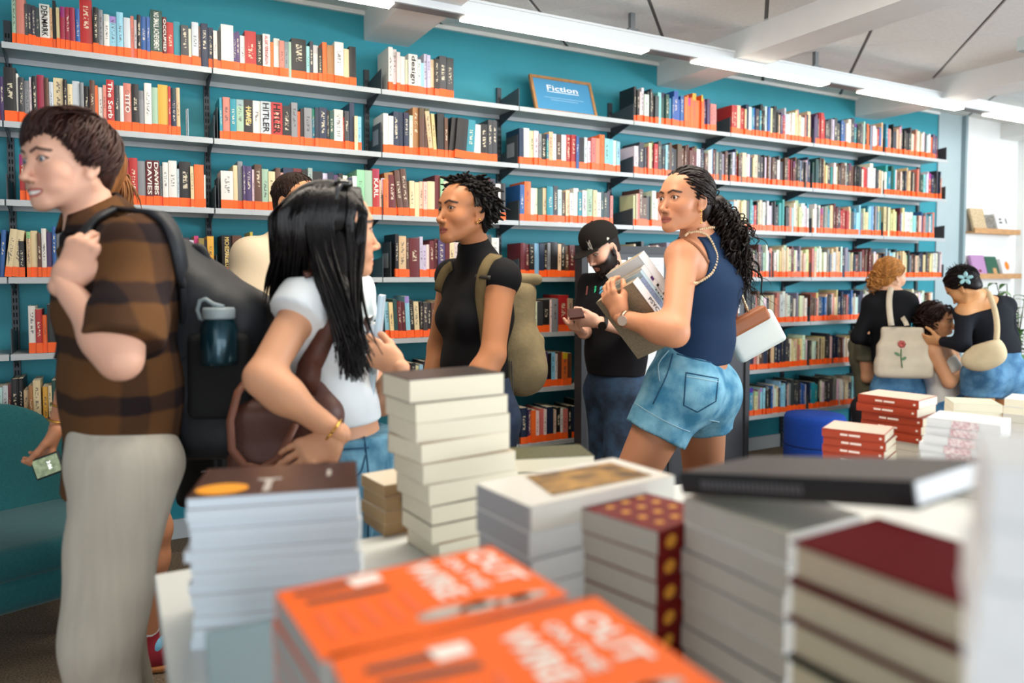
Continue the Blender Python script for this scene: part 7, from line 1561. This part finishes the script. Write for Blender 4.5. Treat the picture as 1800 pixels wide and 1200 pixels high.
    t.part('case', vv_, [tuple(range(19, -1, -1)), tuple(range(20, 40))] + [(i, (i + 1) % 20, 20 + (i + 1) % 20, 20 + i) for i in range(20)], M('watch_steel_dark', '3b3a3a', 0.25, metal=0.8), False)
cap_man()

# ---- dark freestanding notice board behind him
def notice_board():
    dk = M('board_charcoal', '2a2b2f', 0.5, var=0.1, vscale=6); dk2 = M('board_panel_grey', '35373c', 0.45); pp = M('notice_paper', 'e2e6e8', 0.7); gl = M('board_side_steel', '5a6166', 0.35, metal=0.4)
    y0 = 3.52
    a = PY(1024, 440, y0); b = PY(1316, 440, y0); x0, x1 = a[0], b[0]; zt = PY(1100, 436, y0)[2]
    o = empty('notice_board', ((x0 + x1) / 2, y0, 0)); tag(o, 'dark freestanding notice board with white sheets between the shelves', 'notice board'); w = (x1 - x0) / 2
    MB().box(-w, w, 0.0, 0.05, 0.06, zt).build('panel', dk2, o)
    MB().box(-w - 0.012, w + 0.012, -0.012, 0.062, zt - 0.03, zt + 0.012).build('top_rail', dk, o)
    MB().box(-w - 0.012, -w + 0.025, -0.012, 0.062, 0.0, zt - 0.03).build('side_post', dk, o); MB().box(w - 0.025, w + 0.012, -0.012, 0.062, 0.0, zt - 0.03).build('side_post', dk, o)
    MB().box(-w, w, -0.006, 0.056, 0.0, 0.08).build('bottom_rail', dk, o); MB().box(-0.012, 0.012, -0.008, 0.0, 0.08, zt - 0.03).build('centre_bead', dk, o)
    def sheet(px0, px1, py0, py1, nm):
        p_, q_ = PY(px0, py0, y0 - 0.004), PY(px1, py1, y0 - 0.004); MB().box(p_[0] - (x0 + x1) / 2, q_[0] - (x0 + x1) / 2, -0.004, -0.001, q_[2], p_[2]).build(nm, pp, o)
    sheet(1034, 1100, 456, 560, 'notice_sheet'); sheet(1104, 1166, 452, 560, 'notice_sheet'); sheet(1120, 1180, 575, 660, 'notice_sheet'); sheet(1285, 1300, 520, 550, 'notice_sheet'); sheet(1262, 1278, 640, 735, 'notice_sheet')
    mb = MB()
    for i in range(9):
        q_ = PY(1132, 466 + i * 6, y0 - 0.005); q2 = PY(1160 - (i % 3) * 4, 466 + i * 6, y0 - 0.005); mb.box(q_[0] - (x0 + x1) / 2, q2[0] - (x0 + x1) / 2, -0.0046, -0.004, q_[2], q_[2] + 0.004)
    mb.build('notice_print', M('print_light_grey', 'aab0b4', 0.7), o)
notice_board()

# ================================================================== the group at the far right
def simple_hair(p, H, hexc, nm, crown=(0, -0.3, 0.95), n=260, over=0.01, lift=(0.008, 0.018), seed=1, maxlen=0.15, curly=None):
    hm = hair_mat(nm + '_material', hexc, 0.45); v, f = hair_cap(0.010, 0.002, 0.006); parts = [(to_world(v, H), f, (0, 0, 0))]
    pa, ra = flow_strands(n, crown, seed, lift=lift, over=over, shift=0.004, maxlen=maxlen, rad=0.0045, wob=0.002); v, f = tubes(pa, ra, 4); parts.append((to_world(v, H), f, (0, 0, 0)))
    if curly: parts += curly
    v, f, _ = join(parts); p.child(nm, v, f, hm)
def lock_bunch(n, start, end_fn, seed, rad=0.004, amp=0.01, turns=4, npt=24):
    r = np.random.RandomState(seed); pa, ra = [], []
    for i in range(n):
        s = start + r.normal(size=3) * 0.015; e, m1, m2 = end_fn(r, s); base = bez(s, m1, m2, e, npt); t = np.linspace(0, 1, npt); ph = r.uniform(0, 6.28)
        off = np.stack([np.cos(ph + t * turns * 6.28), np.sin(ph + t * turns * 6.28), 0 * t], 1) * (amp * np.minimum(1, t * 4))[:, None]; pa.append(base + off); ra.append(rad * r.uniform(0.7, 1.2) * np.clip((1 - t) * 5, 0.25, 1))
    v, f = tubes(pa, ra, 4); return (v, f, (0, 0, 0))
def blond_woman():
    Z = 5.1
    J = joints(neck=(1562, 508, Z), chest=(1562, 560, Z), waist=(1572, 620, Z + 0.02), pelvis=(1580, 672, Z), sh_l=(1532, 534, Z), sh_r=(1596, 530, Z - 0.02), el_l=(1508, 592, Z + 0.03), wr_l=(1545, 606, Z + 0.22), el_r=(1628, 580, Z + 0.02), wr_r=(1640, 600, Z + 0.24), hip_l=(1560, 690, Z), hip_r=(1602, 690, Z))
    for q, x in (('l', 1550), ('r', 1605)): J['kn_' + q] = P(x, 705, Z + 0.38); J['an_' + q] = V(J['kn_' + q][0], J['kn_' + q][1], 0.1)
    p = Person('woman with blond tied-up hair seen from behind in black top', J, lin('e0b090'))
    H = add_head(p, P(1566, 484, Z), vdir(1566, 0.72, -0.12, 0.68), fem=True, h=0.004)
    w = dict(hip=(0.165, 0.115), waist=(0.125, 0.092), chest=(0.122, 0.095)); ls, lh, lw = lat_of(J)
    p.body([p.neck_prim] + torso(J, w, 0, True, 0.8) + limb(J['sh_l'], J['el_l'], J['wr_l'], 0.046, 0.038, 0.026) + limb(J['sh_r'], J['el_r'], J['wr_r'], 0.046, 0.038, 0.026) + legs_skin(J), 0.010)
    for q, sd in (('l', 'L'), ('r', 'R')): v, f = hand_mesh(J['wr_' + q], vdir(1600, 0.3, -0.2, 0.9), vdir(1600, -0.2, -1, 0), sd, h=0.004); p.add(v, f)
    v, f = surface(torso(J, w, 0.008, True, 0.85) + [x for q in 'lr' for x in (cone(J['sh_' + q], J['el_' + q], 0.054, 0.046, 0.03), cone(J['el_' + q], J['wr_' + q], 0.046, 0.034, 0.03, flat=True))], 0.009, clips=[(J['neck'] - V(0, 0, 0.004), (0, 0, 1)), (P(1575, 642, Z), (0, 0, -1))], disp=folds(101, 0.005, 24)); p.child('black_top', v, f, M('black_jersey', '15161a', 0.85, spec=0.2))
    je = [econe(J['pelvis'] - V(0, 0, 0.03), J['pelvis'] + V(0, 0, 0.12), lh, (0.18, 0.13), (0.145, 0.105), 0.05)] + [x for q in 'lr' for x in (cone(J['hip_' + q], J['kn_' + q], 0.10, 0.08, 0.05), cone(J['kn_' + q], J['an_' + q], 0.078, 0.07, 0.04))]
    v, f = surface(je, 0.010); p.child('jeans', v, f, M('blue_denim', '3c6f9c', 0.85, var=0.3, vscale=15, hexb='5e93ba')); shoes(p, J, vdir(1570, 0, 0, 1), M('shoe_white', 'd0cec8', 0.5), M('sole_white', 'd8d6d0', 0.6))
    tie = to_world(V(0, -0.11, 0.0), H)
    def en(r, s): e = P(1535 + r.normal() * 5, 506 + r.normal() * 5, Z - 0.03 + r.normal() * 0.02); return e, s + V(0, 0, 0.02) + r.normal(size=3) * 0.03, e + V(0, 0, 0.05) + r.normal(size=3) * 0.03
    simple_hair(p, H, 'b5793c', 'blond_hair', (0, 0.9, 0.4), 240, 0.0, seed=2, curly=[lock_bunch(90, tie, en, 3, 0.005, 0.012, 3)])
    p.finish()
    # tote bag with an embroidered rose
    c = P(1586, 618, Z - 0.16); cv = M('natural_canvas', 'd6cbb6', 0.9, var=0.06, vscale=12, bump=0.3, bscale=200, spec=0.15); t = Thing('canvas_tote', 'natural canvas tote bag with a red rose on the blond woman\'s shoulder', 'tote bag', c - V(0, 0, 0.2))
    X = vdir(1586, 1, 0.02, 0.1); Yd = vdir(1586, -0.1, 0, 1)
    v, f = surface([rbox(c + V(0, 0, 0.06), (0.130, 0.028, 0.105), X, Yd, 0.016, 0.03), rbox(c - V(0, 0, 0.05), (0.152, 0.040, 0.10), X, Yd, 0.02, 0.06), rbox(c - V(0, 0, 0.115) + X * 0.01, (0.172, 0.045, 0.055), X, Yd, 0.025, 0.05)], 0.008, disp=folds(103, 0.008, 16)); t.part('bag_body', v, f, cv); ts = Snap(v, f)
    s0 = [P(1567, 572, Z - 0.2), P(1562, 545, Z - 0.16), P(1561, 515, Z - 0.12), P(1568, 504, Z - 0.05), P(1576, 508, Z + 0.02)]
    q3 = [bez(s0[0], s0[1], s0[2], s0[3], 12)[i] for i in range(12)] + [s0[4]]; v, f = strap_mesh(q3, 0.036, 0.006, vdir(1566, 0.1, 0.3, -1)); t.part('strap', v, f, cv)
    v, f = strap_mesh(list(bez(P(1594, 572, Z - 0.2), P(1590, 560, Z - 0.17), P(1588, 566, Z - 0.1), P(1580, 540, Z - 0.05), 8)), 0.03, 0.006, vdir(1566, 0.1, 0.3, -1)); t.part('strap', v, f, cv)
    a = ts.line(smooth_px([(1584, 613), (1584, 630), (1586, 646)], 4), 0.003)
    if len(a) > 2: mb = MB().tube(a, 0.004, 6); t.part('rose_stem', mb.v, mb.f, M('rose_green', '4f7a52', 0.8))
    for px, py, rx, ry, ang, nm, m_ in ((1585, 605, 0.026, 0.028, 0.0, 'rose_bloom', M('rose_red', 'c0605a', 0.8, var=0.4, vscale=60)), (1577, 622, 0.020, 0.010, -0.5, 'rose_leaf', M('rose_leaf_green', '6f9270', 0.8)), (1589, 630, 0.017, 0.010, 0.7, 'rose_leaf', M('rose_leaf_green', '6f9270', 0.8))):
        q = ts(px, py, 0.004)
        if q is None: continue
        x_ = vdir(px, math.cos(ang), math.sin(ang), 0); y_ = vdir(px, -math.sin(ang), math.cos(ang), 0); mb = MB()
        if nm == 'rose_bloom':
            for k in range(7): a_ = k * 0.9; mb.ball(q + x_ * math.cos(a_) * 0.012 + y_ * math.sin(a_) * 0.013, (0.013, 0.013, 0.013), 8)
        else: mb._add([q + x_ * rx * math.cos(k * math.pi / 6) + y_ * ry * math.sin(k * math.pi / 6) for k in range(12)], [tuple(range(12))])
        t.part(nm, mb.v, mb.f, m_)
blond_woman()
def seated_curly():
    Z = 5.0
    J = joints(neck=(1650, 600, Z), chest=(1652, 645, Z), waist=(1660, 690, Z), pelvis=(1668, 720, Z), sh_r=(1640, 615, Z - 0.12), sh_l=(1668, 612, Z + 0.16), el_r=(1668, 672, Z - 0.20), wr_r=(1705, 650, Z - 0.10), el_l=(1690, 660, Z + 0.2), wr_l=(1705, 640, Z + 0.1), hip_r=(1668, 725, Z - 0.08), hip_l=(1680, 722, Z + 0.10))
    for q, dz in (('l', 0.1), ('r', -0.08)): J['kn_' + q] = P(1768, 712, Z + dz); J['an_' + q] = V(J['kn_' + q][0], J['kn_' + q][1], 0.1)
    p = Person('seated woman with dark curly hair and white top smiling in profile', J, lin('d39a72'))
    H = add_head(p, P(1647, 563, Z), vdir(1656, 0.97, -0.08, -0.22), fem=True, h=0.003, smile=0.9, teeth=True, brow=HAIRC['dark'])
    w = dict(hip=(0.16, 0.115), waist=(0.12, 0.09), chest=(0.14, 0.10)); ls, lh, lw = lat_of(J)
    p.body([p.neck_prim] + torso(J, w, 0, True, 0.85) + limb(J['sh_r'], J['el_r'], J['wr_r'], 0.046, 0.040, 0.026) + limb(J['sh_l'], J['el_l'], J['wr_l'], 0.046, 0.038, 0.026) + legs_skin(J), 0.010)
    for q, sd in (('l', 'L'), ('r', 'R')): v, f = hand_mesh(J['wr_' + q], vdir(1700, 0.95, -0.1, 0.1), vdir(1700, 0, -1, 0), sd, h=0.004); p.add(v, f)
    v, f = surface(torso(J, w, 0.009, True, 0.9, top=False) + [econe(J['chest'], J['chest'] + nrm(J['neck'] - J['chest']) * 0.07, ls, (0.149, 0.109), (0.13, 0.09), 0.04, flat=True)], 0.008); p.child('white_camisole', v, f, M('white_cotton', 'e2ded6', 0.9))
    je = [econe(J['pelvis'] - V(0, 0, 0.03), J['pelvis'] + V(0, 0, 0.07), lh, (0.175, 0.125), (0.15, 0.11), 0.05)] + [x for q in 'lr' for x in (cone(J['hip_' + q], J['kn_' + q], 0.098, 0.075, 0.05), cone(J['kn_' + q], J['an_' + q], 0.072, 0.062, 0.04))]
    v, f = surface(je, 0.010); p.child('jeans', v, f, M('blue_denim', '3c6f9c', 0.85)); shoes(p, J, vdir(1700, 1, 0, 0), M('shoe_white', 'd0cec8', 0.5), M('sole_white', 'd8d6d0', 0.6))
    def en(r, s): e = P(1638 + r.normal() * 8, 582 + r.normal() * 8, Z + r.normal() * 0.06); return e, s + vdir(1656, -1, 0.1, 0) * 0.06 + r.normal(size=3) * 0.04, e + V(0, 0, 0.07) + r.normal(size=3) * 0.03
    simple_hair(p, H, '2a1712', 'curly_bob', (0.1, 0.5, 0.9), 240, 0.02, lift=(0.012, 0.03), seed=4, curly=[lock_bunch(120, to_world(V(0.02, -0.06, 0.02), H), en, 5, 0.005, 0.013, 4)])
    p.finish()
seated_curly()
def bun_woman():
    Z = 4.75
    J = joints(neck=(1712, 518, Z + 0.02), chest=(1738, 562, Z), waist=(1752, 612, Z), pelvis=(1752, 645, Z), sh_l=(1696, 548, Z - 0.02), sh_r=(1766, 538, Z + 0.05), el_l=(1692, 605, Z - 0.10), wr_l=(1655, 600, Z + 0.05), el_r=(1775, 590, Z + 0.22), wr_r=(1740, 600, Z + 0.32), hip_l=(1722, 660, Z - 0.02), hip_r=(1770, 658, Z + 0.06))
    for q, x, dz in (('l', 1722, -0.02), ('r', 1772, 0.06)): J['kn_' + q] = P(x, 745, Z + dz); J['an_' + q] = V(J['kn_' + q][0] + 0.03, J['kn_' + q][1] - 0.02, 0.1)
    p = Person('woman bending forward with spiky dark bun in dark off-shoulder top', J, lin('d39a68'))
    H = add_head(p, P(1692, 503, Z), vdir(1692, -0.62, -0.72, 0.30), vdir(1692, -0.6, 0.72, 0.2), fem=True, h=0.004)
    w = dict(hip=(0.172, 0.125), waist=(0.13, 0.098), chest=(0.128, 0.10)); ls, lh, lw = lat_of(J)
    p.body([p.neck_prim] + torso(J, w, 0, True, 0.7) + limb(J['sh_l'], J['el_l'], J['wr_l'], 0.048, 0.040, 0.027) + limb(J['sh_r'], J['el_r'], J['wr_r'], 0.048, 0.040, 0.027) + legs_skin(J, (0.098, 0.066, 0.04)), 0.010)
    v, f = hand_mesh(J['wr_l'], vdir(1650, -0.95, 0.05, 0.2), vdir(1650, 0, 0.5, 0.8), 'L', curl=(0.5, 0.6, 0.4), h=0.004); p.add(v, f); v, f = hand_mesh(J['wr_r'], vdir(1740, -0.8, 0, 0.6), vdir(1740, 0, -1, 0), 'R', h=0.004); p.add(v, f)
    up2 = nrm(J['neck'] - J['chest'])
    v, f = surface(torso(J, w, 0.009, True, 0.75) + [x for q in 'lr' for x in (cone(J['sh_' + q], J['el_' + q], 0.056, 0.048, 0.03), cone(J['el_' + q], J['wr_' + q], 0.048, 0.034, 0.03, flat=True))], 0.009, clips=[(J['neck'] - up2 * 0.055 - V(0, 0, 0), nrm(up2 + vdir(1730, 0.25, 0.35, -0.35))), (P(1752, 618, Z), (0, 0, -1))], disp=folds(111, 0.005, 24)); p.child('dark_top', v, f, M('navy_black_jersey', '191c24', 0.85, spec=0.2))
    sh = [econe(J['pelvis'] - V(0, 0, 0.05), J['pelvis'] + V(0, 0, 0.10), lh, (0.185, 0.14), (0.148, 0.115), 0.05)] + [cone(J['hip_' + q], J['hip_' + q] + (J['kn_' + q] - J['hip_' + q]) * 0.42, 0.112, 0.108, 0.05, flat=True) for q in 'lr'] + [ell(J['hip_' + q] + vdir(1750, 0.3, 0.1, -0.5) * 0.06, (0.09, 0.09, 0.095), 0.05) for q in 'lr']
    v, f = surface(sh, 0.008, disp=folds(113, 0.004, 30)); p.child('denim_shorts', v, f, M('blue_denim_wash', '3a6a92', 0.85, var=0.4, vscale=14, hexb='6597bb', bump=0.3, bscale=200)); shoes(p, J, vdir(1700, -0.8, 0, 0.6), M('shoe_white', 'd0cec8', 0.5), M('sole_white', 'd8d6d0', 0.6))
    top = to_world(V(0, -0.085, 0.085), H); r = np.random.RandomState(4); pa, ra = [], []
    for i in range(60): d = nrm(vdir(1690, r.normal() * 0.7, 1.0, r.normal() * 0.5)); e = P(1688, 488, Z - 0.02); pa.append(bez(e, e + d * 0.03, e + d * 0.06, e + d * r.uniform(0.07, 0.11), 6)); ra.append(0.004 * np.array([1, 1, 1, 0.8, 0.6, 0.2]))
    v, f = tubes(pa, ra, 4); simple_hair(p, H, '150e10', 'spiky_bun_hair', (0, 0.9, 0.5), 200, 0.0, seed=6, curly=[(v, f, (0, 0, 0))])
    fl = P(1697, 489, Z - 0.12)
    for k in range(5):
        a_ = k * 1.2566 + 0.3; q = fl + vdir(1697, math.cos(a_), math.sin(a_), 0) * 0.024; v, f = surface([ell(q, (0.022, 0.013, 0.005), 0.01, X=vdir(1697, math.cos(a_), math.sin(a_), -0.2), Y=vdir(1697, -math.sin(a_), math.cos(a_), 0))], 0.004); p.child('hair_flower_petal', v, f, M('petal_pale_blue', '9fcfd6', 0.6))
    p.finish()
    c = P(1728, 625, Z - 0.22); cv = M('cream_canvas', 'd9c7a4', 0.9, var=0.08, vscale=12, spec=0.15); t = Thing('crescent_bag', 'cream crescent shoulder bag across the bending woman\'s back', 'bag', c - V(0, 0, 0.12)); X = vdir(1728, 0.93, 0.36, 0.0); Yd = vdir(1728, -0.36, 0.93, 0.0)
    v, f = surface([ell(c - Yd * 0.01, (0.125, 0.085, 0.055), 0.03, X=X, Y=Yd), ell(c + X * 0.05 + Yd * 0.045, (0.07, 0.06, 0.045), 0.05, X=X, Y=Yd)], 0.008, clips=[(c + Yd * 0.075, Yd)], disp=folds(115, 0.006, 22)); t.part('bag_body', v, f, cv)
    v, f = strap_mesh(list(bez(P(1750, 605, Z - 0.2), P(1756, 575, Z - 0.17), P(1752, 545, Z - 0.13), P(1738, 516, Z - 0.04), 14)) + [P(1730, 508, Z + 0.05)], 0.032, 0.006, vdir(1745, 0, 0.3, -1)); t.part('strap', v, f, cv)
bun_woman()
def olive_person():
    Z = 5.45
    J = joints(neck=(1524, 590, Z), chest=(1524, 630, Z), waist=(1532, 668, Z), pelvis=(1537, 705, Z), sh_l=(1509, 606, Z + 0.12), sh_r=(1520, 606, Z - 0.16), el_l=(1512, 660, Z + 0.2), wr_l=(1542, 665, Z + 0.2), el_r=(1524, 664, Z - 0.14), wr_r=(1557, 660, Z - 0.05), hip_l=(1537, 712, Z + 0.09), hip_r=(1537, 712, Z - 0.09))
    for q, dz in (('l', 0.09), ('r', -0.09)): J['kn_' + q] = P(1522 + dz * 60, 716, Z - 0.38); J['an_' + q] = V(J['kn_' + q][0], J['kn_' + q][1], 0.1)
    p = Person('seated person in olive t-shirt half hidden behind the canvas tote', J, lin('dca27a')); H = add_head(p, P(1544, 568, Z + 0.03), vdir(1520, 0.9, -0.3, 0.2), fem=True, h=0.005)
    w = dict(hip=(0.16, 0.115), waist=(0.125, 0.095), chest=(0.14, 0.10)); ls, lh, lw = lat_of(J)
    p.body([p.neck_prim] + torso(J, w) + limb(J['sh_r'], J['el_r'], J['wr_r'], 0.045, 0.038, 0.026) + limb(J['sh_l'], J['el_l'], J['wr_l'], 0.045, 0.038, 0.026) + legs_skin(J), 0.011)
    for q, sd in (('l', 'L'), ('r', 'R')): v, f = hand_mesh(J['wr_' + q], vdir(1540, 0.95, -0.1, 0.1), vdir(1540, 0, -1, 0), sd, h=0.005); p.add(v, f)
    v, f = surface(torso(J, w, 0.012) + [cone(J['sh_' + q], J['sh_' + q] + (J['el_' + q] - J['sh_' + q]) * 0.45, 0.058, 0.064, 0.04, flat=True) for q in 'lr'], 0.010, clips=[(J['neck'], (0, 0, 1)), (J['pelvis'], (0, 0, -1))]); p.child('olive_tee', v, f, M('olive_cotton', '6a6a55', 0.9))
    je = [econe(J['pelvis'] - V(0, 0, 0.03), J['pelvis'] + V(0, 0, 0.07), lh, (0.17, 0.12), (0.15, 0.11), 0.05)] + [x for q in 'lr' for x in (cone(J['hip_' + q], J['kn_' + q], 0.095, 0.07, 0.05), cone(J['kn_' + q], J['an_' + q], 0.07, 0.06, 0.04))]
    v, f = surface(je, 0.011); p.child('dark_trousers', v, f, M('black_trousers', '1b1b1f', 0.9)); shoes(p, J, vdir(1540, 1, 0, 0), M('shoe_white', 'd0cec8', 0.5), M('sole_white', 'd8d6d0', 0.6))
    def en(r, s): e = P(1526 + r.normal() * 6, 648 + r.normal() * 8, Z - 0.08 + r.normal() * 0.05); return e, s + V(0, 0, -0.05), e + V(0, 0, 0.1)
    simple_hair(p, H, '9a7448', 'long_light_brown_hair', (0, 0.2, 1), 120, 0.01, seed=9, curly=[lock_bunch(90, to_world(V(0, -0.07, 0.0), H), en, 6, 0.005, 0.006, 2)]); p.finish()
olive_person()

# ================================================================== furniture and plants
tealf = M('teal_upholstery', '195e64', 0.9, var=0.12, vscale=120, bump=0.3, bscale=500, sheen=0.2)
def lounge_chair():
    c = P(8, 900, 2.70); b = np.array([c[0], c[1], 0.0]); t = Thing('lounge_chair', 'teal upholstered tub chair with rounded back beside the shelves', 'chair', b)
    f_ = vdir(40, 0.25, 0, -1); f_ = nrm(np.array([f_[0], f_[1], 0])); r_ = np.array([f_[1], -f_[0], 0])
    v, f = surface([rbox(b + V(0, 0, 0.335), (0.30, 0.30, 0.060), r_, f_, 0.05, 0.04)], 0.012); t.part('seat_cushion', v, f, tealf)
    v, f = surface([rbox(b + V(0, 0, 0.235), (0.31, 0.30, 0.065), r_, f_, 0.05, 0.04)], 0.012); t.part('seat_base', v, f, tealf)
    bc = b - f_ * 0.27
    v, f = surface([econe(bc + V(0, 0, 0.28), bc - f_ * 0.07 + V(0, 0, 0.62), r_, (0.30, 0.055), (0.27, 0.045), 0.05), ell(bc - f_ * 0.05 + V(0, 0, 0.62), (0.28, 0.05, 0.20), 0.06, X=r_, Y=f_)], 0.012); t.part('backrest', v, f, tealf)
    for sx in (-1, 1):
        for sy in (-1, 1):
            q = b + r_ * sx * 0.21 + f_ * sy * 0.21; mb = MB().tube([q + V(0, 0, 0.18), q + r_ * sx * 0.03 + f_ * sy * 0.03], [0.018, 0.011], 10); t.part('leg', mb.v, mb.f, M('chair_leg_wood', '5a3a22', 0.5))
lounge_chair()
bluef = M('blue_felt', '0f3f9c', 0.95, var=0.1, vscale=80, bump=0.3, bscale=400)
def pouf(c, r, h, lb):
    t = Thing('pouf', lb, 'pouf', c, 'round blue poufs'); mb = MB().lathe([(r * 0.96, 0.0), (r, 0.02), (r, h - 0.05), (r * 0.985, h - 0.02), (r * 0.93, h - 0.004), (r * 0.4, h)], c, 40); t.part('cushion', mb.v, mb.f, bluef)
    mb = MB().lathe([(r * 1.004, h * 0.55), (r * 1.008, h * 0.55 + 0.006), (r * 1.004, h * 0.55 + 0.012)], c, 40); t.part('seam_band', mb.v, mb.f, M('blue_felt_dark', '0a2c70', 0.95))
def fl(px, py, z): q = P(px, py, z); return V(q[0], q[1], 0)
pouf(fl(1432, 760, 4.75), 0.19, 0.44, 'round blue felt pouf standing left of the red-spined books')
pouf(fl(1580, 760, 5.1), 0.21, 0.43, 'round blue felt pouf under the blond woman')
pouf(fl(1672, 760, 5.0), 0.20, 0.36, 'round blue felt pouf under the seated curly-haired woman')
pouf(fl(1537, 760, 5.50), 0.15, 0.40, 'round blue felt pouf under the person in olive')
pouf(fl(1800, 760, 4.95), 0.21, 0.44, 'round blue felt pouf at the right edge of the picture')
# ledges with face-out books on the white wall
oak = M('ledge_oak', 'c99a6a', 0.5, var=0.15, vscale=15, stretch=(1, 8, 8))
YR = YW - 0.02
def ledge(pxa, pxb, py, lb, books):
    a = PY(pxa, py, YR - 0.04); b = PY(pxb, py, YR - 0.04); t = Thing('picture_ledge', lb, 'shelf', ((a[0] + b[0]) / 2, YR, a[2]), 'oak ledges on the white wall'); w = (b[0] - a[0]) / 2
    MB().box(-w, w, -0.09, 0, -0.03, -0.012).build('base_board', oak, t.o); MB().box(-w, w, -0.102, -0.09, -0.03, 0.018).build('front_lip', oak, t.o)
    for (px, wpx, hh, m_, lab, deco) in books:
        q0 = PY(px, py, YR - 0.05); q1 = PY(px + wpx, py, YR - 0.05); ww = q1[0] - q0[0]; tl_ = math.radians(14); ez = V(0, math.sin(tl_), math.cos(tl_)); ex = V(0, -math.cos(tl_), math.sin(tl_))   # cover normal faces the room
        ey = V(1, 0, 0); o = place_book('W', 0.022, ww, hh, (q0[0], YR - 0.075, a[2] - 0.008), ex, ey, np.cross(ex, ey), soft=True, cover=m_, pages=pages_white, label=lab)
        if deco:
            for (kind, m2, cx, cz, rx, rz) in deco:
                cc = V(q0[0] + ww * cx, YR - 0.075, a[2] - 0.008) + ez * hh * cz + ex * 0.0125; n_ = 24 if kind == 'disc' else 4
                pts = [cc + V(1, 0, 0) * rx * (math.cos(k * 2 * math.pi / n_ + (0 if kind == 'disc' else math.pi / 4)) * (1 if kind == 'disc' else 1.414)) + ez * rz * (math.sin(k * 2 * math.pi / n_ + (0 if kind == 'disc' else math.pi / 4)) * (1 if kind == 'disc' else 1.414)) for k in range(n_)]
                d = MB()._add(pts, [tuple(range(n_))]).build('cover_print', m2); d.parent = o; d.matrix_parent_inverse = o.matrix_world.inverted()
cw = cover_mat('cover_white_matte', 'dfe0e2', 0.5)
ledge(1702, 1782, 404, 'upper oak picture ledge with three books on the white wall', [(1706, 24, 0.215, cover_mat('cover_bronze', '9a7a4a', 0.35, var=0.5, vscale=20, hexb='e6d6b6'), 'bronze and cream book on the upper wall ledge', None), (1729, 18, 0.16, cover_mat('cover_black_photo', '242426', 0.35, var=0.6, vscale=25, hexb='b0aaa0'), 'black photo-cover book in the middle of the upper wall ledge', None), (1748, 22, 0.18, cw, 'white book with black script on the upper wall ledge', [('rect', spine_black, 0.35, 0.68, 0.02, 0.008), ('rect', spine_black, 0.35, 0.5, 0.025, 0.008), ('disc', spine_black, 0.8, 0.6, 0.010, 0.03)])])
ledge(1706, 1784, 484, 'lower oak picture ledge with three books behind the plant', [(1706, 24, 0.20, cover_mat('cover_lilac', 'b58ab8', 0.4), 'lilac book on the lower wall ledge', [('rect', M('print_red_dark', '7a2430', 0.5), 0.5, 0.25, 0.02, 0.012)]), (1731, 20, 0.19, cover_mat('cover_green_letters', '2c5f4a', 0.4), 'dark green book on the lower wall ledge', [('rect', oak, 0.65, 0.25, 0.03, 0.03)]), (1757, 20, 0.17, cw, 'white book with orange disc on the lower wall ledge', [('disc', M('print_orange_disc', 'e8861e', 0.4), 0.5, 0.6, 0.036, 0.042)])])
# leafy plant
def plant():
    b = fl(1785, 700, 5.45); t = Thing('potted_plant', 'tall leafy green plant behind the bending woman', 'plant', b); pm = M('plant_pot', 'c4c4be', 0.6); mb = MB().lathe([(0.10, 0), (0.13, 0.02), (0.15, 0.28), (0.14, 0.28), (0.12, 0.26)], b, 28); t.part('pot', mb.v, mb.f, pm)
    lm = M('leaf_green', '3f6a3c', 0.45, var=0.4, vscale=10, hexb='6f9a55'); sm = M('stem_brown', '5a5236', 0.8); r = np.random.RandomState(12); leaf = None
    tips = [(1735, 505), (1752, 500), (1768, 515), (1782, 520), (1745, 530), (1790, 545), (1760, 540), (1778, 560), (1790, 580), (1772, 590), (1758, 575), (1796, 600), (1786, 615), (1800, 530), (1770, 500), (1805, 560)]
    for i, (px, py) in enumerate(tips):
        e = P(px, py, 5.35 + r.uniform(-0.2, 0.25)); s = b + V(r.normal() * 0.04, r.normal() * 0.04, 0.26); path = bez(s, s + V(0, 0, 0.4), e + V(0, 0, 0.02) + (s - e) * 0.2, e, 12); mb = MB().tube(path, [0.007] * 6 + [0.005] * 4 + [0.003] * 2, 6); t.part('stem', mb.v, mb.f, sm)
        for k in range(6):
            q = path[11 - k] if k < 5 else path[6]; a_ = r.uniform(0, 6.28); d = nrm(V(math.cos(a_), math.sin(a_), r.uniform(-0.45, 0.35))); L = r.uniform(0.07, 0.13); sd = nrm(np.cross(d, V(0, 0, 1))); up_ = np.cross(sd, d); v = []
            for u_, wd_, dz in ((0, 0.004, 0), (0.25, 0.018, 0.006), (0.55, 0.022, 0.004), (0.8, 0.013, -0.006), (1.0, 0.001, -0.02)):
                m_ = q + d * L * u_ + V(0, 0, dz - 0.02 * u_ * u_); v += [m_ - sd * wd_ + up_ * 0.004, m_, m_ + sd * wd_ + up_ * 0.004]
            f = []
            for j in range(4): f += [(j * 3, j * 3 + 1, j * 3 + 4, j * 3 + 3), (j * 3 + 1, j * 3 + 2, j * 3 + 5, j * 3 + 4)]
            t.part('leaf', v, f, lm)
plant()
